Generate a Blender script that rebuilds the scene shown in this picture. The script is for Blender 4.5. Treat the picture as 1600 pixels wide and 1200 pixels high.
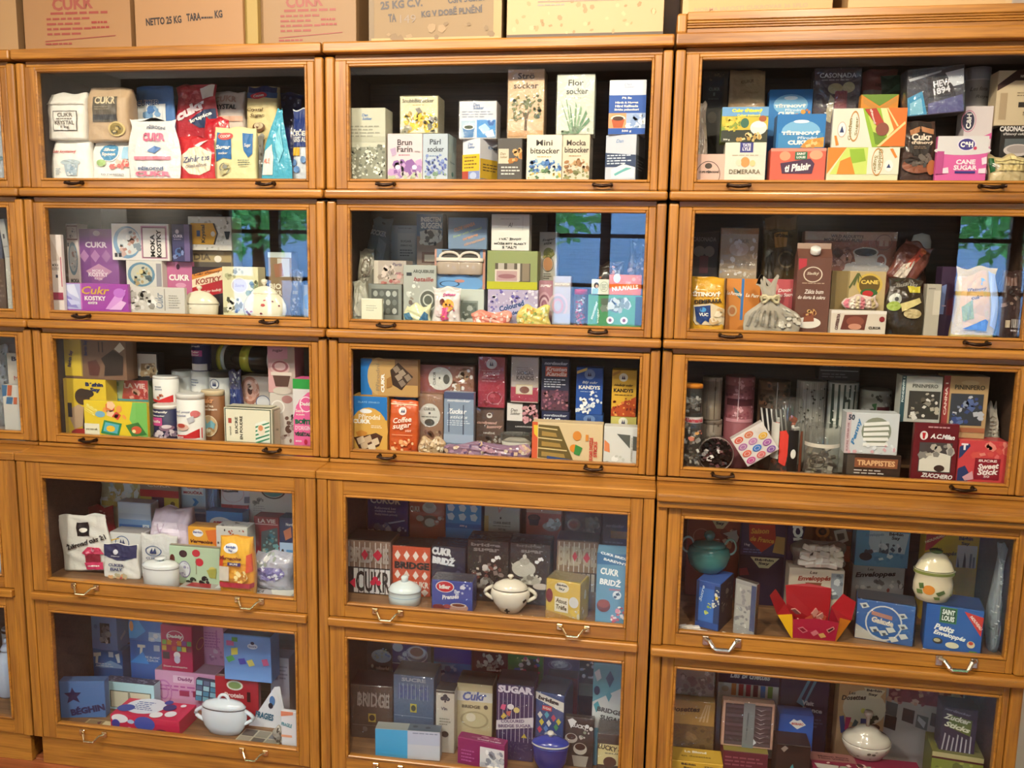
import bpy, bmesh, math, random
from mathutils import Vector, Matrix
for o in list(bpy.data.objects): bpy.data.objects.remove(o)
SC = bpy.context.scene
# ---------------------------------------------------------------- camera, world, lights
CAM = Vector((1.849, -2.2992, 1.595)); YAW, PITCH, ROLL, FPX = 0.1547, -0.142, 0.0184, 1308.46
cy, sy, cp, sp = math.cos(YAW), math.sin(YAW), math.cos(PITCH), math.sin(PITCH)
FW = Vector((-sy*cp, cy*cp, sp)); RT = Vector((cy, sy, 0)); UP = RT.cross(FW)
c_, s_ = math.cos(ROLL), math.sin(ROLL)
RT, UP = RT*c_ + UP*s_, UP*c_ - RT*s_
cd = bpy.data.cameras.new('camera'); cam = bpy.data.objects.new('camera', cd); SC.collection.objects.link(cam)
cd.sensor_width = 36; cd.lens = FPX/1600*36; cd.clip_start = .05
M = Matrix((RT, UP, -FW)).transposed().to_4x4(); M.translation = CAM; cam.matrix_world = M
SC.camera = cam
SC.view_settings.view_transform = 'Standard'; SC.view_settings.look = 'None'
SC.view_settings.exposure = 0.34; SC.view_settings.gamma = 1; SC.view_settings.use_curve_mapping = False
W_ = bpy.data.worlds.new('sky'); SC.world = W_; W_.use_nodes = True
nt = W_.node_tree; bg = nt.nodes['Background']
sk = nt.nodes.new('ShaderNodeTexSky'); sk.sky_type = 'NISHITA'; sk.sun_disc = False
sk.sun_elevation = math.radians(50); sk.sun_rotation = math.radians(200)
nt.links.new(sk.outputs[0], bg.inputs[0]); bg.inputs[1].default_value = 4.4
LAMPS = [(0.25, -1.9, 84), (1.45, -1.7, 138), (2.55, -1.9, 92)]     # x, y, watts of the ceiling spotlights
FILL_SCONCES = [(-2.75, 32), (-.1, 32), (3.2, 8)]                          # x, watts of the added wall lamps, frontal fill from behind the camera
ROOM_FILL = [(0.3, -2.6, 50), (2.6, -2.6, 14)]           # round ceiling lamps added as fill light
# ---------------------------------------------------------------- helpers
def un(u, v, Y):
    d = RT*((u-800)/FPX) - UP*((v-600)/FPX) + FW
    p = CAM + d*((Y-CAM.y)/d.y)
    return p.x, p.z
def lin(h):
    h = h.lstrip('#')
    f = lambda x: x/12.92 if x <= .04045 else ((x+.055)/1.055)**2.4
    return tuple(f(int(h[i:i+2], 16)/255) for i in (0, 2, 4))
PAL = dict(w='f2efe8', k='1b1a1c', r='c8242e', n='1f2a5c', b='1f6fc4', y='f2cf2c', g='4fa653', o='ee7f2a', p='f08fb8', m='b01e5a',
           br='6b4226', c='f0e6c6', t='c9a173', gr='9a9a98', lg='cfd0ce', v='6a4a9c', s='9cc8ea', te='3f9aa8', dk='3a3430', gd='c9a22e',
           lv='c9b8e2', dr='7d1a24', dg='2e5a3c', sa='e08468')
MC = {}
def mat(c, rough=.5, coat=0, bump=0, metal=0, spec=.4):
    k = (c, rough, coat, bump, metal)
    if k in MC: return MC[k]
    m = bpy.data.materials.new('paint_'+c); m.use_nodes = True
    n = m.node_tree.nodes; b = n['Principled BSDF']
    col = lin(PAL.get(c, c))
    b.inputs['Base Color'].default_value = (*col, 1); b.inputs['Roughness'].default_value = rough
    b.inputs['Coat Weight'].default_value = coat; b.inputs['Coat Roughness'].default_value = .12
    b.inputs['Metallic'].default_value = metal; b.inputs['Specular IOR Level'].default_value = spec
    if bump:
        t = n.new('ShaderNodeTexNoise'); t.inputs['Scale'].default_value = 38; t.inputs['Detail'].default_value = 3
        tc = n.new('ShaderNodeTexCoord'); bp = n.new('ShaderNodeBump'); bp.inputs['Strength'].default_value = bump; bp.inputs['Distance'].default_value = .006
        L_ = m.node_tree.links; L_.new(tc.outputs['Object'], t.inputs[0]); L_.new(t.outputs[0], bp.inputs['Height'])
        L_.new(bp.outputs[0], b.inputs['Normal']); L_.new(bp.outputs[0], b.inputs['Coat Normal'])
    MC[k] = m; return m
def wood(name, ax, ca, cb, rough=.38, coat=.25):
    m = bpy.data.materials.new(name); m.use_nodes = True
    n = m.node_tree.nodes; l = m.node_tree.links; b = n['Principled BSDF']
    tc = n.new('ShaderNodeTexCoord'); oi = n.new('ShaderNodeObjectInfo'); mp = n.new('ShaderNodeMapping'); ad = n.new('ShaderNodeVectorMath')
    sc = [34, 34, 34]; sc[ax] = 2.2; mp.inputs['Scale'].default_value = sc
    ml = n.new('ShaderNodeMath'); ml.operation = 'MULTIPLY'; ml.inputs[1].default_value = 40
    l.new(oi.outputs['Random'], ml.inputs[0]); l.new(tc.outputs['Object'], mp.inputs[0]); l.new(mp.outputs[0], ad.inputs[0]); l.new(ml.outputs[0], ad.inputs[1])
    t = n.new('ShaderNodeTexNoise'); t.inputs['Scale'].default_value = 1; t.inputs['Detail'].default_value = 6; t.inputs['Distortion'].default_value = .8
    l.new(ad.outputs[0], t.inputs[0])
    r = n.new('ShaderNodeValToRGB'); e = r.color_ramp.elements
    e[0].position = .3; e[0].color = (*ca, 1); e[1].position = .62; e[1].color = (*cb, 1)
    l.new(t.outputs[0], r.inputs[0])
    mp2 = n.new('ShaderNodeMapping'); sc2 = [190, 190, 190]; sc2[ax] = 7; mp2.inputs['Scale'].default_value = sc2; l.new(tc.outputs['Object'], mp2.inputs[0])
    t2 = n.new('ShaderNodeTexNoise'); t2.inputs['Scale'].default_value = 1; l.new(mp2.outputs[0], t2.inputs[0])
    mx = n.new('ShaderNodeMixRGB'); mx.blend_type = 'MULTIPLY'; mx.inputs[0].default_value = .4
    r2 = n.new('ShaderNodeValToRGB'); r2.color_ramp.elements[0].position = .35; r2.color_ramp.elements[0].color = (.35, .3, .25, 1); r2.color_ramp.elements[1].position = .55
    l.new(t2.outputs[0], r2.inputs[0]); l.new(r.outputs[0], mx.inputs[1]); l.new(r2.outputs[0], mx.inputs[2])
    l.new(mx.outputs[0], b.inputs['Base Color'])
    bp = n.new('ShaderNodeBump'); bp.inputs['Strength'].default_value = .12; bp.inputs['Distance'].default_value = .002
    l.new(t2.outputs[0], bp.inputs['Height']); l.new(bp.outputs[0], b.inputs['Normal'])
    b.inputs['Roughness'].default_value = rough; b.inputs['Coat Weight'].default_value = coat; b.inputs['Coat Roughness'].default_value = .2
    return m
CA, CB = (.25, .098, .014), (.42, .182, .024)
WX = wood('oak_along_x', 0, CA, CB); WZ = wood('oak_along_z', 2, CA, CB); WY = wood('oak_along_y', 1, CA, CB)
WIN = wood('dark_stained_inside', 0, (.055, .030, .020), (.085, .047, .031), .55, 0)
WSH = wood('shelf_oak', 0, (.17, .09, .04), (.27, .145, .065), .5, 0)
def clearmat(name, tint, refl, rough, bump=0, milk=0.):
    m = bpy.data.materials.new(name); m.use_nodes = True
    n = m.node_tree.nodes; l = m.node_tree.links; n.remove(n['Principled BSDF']); out = n['Material Output']
    tr = n.new('ShaderNodeBsdfTransparent'); tr.inputs[0].default_value = (*tint, 1)
    gl = n.new('ShaderNodeBsdfGlossy'); gl.inputs['Roughness'].default_value = rough
    lw = n.new('ShaderNodeLayerWeight'); lw.inputs[0].default_value = .5
    pw = n.new('ShaderNodeMath'); pw.operation = 'POWER'; pw.inputs[1].default_value = 5; l.new(lw.outputs['Facing'], pw.inputs[0])
    ma = n.new('ShaderNodeMath'); ma.operation = 'MULTIPLY_ADD'; ma.inputs[1].default_value = 1-refl; ma.inputs[2].default_value = refl; l.new(pw.outputs[0], ma.inputs[0])
    mx = n.new('ShaderNodeMixShader'); l.new(ma.outputs[0], mx.inputs[0]); l.new(tr.outputs[0], mx.inputs[1]); l.new(gl.outputs[0], mx.inputs[2])
    last = mx
    if milk:
        df = n.new('ShaderNodeBsdfDiffuse'); df.inputs[0].default_value = (.8, .8, .78, 1)
        m2 = n.new('ShaderNodeMixShader'); m2.inputs[0].default_value = milk; l.new(mx.outputs[0], m2.inputs[1]); l.new(df.outputs[0], m2.inputs[2]); last = m2
    if bump:
        t = n.new('ShaderNodeTexNoise'); t.inputs['Scale'].default_value = 24; t.inputs['Detail'].default_value = 2; t.inputs['Distortion'].default_value = 1.5
        tc = n.new('ShaderNodeTexCoord'); bp = n.new('ShaderNodeBump'); bp.inputs['Strength'].default_value = bump; bp.inputs['Distance'].default_value = .012
        l.new(tc.outputs['Object'], t.inputs[0]); l.new(t.outputs[0], bp.inputs['Height']); l.new(bp.outputs[0], gl.inputs['Normal'])
    l.new(last.outputs[0], out.inputs[0]); return m
GLASS = clearmat('door_glass', (.96, .975, .97), .045, .012)
FILM = clearmat('clear_film', (.98, .98, .98), .10, .08, 1., 0)
JARM = clearmat('clear_plastic', (.93, .94, .93), .08, .06, 0, .04)
def link(o, parent=None):
    SC.collection.objects.link(o)
    if parent is not None: o.parent = parent
    return o
def tag(o, label, cat, group=None):
    o['label'] = label; o['category'] = cat
    if group: o['group'] = group
    return o
def mk(name, vs, fs, mats, parent=None, mi=None, smooth=False):
    me = bpy.data.meshes.new(name); me.from_pydata([tuple(v) for v in vs], [], fs)
    for m in (mats if isinstance(mats, list) else [mats]): me.materials.append(m)
    if mi: me.polygons.foreach_set('material_index', mi)
    if smooth: me.polygons.foreach_set('use_smooth', [True]*len(me.polygons))
    me.update(); return link(bpy.data.objects.new(name, me), parent)
def bevbm(bm, w, seg=1):
    if w: bmesh.ops.bevel(bm, geom=bm.edges[:], offset=w, segments=seg, affect='EDGES', profile=.5)
def boxdata(x0, x1, y0, y1, z0, z1, bev=0, seg=1):
    bm = bmesh.new(); bmesh.ops.create_cube(bm, size=1)
    for v in bm.verts: v.co = Vector(((x0+x1)/2+v.co.x*(x1-x0), (y0+y1)/2+v.co.y*(y1-y0), (z0+z1)/2+v.co.z*(z1-z0)))
    bevbm(bm, min(bev, .3*min(x1-x0, y1-y0, z1-z0)), seg)
    bm.verts.index_update(); vs = [v.co.copy() for v in bm.verts]; fs = [[v.index for v in f.verts] for f in bm.faces]; bm.free()
    return vs, fs
def bx(name, x0, x1, y0, y1, z0, z1, m, parent=None, bev=.0015, seg=1):
    vs, fs = boxdata(x0, x1, y0, y1, z0, z1, bev, seg); return mk(name, vs, fs, m, parent)
def multi(name, boxes, m, parent=None, bev=.0015):
    V, F = [], []
    for b in boxes:
        vs, fs = boxdata(*b, bev); o = len(V); V += vs; F += [[i+o for i in f] for f in fs]
    return mk(name, V, F, m, parent)
def lathe_data(prof, seg=32, lobes=0, la=0., sx=1., sy=1., caps=True):
    V, F = [], []
    for r, z in prof:
        for k in range(seg):
            a = 2*math.pi*k/seg; q = r*(1+la*abs(math.cos(a*lobes/2)) if lobes else 1)
            V.append((q*math.cos(a)*sx, q*math.sin(a)*sy, z))
    for i in range(len(prof)-1):
        for k in range(seg):
            k2 = (k+1) % seg; F.append([i*seg+k, i*seg+k2, (i+1)*seg+k2, (i+1)*seg+k])
    if caps: F.append(list(range(seg))[::-1]); n = (len(prof)-1)*seg; F.append([n+k for k in range(seg)])
    return V, F
def lathe(name, prof, m, parent=None, **k):
    V, F = lathe_data(prof, **k); o = mk(name, V, F, m, parent, smooth=True)
    for p in o.data.polygons[-2:]: p.use_smooth = len(p.vertices) < 5
    return o
def tube_data(pts, r, seg=8, closed=False):
    pts = [Vector(p) for p in pts]; V, F = [], []; n = len(pts); rr = r if isinstance(r, list) else [r]*n
    up = Vector((0, 0, 1))
    for i, p in enumerate(pts):
        a = pts[(i-1) % n] if (closed or i) else p; b = pts[(i+1) % n] if (closed or i < n-1) else p
        t = (b-a).normalized(); s = t.cross(up)
        if s.length < .1: s = t.cross(Vector((0, 1, 0)))
        s.normalize(); q = s.cross(t)
        for k in range(seg):
            an = 2*math.pi*k/seg; V.append(p+s*(rr[i]*math.cos(an))+q*(rr[i]*math.sin(an)))
    for i in range(n if closed else n-1):
        j = (i+1) % n
        for k in range(seg):
            k2 = (k+1) % seg; F.append([i*seg+k, i*seg+k2, j*seg+k2, j*seg+k])
    if not closed: F.append(list(range(seg))); F.append([(n-1)*seg+k for k in range(seg)][::-1])
    return V, F
def tube(name, pts, r, m, parent=None, seg=8, closed=False):
    V, F = tube_data(pts, r, seg, closed); return mk(name, V, F, m, parent, smooth=True)
def empty(name, loc, parent=None):
    o = bpy.data.objects.new(name, None); o.empty_display_size = .05; o.location = loc; return link(o, parent)
# ---------------------------------------------------------------- the room
def struct(o): o['kind'] = 'structure'; return o
plain = lambda n, c, r=.8: mat(c, r, 0, .04)
FL = wood('floor_boards', 0, (.20, .055, .018), (.33, .10, .035), .35, .3)
fl = struct(bx('floor', -3.2, 6.2, -5.4, .5, -.05, -.012, FL, None, 0))
for i in range(40):
    y1 = .34-i*.14
    if y1 < -5.2: break
    bx('floor_board', -3.1, 6.1, y1-.137, y1, -.012, 0, FL, fl, .002)
struct(bx('wall_back', -3.2, 6.2, .345, .45, 0, 3.25, plain('p', 'cfc8bc'), None, 0))
struct(bx('wall_left', -3.3, -3.1, -5.4, .45, 0, 3.25, plain('p', 'd8d0c0'), None, 0))
struct(bx('wall_right', 6.1, 6.3, -5.4, .45, 0, 3.25, plain('p', 'd8d0c0'), None, 0))
struct(bx('ceiling', -3.3, 6.3, -5.5, .5, 3.25, 3.35, plain('p', 'e4ded2'), None, 0))
WC = [-1.65, 1.48, 4.88]; wz0, wz1, ww = 1.0, 2.32, .52
segs = []; px_ = -3.3
for c in WC: segs.append((px_, c-ww, -5.45, -5.2, 0, 3.25)); px_ = c+ww
segs.append((px_, 6.3, -5.45, -5.2, 0, 3.25))
for c in WC: segs += [(c-ww, c+ww, -5.45, -5.2, 0, wz0), (c-ww, c+ww, -5.45, -5.2, wz1, 3.25)]
struct(multi('wall_front', segs, plain('p', '7c7466'), None, 0))
wf = mat('57432f', .4)
for i, c in enumerate(WC):
    w = struct(multi('window_%d' % (i+1), [(c-ww, c-ww+.07, -5.36, -5.3, wz0, wz1), (c+ww-.07, c+ww, -5.36, -5.3, wz0, wz1), (c-ww+.07, c+ww-.07, -5.36, -5.3, wz0, wz0+.07), (c-ww+.07, c+ww-.07, -5.36, -5.3, wz1-.07, wz1)], wf))
    bx('mullion', c-.045, c+.045, -5.36, -5.3, wz0+.07, wz1-.07, wf, w)
    for z in (wz0+.42, wz0+.86):
        bx('glazing_bar', c-ww+.07, c-.045, -5.35, -5.31, z-.018, z+.018, wf, w); bx('glazing_bar', c+.045, c+ww-.07, -5.35, -5.31, z-.018, z+.018, wf, w)
    bx('window_pane', c-ww+.05, c+ww-.05, -5.334, -5.33, wz0+.05, wz1-.05, GLASS, w, 0)
    bx('window_sill', c-ww-.05, c+ww+.05, -5.36, -5.12, wz0-.04, wz0, mat('e0d8c8', .5), w)
# the street beyond the windows
struct(bx('ground_outside', -12, 16, -24, -5.45, -.4, -.3, plain('p', '8a8c88'), None, 0))
fac = struct(bx('facade_outside', -12, 16, -20, -19.5, -.3, 5.5, plain('p', '9fb8d8'), None, 0))
def leafball(rng, R, n):
    V, F = [], []
    for i in range(n):
        d = Vector((rng.gauss(0, 1), rng.gauss(0, 1), rng.gauss(0, 1))).normalized()*R*(.55+.45*rng.random())
        a = Vector((rng.gauss(0, 1), rng.gauss(0, 1), rng.gauss(0, 1))).normalized(); b = a.cross(d).normalized(); s = .10+.10*rng.random()
        o = len(V); V += [d-a*s, d+b*s*.45, d+a*s, d-b*s*.45]; F.append([o, o+1, o+2, o+3])
    return V, F
lm = bpy.data.materials.new('leaf_green'); lm.use_nodes = True
b_ = lm.node_tree.nodes['Principled BSDF']; b_.inputs['Base Color'].default_value = (.22, .62, .2, 1); b_.inputs['Roughness'].default_value = .5
rng = random.Random(5)
V, F = leafball(rng, 1.5, 1500); LEAF = bpy.data.meshes.new('crown'); LEAF.from_pydata([tuple(v) for v in V], [], F); LEAF.materials.append(lm)
for i, (x, y, z) in enumerate([(-7.6, -10.5, 3.3), (-4.1, -10, 3.2), (-.15, -10.2, 3.2), (3.3, -10.3, 3.35), (6.8, -10.2, 3.25), (10.3, -10.2, 3.3)]):
    t = tag(empty('street_tree', (x, y, -.3)), 'leafy green street tree outside the windows', 'tree', 'trees outside the windows')
    tube('trunk', [(0, 0, 0), (.05, 0, 1.4), (0, .05, z)], [.14, .11, .06], mat('br', .8), t)
    o = link(bpy.data.objects.new('crown', LEAF), t); o.location = (0, 0, z); o.rotation_euler = (0, 0, i*1.3); o.scale = (1.1, .9, .85)
# lamps
def lamp_emit(c, s):
    m = bpy.data.materials.new('lamp_glow'); m.use_nodes = True; n = m.node_tree.nodes['Principled BSDF']
    n.inputs['Emission Color'].default_value = (*c, 1); n.inputs['Emission Strength'].default_value = s; return m
GLOW = lamp_emit((1, .8, .55), 6)
for x, y, wt in LAMPS:
    t = tag(empty('ceiling_spotlight', (x, y, 3.25)), 'small dark ceiling spotlight aimed at the cases', 'spotlight', 'ceiling spotlights over the cases')
    tg = Vector((x*.75+.36, 0, 1.75)); pos = Vector((x, y, 2.98)); d = (tg-pos).normalized()
    tube('stem', [(0, 0, 0), (0, 0, -.2)], .012, mat('k', .4), t)
    pl = Vector((0, 0, -.27)); tube('housing', [pl-d*.09, pl+d*.05], [.04, .05], mat('k', .4), t, 20)
    tube('lens', [pl+d*.05, pl+d*.053], .044, GLOW, t, 20)
    ld = bpy.data.lights.new('spot_light', 'SPOT'); ld.energy = wt; ld.color = (1, .84, .64); ld.spot_size = math.radians(115); ld.spot_blend = .8; ld.shadow_soft_size = .04
    lo = link(bpy.data.objects.new('spot_light', ld)); lo.location = pos+d*.07; lo.rotation_euler = d.to_track_quat('-Z', 'Y').to_euler()
for x, y, wt in ROOM_FILL:
    t = tag(empty('ceiling_fill_lamp', (x, y, 3.25)), 'round white ceiling lamp added as fill light', 'lamp', 'added ceiling fill lamps')
    lathe('shade', [(.05, 0), (.2, -.02), (.22, -.06), (.18, -.10), (.04, -.115)][::-1], lamp_emit((1, .9, .75), 2.5), t)
    ld = bpy.data.lights.new('room_fill_light', 'AREA'); ld.shape = 'DISK'; ld.size = .4; ld.energy = wt; ld.color = (1, .95, .88)
    lo = link(bpy.data.objects.new('room_fill_light', ld)); lo.location = (x, y, 3.12)
for x, wt in FILL_SCONCES:
    t = tag(empty('wall_fill_lamp', (x, -5.2, 2.2)), 'frosted wall lamp added between the windows as frontal fill', 'lamp', 'added fill lamps on the window wall')
    bx('bracket', -.03, .03, 0, .02, -.09, .09, mat('k', .4), t); lathe('shade', [(.03, -.06), (.055, -.05), (.06, .05), (.03, .06)], lamp_emit((1, .93, .85), 3), t).location = (0, .08, 0)
    ld = bpy.data.lights.new('wall_fill_light', 'POINT'); ld.shadow_soft_size = .12; ld.energy = wt; ld.color = (1, .98, .96)
    lo = link(bpy.data.objects.new('wall_fill_light', ld)); lo.location = (x, -5.02, 2.2)
# ---------------------------------------------------------------- the cases
W = .95; ZT = 2.157; ZN = [1.781, 1.390, 1.009]; DL = -.105; YB = .335
BRZ = mat('3a2a20', .3, 0, 0, .8); SIL = mat('d8d2c4', .22, 0, 0, 1); BRS = mat('d9c49a', .25, 0, 0, 1)
def handle(parent, x, y, z, wd, kind):
    m = {'u': BRZ, 'l': BRS, 'c': SIL}[kind]; h = wd/2; V, F = [], []
    def add(d):
        o = len(V); V.extend(d[0]); F.extend([[i+o for i in f] for f in d[1]])
    if kind == 'u':
        n = 9; pts = [(x-h+2*h*i/(n-1), y-.016-.004*math.sin(math.pi*i/(n-1)), z-.004*math.sin(math.pi*i/(n-1))) for i in range(n)]
        add(tube_data(pts, [.0045 if i in (0, n-1) else .0032+.0018*math.sin(math.pi*i/(n-1)) for i in range(n)]))
        for s in (-h+.004, h-.004): add(tube_data([(x+s, y+.001, z), (x+s, y-.016, z)], [.006, .0042]))
    else:
        r = .0035 if kind == 'l' else .006; dz = .010 if kind == 'l' else .012
        pts = [(x-h, y-.004, z+dz*.6), (x-h+.010, y-.014, z+dz*.5), (x-h+.02, y-.024, z-dz*.6), (x-h*.4, y-.026, z-dz), (x+h*.4, y-.026, z-dz), (x+h-.02, y-.024, z-dz*.6), (x+h-.010, y-.014, z+dz*.5), (x+h, y-.004, z+dz*.6)]
        add(tube_data(pts, r))
        for s in (-h, h): add(boxdata(x+s-.009, x+s+.009, y-.006, y+.001, z-.004 if kind == 'l' else z-.012, z+.014, .002))
    mk('handle', V, F, m, parent, smooth=(kind == 'u'))
def door(unit, x0, x1, y, z0, z1, gx0, gx1, gz0, gz1, tilt, hx, kind, hw):
    """a lift-up glazed door: moulded bead round the pane, two stiles, two rails, pane, two pulls (all positions in the case's own frame)"""
    b = .007
    d = multi('door', [(gx0-b, gx0, y-.003, y+.016, gz0-b, gz1+b), (gx1, gx1+b, y-.003, y+.016, gz0-b, gz1+b), (gx0, gx1, y-.003, y+.016, gz0-b, gz0), (gx0, gx1, y-.003, y+.016, gz1, gz1+b)], WX, unit, .002)
    bx('stile', x0, gx0-b, y, y+.02, z0, z1, WZ, d, .002); bx('stile', gx1+b, x1, y, y+.02, z0, z1, WZ, d, .002)
    bx('door_rail', gx0-b, gx1+b, y, y+.02, z0, gz0-b, WX, d, .002); bx('door_rail', gx0-b, gx1+b, y, y+.02, gz1+b, z1, WX, d, .002)
    gl = bx('glass_pane', -(gx1-gx0)/2-.001, (gx1-gx0)/2+.001, -.0015, .0015, -(gz1-gz0)/2-.001, (gz1-gz0)/2+.001, GLASS, d, 0)
    gl.location = ((gx0+gx1)/2, y+.009, (gz0+gz1)/2); gl.rotation_euler = (-math.radians(tilt), 0, 0)
    for h in hx: handle(d, h, y, (z0+gz0)/2, hw, kind)
ORD = ['top', 'second', 'third']; CN = ['far left', 'left', 'middle', 'right']
NB = ['beside the wall edge', 'under the cartons', 'between two columns', 'by the bare wall']
def upper(c, r):
    X = (c-1)*W; zn = ZN[r]; zt = ZN[r-1] if r else ZT+.012
    desc = [['cropped glazed oak case beside the one with white CUKR KRYSTAL bag', 'glazed oak case holding crystal sugar bags and red pouches', 'glazed oak case with botanical print sugar boxes', 'glazed oak case holding cane sugar boxes and pink carton'],
            ['cropped glazed oak case with slanted grey books inside', 'glazed oak case with purple sugar box and cream porcelain', 'glazed oak case with blue window box holding two jars', 'glazed oak case with brown capped carton and cloth sack'],
            ['cropped glazed oak case with striped blue orange cards', 'glazed oak case with yellow boxes and sugar shaker tins', 'glazed oak case with rows of candy sugar packs', 'glazed oak case with printed canisters and stick boxes']][r][c]
    u = tag(empty('bookcase_section', (X, 0, 0)), desc, 'bookcase')
    t = .024; zq = zn-.011 if r < 2 else zn
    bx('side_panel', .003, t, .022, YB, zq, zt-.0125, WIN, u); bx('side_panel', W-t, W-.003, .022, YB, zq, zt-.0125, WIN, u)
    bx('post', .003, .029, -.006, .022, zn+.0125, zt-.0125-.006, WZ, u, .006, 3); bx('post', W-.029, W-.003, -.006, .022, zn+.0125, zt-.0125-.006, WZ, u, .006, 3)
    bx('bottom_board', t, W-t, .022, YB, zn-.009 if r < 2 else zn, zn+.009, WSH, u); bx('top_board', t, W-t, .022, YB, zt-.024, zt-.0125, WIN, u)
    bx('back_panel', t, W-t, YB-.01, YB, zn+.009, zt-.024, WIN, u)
    if r < 2: bx('nosing', .002, W-.002, -.024, .022, zn-.012, zn+.012, WX, u, .009, 3)
    else: bx('nosing', .002, W-.002, -.004, .022, zn-.0, zn+.010, WX, u, .002)
    bx('header', .029, W-.029, .006, .022, zt-.028, zt-.0125, WX, u)
    door(u, .0305, W-.0305, -.002, zn+.014, zt-.029, .071, .893 if c < 3 else .897, zn+.042, zt-.045, 0, (.178, .776 if c < 3 else .79), 'u', .052 if c < 3 else .06)
for c in range(4):
    for r in range(3): upper(c, r)
ZL4, ZL5, ZR = .600, .128, .565
def base(u, c):
    bx('plinth', .03, W-.03, DL+.03, YB, 0, .07, WX, u); bx('plinth_face', .02 if c else 0, W-.02, DL+.012, DL+.03, .0, .094, WX, u)
for c in range(4):
    X = (c-1)*W; t = .03
    lab = ['cropped two-door oak base cabinet with white jug inside', 'two-door oak base cabinet with gelling sugar bag and porcelain pot', 'two-door oak base cabinet with bridge sugar boxes', 'lower oak base section with stick sugar boxes and tureen'][c]
    u = tag(empty('base_cabinet', (X, 0, 0)), lab, 'cabinet')
    u2 = u
    if c == 3:
        u2 = tag(empty('base_cabinet', (X, 0, .0)), 'upper oak base section with teal pot and red flower-shaped box', 'cabinet')
    zs = [(.098, ZR-.011, u), (ZR-.011, .984, u2)]
    if c < 3:
        for (a, b) in ((.003, .032), (W-.032, W-.003)):
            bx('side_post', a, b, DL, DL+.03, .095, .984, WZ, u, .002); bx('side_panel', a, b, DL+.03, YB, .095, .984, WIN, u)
        bx('cross_rail', .0325, W-.0325, DL-.012, DL+.022, ZR-.012, ZR+.012, WX, u, .003)
    else:
        for k, (a0, a1, uu) in enumerate(zs):
            for (a, b) in ((.003, .032), (W-.032, W-.003)):
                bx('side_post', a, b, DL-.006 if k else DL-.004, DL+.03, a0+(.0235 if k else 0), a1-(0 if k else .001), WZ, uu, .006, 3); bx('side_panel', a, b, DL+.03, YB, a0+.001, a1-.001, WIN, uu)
        bx('nosing', .002, W-.002, DL-.026, DL+.03, ZR-.012, ZR+.012, WX, u2, .010, 3)
    bx('bottom_board', .032, W-.032, DL+.022, YB-.011, ZL5-.03, ZL5, WSH, u); bx('shelf_board', .032, W-.032, DL+.022, YB-.011, ZL4-.03, ZL4, WSH, u2)
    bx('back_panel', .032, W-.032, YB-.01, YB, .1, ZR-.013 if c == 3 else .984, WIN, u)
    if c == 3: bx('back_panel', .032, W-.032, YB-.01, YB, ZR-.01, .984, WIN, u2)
    if c < 3: bx('ledge', .001, W-.001, DL-.004, YB, .9845, 1.0085, WX, u, .003)
    else: bx('ledge', .001, W-.001, DL-.03, YB, .985, 1.0085, WX, u2, .011, 3)
    if c == 3: bx('ledge_moulding', .003, W-.003, DL-.018, DL+.03, .966, .985, WX, u2, .008, 3)
    base(u, c)
    k = 'l' if c < 3 else 'c'; hx = (.21, .74) if c < 3 else (.19, .78)
    g = (.087, .877) if c < 3 else (.075, .892)
    ztop = .9835 if c < 3 else .965
    door(u2, .0335, W-.0335, DL+.002, ZR+.0135, ztop, *g, .622, .935, 0, hx, k, .075 if c < 3 else .085)
    door(u, .0335, W-.0335, DL+.002, .096, ZR-.0135, *g, .150, .512, 0, hx, k, .075 if c < 3 else .085)
for c in range(3):
    o = tag(empty('cornice', ((c-1)*W, 0, 0)), ['cropped plain oak cornice at the column end', 'plain oak cornice under cartons marked NETTO 25 KG', 'plain oak cornice under the bright stained carton'][c], 'cornice')
    bx('cornice_board', .002, W-.002, -.022, YB, ZT+.0, ZT+.029, WX, o, .005, 2)
o = tag(empty('cornice', (2*W, 0, 0)), 'tall grooved oak cornice with rounded end block', 'cornice')
bx('cornice_board', .002, W-.002, -.024, YB, ZT, ZT+.030, WX, o, .004, 2)
bx('frieze', .028, W-.028, -.004, YB, ZT+.030, ZT+.044, WX, o, .001)
for k in range(3): bx('reed', .028, W-.028, -.008, YB, ZT+.0442+k*.0062, ZT+.0442+k*.0062+.0052, WX, o, .002)
bx('cap_board', .028, W-.028, -.008, YB, ZT+.063, ZT+.084, WX, o, .002)
bx('end_block', .002, .028, -.012, YB, ZT+.030, ZT+.080, WZ, o, .006, 3); bx('end_block', W-.028, W-.002, -.012, YB, ZT+.030, ZT+.080, WZ, o, .006, 3)
# ---------------------------------------------------------------- goods: printed faces
TC = {}
def textdata(s, it=0, bold=0):
    k = (s, it, bold)
    if k not in TC:
        cu = bpy.data.curves.new('t', 'FONT'); cu.body = s; cu.resolution_u = 2; cu.shear = .25 if it else 0; cu.offset = .02*bold
        ob = bpy.data.objects.new('t', cu); me = bpy.data.meshes.new_from_object(ob)
        v = [(p.co.x, p.co.y) for p in me.vertices]; f = [list(p.vertices) for p in me.polygons]
        bpy.data.objects.remove(ob); bpy.data.curves.remove(cu); bpy.data.meshes.remove(me)
        if v:
            a, b = min(p[0] for p in v), max(p[0] for p in v); c, d = min(p[1] for p in v), max(p[1] for p in v)
            v = [((x-a)/(b-a+1e-9)-.5, (y-c)/(d-c+1e-9)-.5) for x, y in v]
        TC[k] = (v, f)
    return TC[k]
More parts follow.
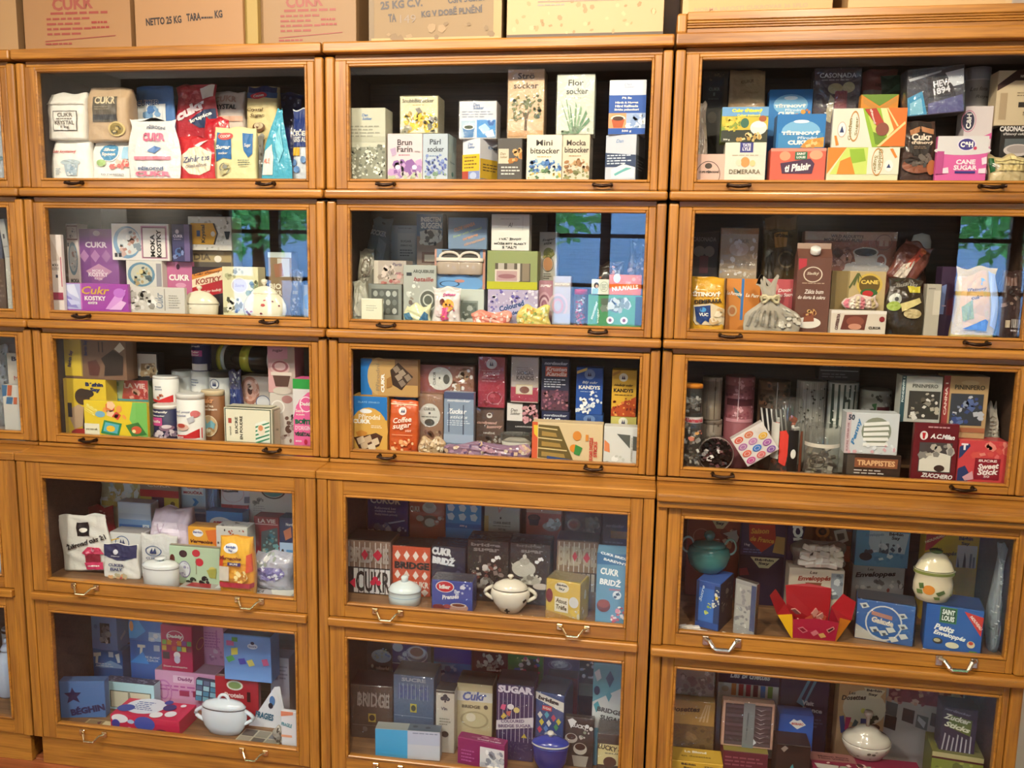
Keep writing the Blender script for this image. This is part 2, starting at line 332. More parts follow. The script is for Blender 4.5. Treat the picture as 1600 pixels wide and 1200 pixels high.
# art primitives, in percent of the face: x to the right, y downwards
def R(x0, y0, x1, y1, c): return ('R', x0, y0, x1, y1, c)
def E(x, y, rx, ry, c): return ('E', x, y, rx, ry, c)
def O(x, y, rx, ry, c, th=.12): return ('O', x, y, rx, ry, c, th)
def T(s, x, y, w, h, c='k', rot=0, it=0, b=1): return ('T', s, x, y, w, h, c, rot, it, b)
def P(c, *p): return ('P', c, p)
def N(x0, y0, x1, y1, n, cols, size, seed=1): return ('N', x0, y0, x1, y1, n, cols, size, seed)
def L(x0, y0, x1, y1, n, c): return ('L', x0, y0, x1, y1, n, c)
def face(f): return ('@', f)
def paint(parent, art, S, w, h, fine, off0, label=None):
    """turn art into two child meshes (design, lettering) laid on the surface S(u, v, off)"""
    bufs = {'printed_design': ([], [], [], []), 'lettering': ([], [], [], [])}; lay = 0
    cur = 'F'
    def emit(buf, pts, faces, c, off):
        V, F, MI, ML = buf; o = len(V)
        V.extend(S(u, v, off, cur) for u, v in pts)
        F.extend([[i+o for i in f] for f in faces])
        if c not in ML: ML.append(c)
        MI.extend([ML.index(c)]*len(faces))
    D = bufs['printed_design']; X = bufs['lettering']
    def ell(x, y, rx, ry, c, off, n=20, inner=0):
        rings = [inner] if inner else []
        rings += ([.5, 1] if fine and not inner else [1])
        pts = [] if inner else [(x, y)]; fs = []
        for q in rings:
            for k in range(n): a = 2*math.pi*k/n; pts.append((x+rx*q*math.cos(a), y+ry*q*math.sin(a)))
        b = 0 if inner else 1
        if not inner:
            for k in range(n): fs.append([0, 1+k, 1+(k+1) % n])
        for i in range(len(rings)-1):
            for k in range(n): fs.append([b+i*n+k, b+(i+1)*n+k, b+(i+1)*n+(k+1) % n, b+i*n+(k+1) % n])
        emit(D, pts, fs, c, off)
    for a in art:
        k = a[0]; lay += 1; off = off0+(.0006 if fine else .00018)*lay
        if k == '@': cur = a[1]; continue
        if k == 'R':
            x0, y0, x1, y1 = [q/100 for q in a[1:5]]; nx = ny = 14 if fine else 1
            pts = [(x0+(x1-x0)*i/nx, 1-(y0+(y1-y0)*j/ny)) for j in range(ny+1) for i in range(nx+1)]
            emit(D, pts, [[j*(nx+1)+i, (j+1)*(nx+1)+i, (j+1)*(nx+1)+i+1, j*(nx+1)+i+1] for j in range(ny) for i in range(nx)], a[5], off)
        elif k == 'E': ell(a[1]/100, 1-a[2]/100, a[3]/100, a[4]/100, a[5], off)
        elif k == 'O': ell(a[1]/100, 1-a[2]/100, a[3]/100, a[4]/100, a[5], off, 24, 1-a[6])
        elif k == 'P':
            pts = [(x/100, 1-y/100) for x, y in a[2]]
            fs = [list(range(len(pts)))]
            if fine:      # follow the curved face: cut the shape finer
                bm = bmesh.new(); bm.faces.new([bm.verts.new((x, y, 0)) for x, y in pts]); bmesh.ops.triangulate(bm, faces=bm.faces[:])
                bmesh.ops.subdivide_edges(bm, edges=bm.edges[:], cuts=4, use_grid_fill=True); bm.verts.index_update()
                pts = [(v.co.x, v.co.y) for v in bm.verts]; fs = [[v.index for v in f.verts] for f in bm.faces]; bm.free()
            emit(D, pts, fs, a[1], off)
        elif k == 'N':
            rg = random.Random(a[8]); sz = a[7]/100
            for i in range(a[5]):
                x = (a[1]+(a[3]-a[1])*rg.random())/100; y = 1-(a[2]+(a[4]-a[2])*rg.random())/100
                q = sz*(.55+.8*rg.random()); n = rg.choice((4, 5, 6)); t0 = rg.random()*6.3; e = .55+.45*rg.random(); ph = rg.random()*6.3
                pts = []
                for j in range(n):
                    t = t0+2*math.pi*j/n; dx, dy = q*math.cos(t), q*e*math.sin(t)
                    dx, dy = dx*math.cos(ph)-dy*math.sin(ph), dx*math.sin(ph)+dy*math.cos(ph)
                    pts.append((min(1, max(0, x+dx)), min(1, max(0, y+dy*w/h))))
                emit(D, pts, [list(range(n))], rg.choice(a[6]), off+.00004*(i % 4))
        elif k == 'L':
            x0, y0, x1, y1 = a[1:5]; n = a[5]; rg = random.Random(n); st = (y1-y0)/n
            for i in range(n):
                xe = x1-(x1-x0)*.35*rg.random(); xs = x0; ya = 1-(y0+st*(i+.2))/100; yb = 1-(y0+st*(i+.62))/100
                xw = xs
                while xw < xe-1:
                    xv = min(xe, xw+(x1-x0)*(.08+.16*rg.random()))
                    emit(D, [(xw/100, yb), (xv/100, yb), (xv/100, ya), (xw/100, ya)], [[0, 1, 2, 3]], a[6], off); xw = xv+(x1-x0)*.035
        elif k == 'T':
            _, s, x, y, tw, th, c, rot, it, b = a; v, f = textdata(s, it, b)
            if not v: continue
            an = math.radians(rot); ca, sa = math.cos(an), math.sin(an)
            q = abs(sa)
            lw = tw/100*(w*(1-q)+h*q); lh = th/100*(h*(1-q)+w*q)
            pts = []
            for px, py in v:
                mx_, my_ = px*lw, py*lh
                pts.append((x/100+(mx_*ca-my_*sa)/w, 1-y/100+(mx_*sa+my_*ca)/h))
            emit(X, pts, f, c, off+(.0007 if fine else .0001))
    for nm, (V, F, MI, ML) in bufs.items():
        if F: mk(nm, V, F, [mat(c, .45) for c in ML], parent, MI)
CELLS = {'r1c1': (0, 70, .325, 0, 1), 'r2c1': (0, 300, .325, 1, 1), 'r3c1': (0, 500, .325, 2, 1), 'r4c1': (0, 690, .325, 3, 1), 'r5c1': (0, 930, .325, 4, 1),
         'r1c2': (500, 60, .35, 0, 2), 'r2c2': (500, 300, .35, 1, 2), 'r3c2': (500, 520, .35, 2, 2), 'r4c2': (490, 730, .34375, 3, 2), 'r5c2': (490, 960, .34375, 4, 2),
         'r1c3': (1040, 60, .35, 0, 3), 'r2c3': (1040, 290, .35, 1, 3), 'r3c3': (1030, 520, .35625, 2, 3), 'r4c3': (1010, 750, .36875, 3, 3), 'r5c3': (1010, 980, .36875, 4, 3),
         'top': (0, 0, 1, 5, 0), 'r1c0': (0, 0, 1, 0, 0), 'r2c0': (0, 0, 1, 1, 0), 'r3c0': (0, 0, 1, 2, 0), 'r4c0': (0, 0, 1, 3, 0), 'r5c0': (0, 0, 1, 4, 0)}
FLOORS = [ZN[0]+.0093, ZN[1]+.0093, ZN[2]+.0103, ZL4+.0003, ZL5+.0003, ZT+.0293]
IT = {}
class Ctx: pass
K = Ctx()
CEIL = [ZT-.019, ZN[0]-.030, ZN[1]-.030, .975, ZL4-.038, 9]
def cell(n):
    K.ox, K.oy, K.s, K.row, K.col = CELLS[n]; K.fl = FLOORS[K.row]; K.ce = CEIL[K.row]; K.y0 = DL if K.row in (3, 4) else 0
    K.xa = (K.col-1)*W+(.0345 if K.row in (3, 4) else .0265); K.xb = K.col*W-(.0345 if K.row in (3, 4) else .0265)
    if K.row == 5: K.xa, K.xb = -9, 9
    IT.clear(); K.rec = []; K.n = 0
def place(x0, y0, x1, y1, Y, on, d, rot=0, rnd=0, sq=1., rec=True, yaw=0, wob=0):
    """pixel frame of a front face -> its place: distance from the shelf it stands on (Y='f') or from its row of goods"""
    px = lambda x: K.ox+x*K.s
    py = lambda y: K.oy+y*K.s
    xm = (x0+x1)/2; ym = (y0+y1)/2
    bz = IT[on]['top'] if on else K.fl
    if Y == 'f':
        a, b = K.y0+.024, YB-.03
        for _ in range(30):
            m_ = (a+b)/2
            if un(px(xm), py(y1), m_)[1] > bz: a = m_     # still above the shelf: farther off
            else: b = m_
        Ya = a
    elif Y is None: Ya = IT[on]['Y']
    else: Ya = K.y0+Y
    i = K.n
    if rec:
        K.n += 1
        if not K.dry: Ya, d, = K.ov[i]
    XL = un(px(x0), py(ym), Ya)[0]; XR = un(px(x1), py(ym), Ya)[0]
    zt = un(px(xm), py(y0), Ya)[1]; zb = un(px(xm), py(y1), Ya)[1]
    m_ = .006 if (wob or yaw) else .003
    if yaw and rec and K.dry: Ya += (XR-XL)/2*abs(math.sin(math.radians(yaw)))
    if rot:
        ex = abs(zt-zb)/2*math.sin(math.radians(abs(rot)))+.006; sh = max(0, K.xa+ex-XL)-max(0, XR-(K.xb-ex)); XL += sh; XR += sh; zt = min(zt, K.ce-(XR-XL)/2*math.sin(math.radians(abs(rot))))
    else: XL = max(XL, K.xa+m_); XR = min(XR, K.xb-m_); zt = min(zt, K.ce)
    if rec and K.dry:
        if rnd: d = (XR-XL)*sq
        d = min(d, YB-.0125-Ya); zb2 = bz
        e = abs((XR-XL)*math.sin(math.radians(yaw)))
        K.rec.append([XL, XR, zb2 if not rot else min(zb, zt-.01), zt, Ya, d, rnd, e])
    return XL, XR, zt, zb, Ya, bz, d
def resolve():
    """push goods that would share space apart: shorten the one in front, else move the one behind further back"""
    q = K.rec; order = sorted(range(len(q)), key=lambda i: q[i][4])
    for _ in range(6):
        for ii, i in enumerate(order):
            for j in order[ii+1:]:
                A, B_ = q[i], q[j]
                if min(A[1], B_[1])-max(A[0], B_[0]) < .0015 or min(A[3], B_[3])-max(A[2], B_[2]) < .0015: continue
                g = .0035+A[7]+B_[7]*.5
                need = A[4]+A[5]+g-B_[4]
                if need <= 0: continue
                if not A[6]:
                    nd = max(.014, B_[4]-A[4]-g); A[5] = min(A[5], nd)
                elif A[5] > .05: A[5] = max(.05, A[5]*.72 if A[5] > .07 else A[5], B_[4]-A[4]-g)
                need = A[4]+A[5]+g-B_[4]
                if need > 0: B_[4] = min(B_[4]+need, YB-.03); B_[5] = min(B_[5], YB-.0125-B_[4])
    K.ov = [(r[4], r[5]) for r in q]
def stock(name, fn):
    K.dry = True; cell(name); fn(); resolve(); K.dry = False; r = K.rec; cell(name); fn()
def reg(i, top, Y, d): IT[i] = dict(top=top+.0004, Y=Y, d=d)
def B(i, x0, y0, x1, y1, Y, c, label, art=(), d=.07, on=None, yaw=0, rot=0, name='sugar_box', cat='box', gloss=0, wrap=0, cut=None):
    XL, XR, zt, zb, Ya, bz, d = place(x0, y0, x1, y1, Y, on, d, rot, yaw=yaw)
    w = XR-XL
    if rot:
        a = math.radians(abs(rot)); h = zt-zb
        H, W2 = h, w
        lo = (W2*math.sin(a)+H*math.cos(a))/2
        z0 = 0; body0 = 0
        cz = max((zt+zb)/2, bz+lo)
        loc = ((XL+XR)/2, Ya, cz); zz0, zz1 = -H/2, H/2; a0, a1 = zz0, zz1; reg(i, cz+lo, Ya, d)
    else:
        H = zt-bz
        if H < .008: print('LOW', label, H); H = .012; zt = bz+H
        loc = ((XL+XR)/2, Ya, bz); zz0, zz1 = 0, H; a0, a1 = max(zb, bz)-bz, H; reg(i, zt, Ya, d)
        if a1-a0 < .006: a0 = 0
    if K.dry: return None
    o = bx(name, -w/2, w/2, 0, d, zz0, zz1, mat(c, .3 if gloss else .5, gloss), None, .0012)
    o.location = loc; o.rotation_euler = (0, math.radians(rot), math.radians(yaw))
    tag(o, label, cat)
    def S(u, v, off, f):
        if f == 'F': return ((u-.5)*w, -off, a0+v*(a1-a0))
        if f == 'T': return ((u-.5)*w, v*d, zz1+off)
        if f == 'R': return (w/2+off, u*d, zz0+v*(zz1-zz0))
        return (-w/2-off, (1-u)*d, zz0+v*(zz1-zz0))
    if art: paint(o, art, S, w, a1-a0, False, .0003)
    if wrap: bx('clear_wrapper', -w/2-.0025, w/2+.0025, -.004, d+.002, zz0+.0006, zz1+.003, FILM, o, .003)
    o['w'] = w; return o
PROF = {'bag': [(0, .97, .9), (.03, 1, 1), (.3, 1.0, 1.03), (.62, .99, 1.0), (.80, .97, .86), (.88, .96, .62), (.905, .97, .55), (.95, .955, .40), (1, .95, .26)],
        'pouch': [(0, .92, .55), (.06, .98, .9), (.25, 1.0, 1.05), (.5, .98, 1.0), (.72, .92, .75), (.85, .86, .38), (.9, .84, .16), (.95, .88, .10), (1, .93, .06)],
        'pillow': [(0, .90, .15), (.05, .94, .45), (.2, 1, .9), (.5, 1, 1.05), (.8, 1, .9), (.94, .95, .45), (1, .93, .12)],
        'cone': [(0, .95, .8), (.05, 1, 1), (.35, .95, 1), (.6, .72, .75), (.8, .42, .4), (.93, .2, .12), (1, .14, .05)],
        'can': [(0, .985, .985), (.02, 1, 1), (.90, 1, 1), (.902, .985, .985), (.912, .985, .985), (.914, 1.0, 1.0), (.985, 1.0, 1.0), (1, .975, .975)],
        'drum': [(0, .98, .98), (.02, 1, 1), (.98, 1, 1), (1, .97, .97)]}
def soft(i, x0, y0, x1, y1, Y, c, label, art=(), d=.07, on=None, yaw=0, rot=0, name='sugar_bag', cat='bag', kind='bag', gloss=0, wrap=0, wr=None, n=None, lid=None, skew=0, lie=0):
    rnd = kind in ('can', 'drum')
    XL, XR, zt, zb, Ya, bz, d = place(x0, y0, x1, y1, Y, on, d, rot, rnd, wob=1)
    w = XR-XL; cap_ = lid
    H = zt-bz if not rot else zt-zb
    if H < .008: print('LOW', label, H); H = .012
    z_lo = 0; loc = [(XL+XR)/2, Ya+d/2, bz]
    if rot:
        a = math.radians(abs(rot)); lo = (w*math.sin(a)+H*math.cos(a))/2; loc[2] = max((zt+zb)/2, bz+lo+.002); z_lo = -H/2; a0, a1 = -H/2, H/2; reg(i, loc[2]+lo, Ya, d)
    else:
        a0, a1 = max(zb, bz)-bz, H; reg(i, bz+H, Ya, d)
    if K.dry: return None
    n = n or {'bag': 4.5, 'pouch': 2.6, 'pillow': 2.6, 'cone': 2.2, 'can': 2, 'drum': 2}[kind]
    wr = (0 if rnd else {'bag': .0013, 'pouch': .0024, 'pillow': .003, 'cone': .0015}[kind]) if wr is None else wr
    pf = PROF[kind]; rg = random.Random(hash_(label)); ph = [rg.random()*6.3 for _ in range(8)]
    def prof(t):
        t = min(1, max(0, t))
        for q in range(len(pf)-1):
            if t <= pf[q+1][0]:
                f = (t-pf[q][0])/(pf[q+1][0]-pf[q][0]); return pf[q][1]+(pf[q+1][1]-pf[q][1])*f, pf[q][2]+(pf[q+1][2]-pf[q][2])*f
        return pf[-1][1:]
    def pt(s, t, side, off=0):
        """s in -1..1 across, t 0..1 up, side -1 front / +1 back"""
        a, b = prof(t); s = max(-1, min(1, s))
        y = b*d/2*(1-abs(s)**n)**(1/n)
        wk = wr*(math.sin(9*s+13*t+ph[0])*math.sin(11*t-5*s+ph[1])+.6*math.sin(21*s-17*t+ph[2])+.5*math.sin(31*t+8*s+ph[3]))*(1-s*s) if wr else 0
        ed = wr*1.5*math.sin(7*t+ph[4+(s > 0)])*s*s
        topw = wr*2.2*math.sin(5*s+ph[6])*max(0, t-.8)*5 if not rnd else 0
        if rnd: # follow the true round
            return Vector((a*w/2*s, side*(b*d/2*math.sqrt(max(0, 1-s*s))+off), z_lo+t*H))
        return Vector((a*w/2*s+ed+skew*w*max(0, t-.55), side*(max(.0012, y+wk*min(1, b*2))+off), z_lo+t*H+topw))
    ns = 22; ts = sorted(set([p[0] for p in pf]+([] if rnd else [k/24 for k in range(25)])))
    V, F, MI = [], [], []
    for t in ts:
        ring = [pt(-math.cos(math.pi*k/ns), t, -1) for k in range(ns+1)]+[pt(math.cos(math.pi*k/ns), t, 1) for k in range(1, ns)]
        V += ring
    m = 2*ns
    for j in range(len(ts)-1):
        for k in range(m): F.append([j*m+k, j*m+(k+1) % m, (j+1)*m+(k+1) % m, (j+1)*m+k])
    F.append(list(range(m))[::-1]); F.append([(len(ts)-1)*m+k for k in range(m)])
    bodym = mat(c, .28 if gloss else .5, gloss, 0 if rnd else (.9 if gloss else .45))
    o = mk(name, V, F, bodym, None, None, True)
    for p in o.data.polygons[-2:]: p.use_smooth = False
    o.location = loc; o.rotation_euler = (0, math.radians(rot), math.radians(yaw)); tag(o, label, cat)
    if lid:
        zl = a0+(a1-a0)*.90 if kind == 'drum' else H*.912
        r0 = w/2*1.012; lathe('lid', [(r0*.9, zl), (r0, zl+.0005), (r0, H-.001), (r0*.985, H+.0012), (r0*.9, H+.0015), (.002, H+.0010)], mat(lid, .35), o, seg=28, sy=d/w)
    def S(u, v, off, f):
        t = (a0+v*(a1-a0)-z_lo)/H
        p = pt(2*u-1, t, -1, off)
        return p
    if art: paint(o, art, S, w, a1-a0, True, .0006 if rnd else .0019)
    if wrap: bx('clear_wrapper', -w/2-.003, w/2+.003, -d/2-.004, d/2+.002, z_lo+.0006, z_lo+H+.003, FILM, o, .004)
    return o
def hash_(s):
    h = 7
    for ch in s: h = (h*31+ord(ch)) % 1000003
    return h
def G(*a, **k): return soft(*a, kind='bag', **k)
def U(*a, **k): k.setdefault('name', 'sugar_pouch'); return soft(*a, kind=k.pop('kind', 'pouch'), **k)
def C(*a, **k): k.setdefault('name', 'sugar_tin'); k.setdefault('cat', 'tin'); return soft(*a, kind=k.pop('kind', 'can'), **k)
def pot(i, x0, y0, x1, y1, Y, c, label, prof, d=None, on=None, lidprof=None, lidc=None, knob=None, knobc=None, hands=(), art=(), lobes=0, name='sugar_bowl', cat='bowl', sq=1., band=None, arch=0, m=None):
    """turned pottery: profiles in units of half-width (r) and height (z); parts lid, knob, handles"""
    XL, XR, zt, zb, Ya, bz, dd = place(x0, y0, x1, y1, Y, on, .05, 0, 1, sq*(.76 if hands else 1))
    w = XR-XL; r = w/2; H = zt-bz; reg(i, zt, Ya, dd)
    if K.dry: return None
    if hands: r *= .76
    sy_ = dd/(2*r)
    M_ = m or mat(c, .18, .6)
    o = lathe(name, [(a*r, b*H) for a, b in prof], M_, None, lobes=lobes, la=.06 if lobes else 0, sy=sy_, seg=40)
    o.location = ((XL+XR)/2, Ya+r*sy_, bz); tag(o, label, cat)
    par = o
    if lidprof: par = lathe('lid', [(a*r, b*H) for a, b in lidprof], mat(lidc, .18, .6) if lidc else M_, o, sy=sy_, seg=40)
    if knob: lathe('knob', [(a*r, b*H) for a, b in knob], mat(knobc, .18, .6) if knobc else M_, par, seg=20)
    if arch: tube('knob', [(r*arch*math.cos(math.pi*k/8), 0, H*(.86+.13*math.sin(math.pi*k/8))) for k in range(9)], .005, M_, par)
    for s in hands:
        sx, za, zb_, ex, th = s
        pts = [(sx*(r*.86+ex*r*math.sin(math.pi*k/8)), 0, H*(za+(zb_-za)*k/8)) for k in range(9)]
        tube('handle', pts, th, M_, o)
    if band:
        for (a, b, h_, cc) in band: lathe('painted_band', [(a*r+.0004, b*H), (a*r+.0006, (b+h_)*H)], mat(cc, .2, .5), o, sy=sy_, seg=40, caps=False)
    if art:
        def rad(z):
            z /= H
            for q in range(len(prof)-1):
                if prof[q][1] <= z <= prof[q+1][1] and prof[q+1][1] > prof[q][1]:
                    f = (z-prof[q][1])/(prof[q+1][1]-prof[q][1]); return r*(prof[q][0]+(prof[q+1][0]-prof[q][0])*f)
            return r
        def S(u, v, off, f):
            z = v*H; rr = rad(z)*(1.045 if lobes else 1)+off; a = (u-.5)*math.pi*.95; return (rr*math.sin(a), -rr*sy_*math.cos(a), z)
        paint(o, art, S, w, H, True, .0012)
    return o
def jar(i, x0, y0, x1, y1, Y, label, cont, lidc=None, on=None, fill=.7, art=(), name='clear_jar', cat='jar', seed=1):
    """clear plastic jar: wall, contents as loose pieces, lid"""
    XL, XR, zt, zb, Ya, bz, dd = place(x0, y0, x1, y1, Y, on, .05, 0, 1)
    w = XR-XL; r = w/2; H = zt-bz; rg = random.Random(seed); reg(i, zt, Ya, dd)
    if K.dry: return None
    ky = dd/w
    o = lathe(name, [(r*.9, 0), (r, .004), (r, H*.97), (r*.93, H)], JARM, None, seg=28); o.location = ((XL+XR)/2, Ya+r, bz); tag(o, label, cat); o.scale = (1, ky, 1); o.location.y = Ya+r*ky
    V, F, MI = [], [], []; ms = [mat(c, .4) for c in cont]
    for k in range(46):
        a = rg.random()*6.3; q = r*.82*math.sqrt(rg.random()); z = .006+rg.random()*H*fill; s = r*(.12+.12*rg.random())
        vs, fs = boxdata(-s, s, -s*.6, s*.6, -s*.7, s*.7)
        Rm = Matrix.Rotation(rg.random()*3, 3, 'X') @ Matrix.Rotation(rg.random()*3, 3, 'Z'); ctr = Vector((min(q, r*.95-s*1.35)*math.cos(a), min(q, r*.95-s*1.35)*math.sin(a), max(z, s*1.3)))
        o_ = len(V); V += [Rm @ p+ctr for p in vs]; F += [[j+o_ for j in f] for f in fs]; MI += [rg.randrange(len(ms))]*len(fs)
    ct = mk('contents', V, F, ms, o, MI); ct['kind'] = 'stuff'
    if lidc: lathe('lid', [(r*.9, H*.90), (r*1.02, H*.90), (r*1.02, H), (r*.98, H+.002), (.002, H+.0025)], mat(lidc, .35), o, seg=28)
    if art:
        def S(u, v, off, f): a = (u-.5)*math.pi*.95; return ((r+off)*math.sin(a), -(r+off)*math.cos(a), v*H)
        paint(o, art, S, w, H, True, .001)
    return o
CUBEM = {}
def cube_piece(x, y, c, label, group, sz=.016, Y='f', h=.5, on=None, rz=None, k=1):
    if K.dry: return None
    hw = 6
    XL, XR, zt, zb, Ya, bz, _ = place(x-hw, y-8, x+hw, y, Y, on, .02, rec=False)
    me = CUBEM.get((c, sz, h))
    if me is None:
        vs, fs = boxdata(-sz/2, sz/2, -sz*.35, sz*.35, 0, sz*h, sz*.12); me = bpy.data.meshes.new('sugar_cube'); me.from_pydata([tuple(v) for v in vs], [], fs); me.materials.append(mat(c, .6)); CUBEM[(c, sz, h)] = me
    o = link(bpy.data.objects.new('sugar_cube', me)); rg = random.Random(int(x*7+y)); o.location = ((XL+XR)/2, Ya+sz*.4, bz); o.rotation_euler = (0, 0, rg.uniform(-.6, .6) if rz is None else rz)
    tag(o, label, 'sugar cube', group); return o
def flat(x0, y0, x1, y1, dz, c, label, art=(), name='sugar_packet', cat='packet', yaw=0, Y=None, on=None):
    """a packet lying flat: front edge at y1, back edge at y0, both on the shelf"""
    if K.dry: return None
    px = lambda x: K.ox+x*K.s
    py = lambda y: K.oy+y*K.s
    bz = IT[on]['top'] if on else K.fl
    def solve(y):
        a, b = K.y0-.1, YB
        for _ in range(30):
            m_ = (a+b)/2
            if un(px((x0+x1)/2), py(y), m_)[1] > bz: a = m_
            else: b = m_
        return a
    ya = max(solve(y1), K.y0+.026); yb = min(max(solve(y0), ya+.03), YB-.03)
    XL, XR = un(px(x0), py(y1), ya)[0], un(px(x1), py(y1), ya)[0]; XL = max(XL, K.xa); XR = min(XR, K.xb); w = XR-XL; d = yb-ya
    o = bx(name, -w/2, w/2, 0, d, 0, dz, mat(c, .4, .3), None, .001); o.location = ((XL+XR)/2, ya, bz); o.rotation_euler = (0, 0, math.radians(yaw)); tag(o, label, cat)
    paint(o, art, lambda u, v, off, f: ((u-.5)*w, v*d, dz+off), w, d, False, .0003); return o
def lying_canister(i, x0, y0, x1, y1, Y, on, label):
    XL, XR, zt, zb, Ya, bz, dd = place(x0, y0, x1, y1, Y, on, .08)
    reg(i, zt, Ya, dd)
    if K.dry: return
    rj = min((zt-zb)/2, (YB-.014-Ya)/2); hl = (XR-XL)/2
    jx = tag(empty('sugar_canister', ((XL+XR)/2, Ya+rj, bz+rj)), label, 'canister')
    for nm, prof, c in (('body', [(rj*.93, -hl*.84), (rj*.93, hl*.98)], '38302a'), ('cap', [(rj*.9, -hl), (rj, -hl*.98), (rj, -hl*.84), (rj*.94, -hl*.84)], 'd8cc50'), ('rim', [(rj*.935, -hl*.84), (rj*.95, -hl*.84), (rj*.95, -hl*.70), (rj*.935, -hl*.70)], 'w'),
                        ('label_band', [(rj*.935, -hl*.12), (rj*.945, -hl*.12), (rj*.945, hl*.22), (rj*.935, hl*.22)], 'd4cc4c'), ('end_disc', [(rj*.95, hl*.9), (rj, hl*.92), (rj, hl), (rj*.9, hl)], 'c8c8c4')):
        lathe(nm, prof, mat(c, .25, .5), jx, seg=28).rotation_euler = (0, math.pi/2, 0)
def tent_packet(i, x0, y0, x1, y1, Y, label):
    XL, XR, zt, zb, Ya, bz, dd = place(x0, y0, x1, y1, Y, None, .05)
    if K.dry: return
    w_ = XR-XL; h_ = zt-bz
    t = mk('tent_packet', [(-w_/2, 0, 0), (w_/2, 0, 0), (w_/2, dd, 0), (-w_/2, dd, 0), (w_*.18, dd*.3, h_), (w_*.30, dd*.6, h_)], [[0, 1, 4], [1, 2, 5, 4], [2, 3, 5], [3, 0, 4, 5], [3, 2, 1, 0]], mat('e0e2ec', .4)); t.location = ((XL+XR)/2, Ya, bz)
    tag(t, label, 'packet')
    paint(t, [T('FRAGIES', 42, 72, 46, 16, '2a6a8c', -8, 0, 2), E(62, 34, 7, 12, '4a7ab8'), E(58, 46, 6, 7, '2a2a3c')], lambda u, v, off, f: (-w_/2+u*w_, dd*.3*v-off-.0006, v*h_), w_, h_, False, .001)
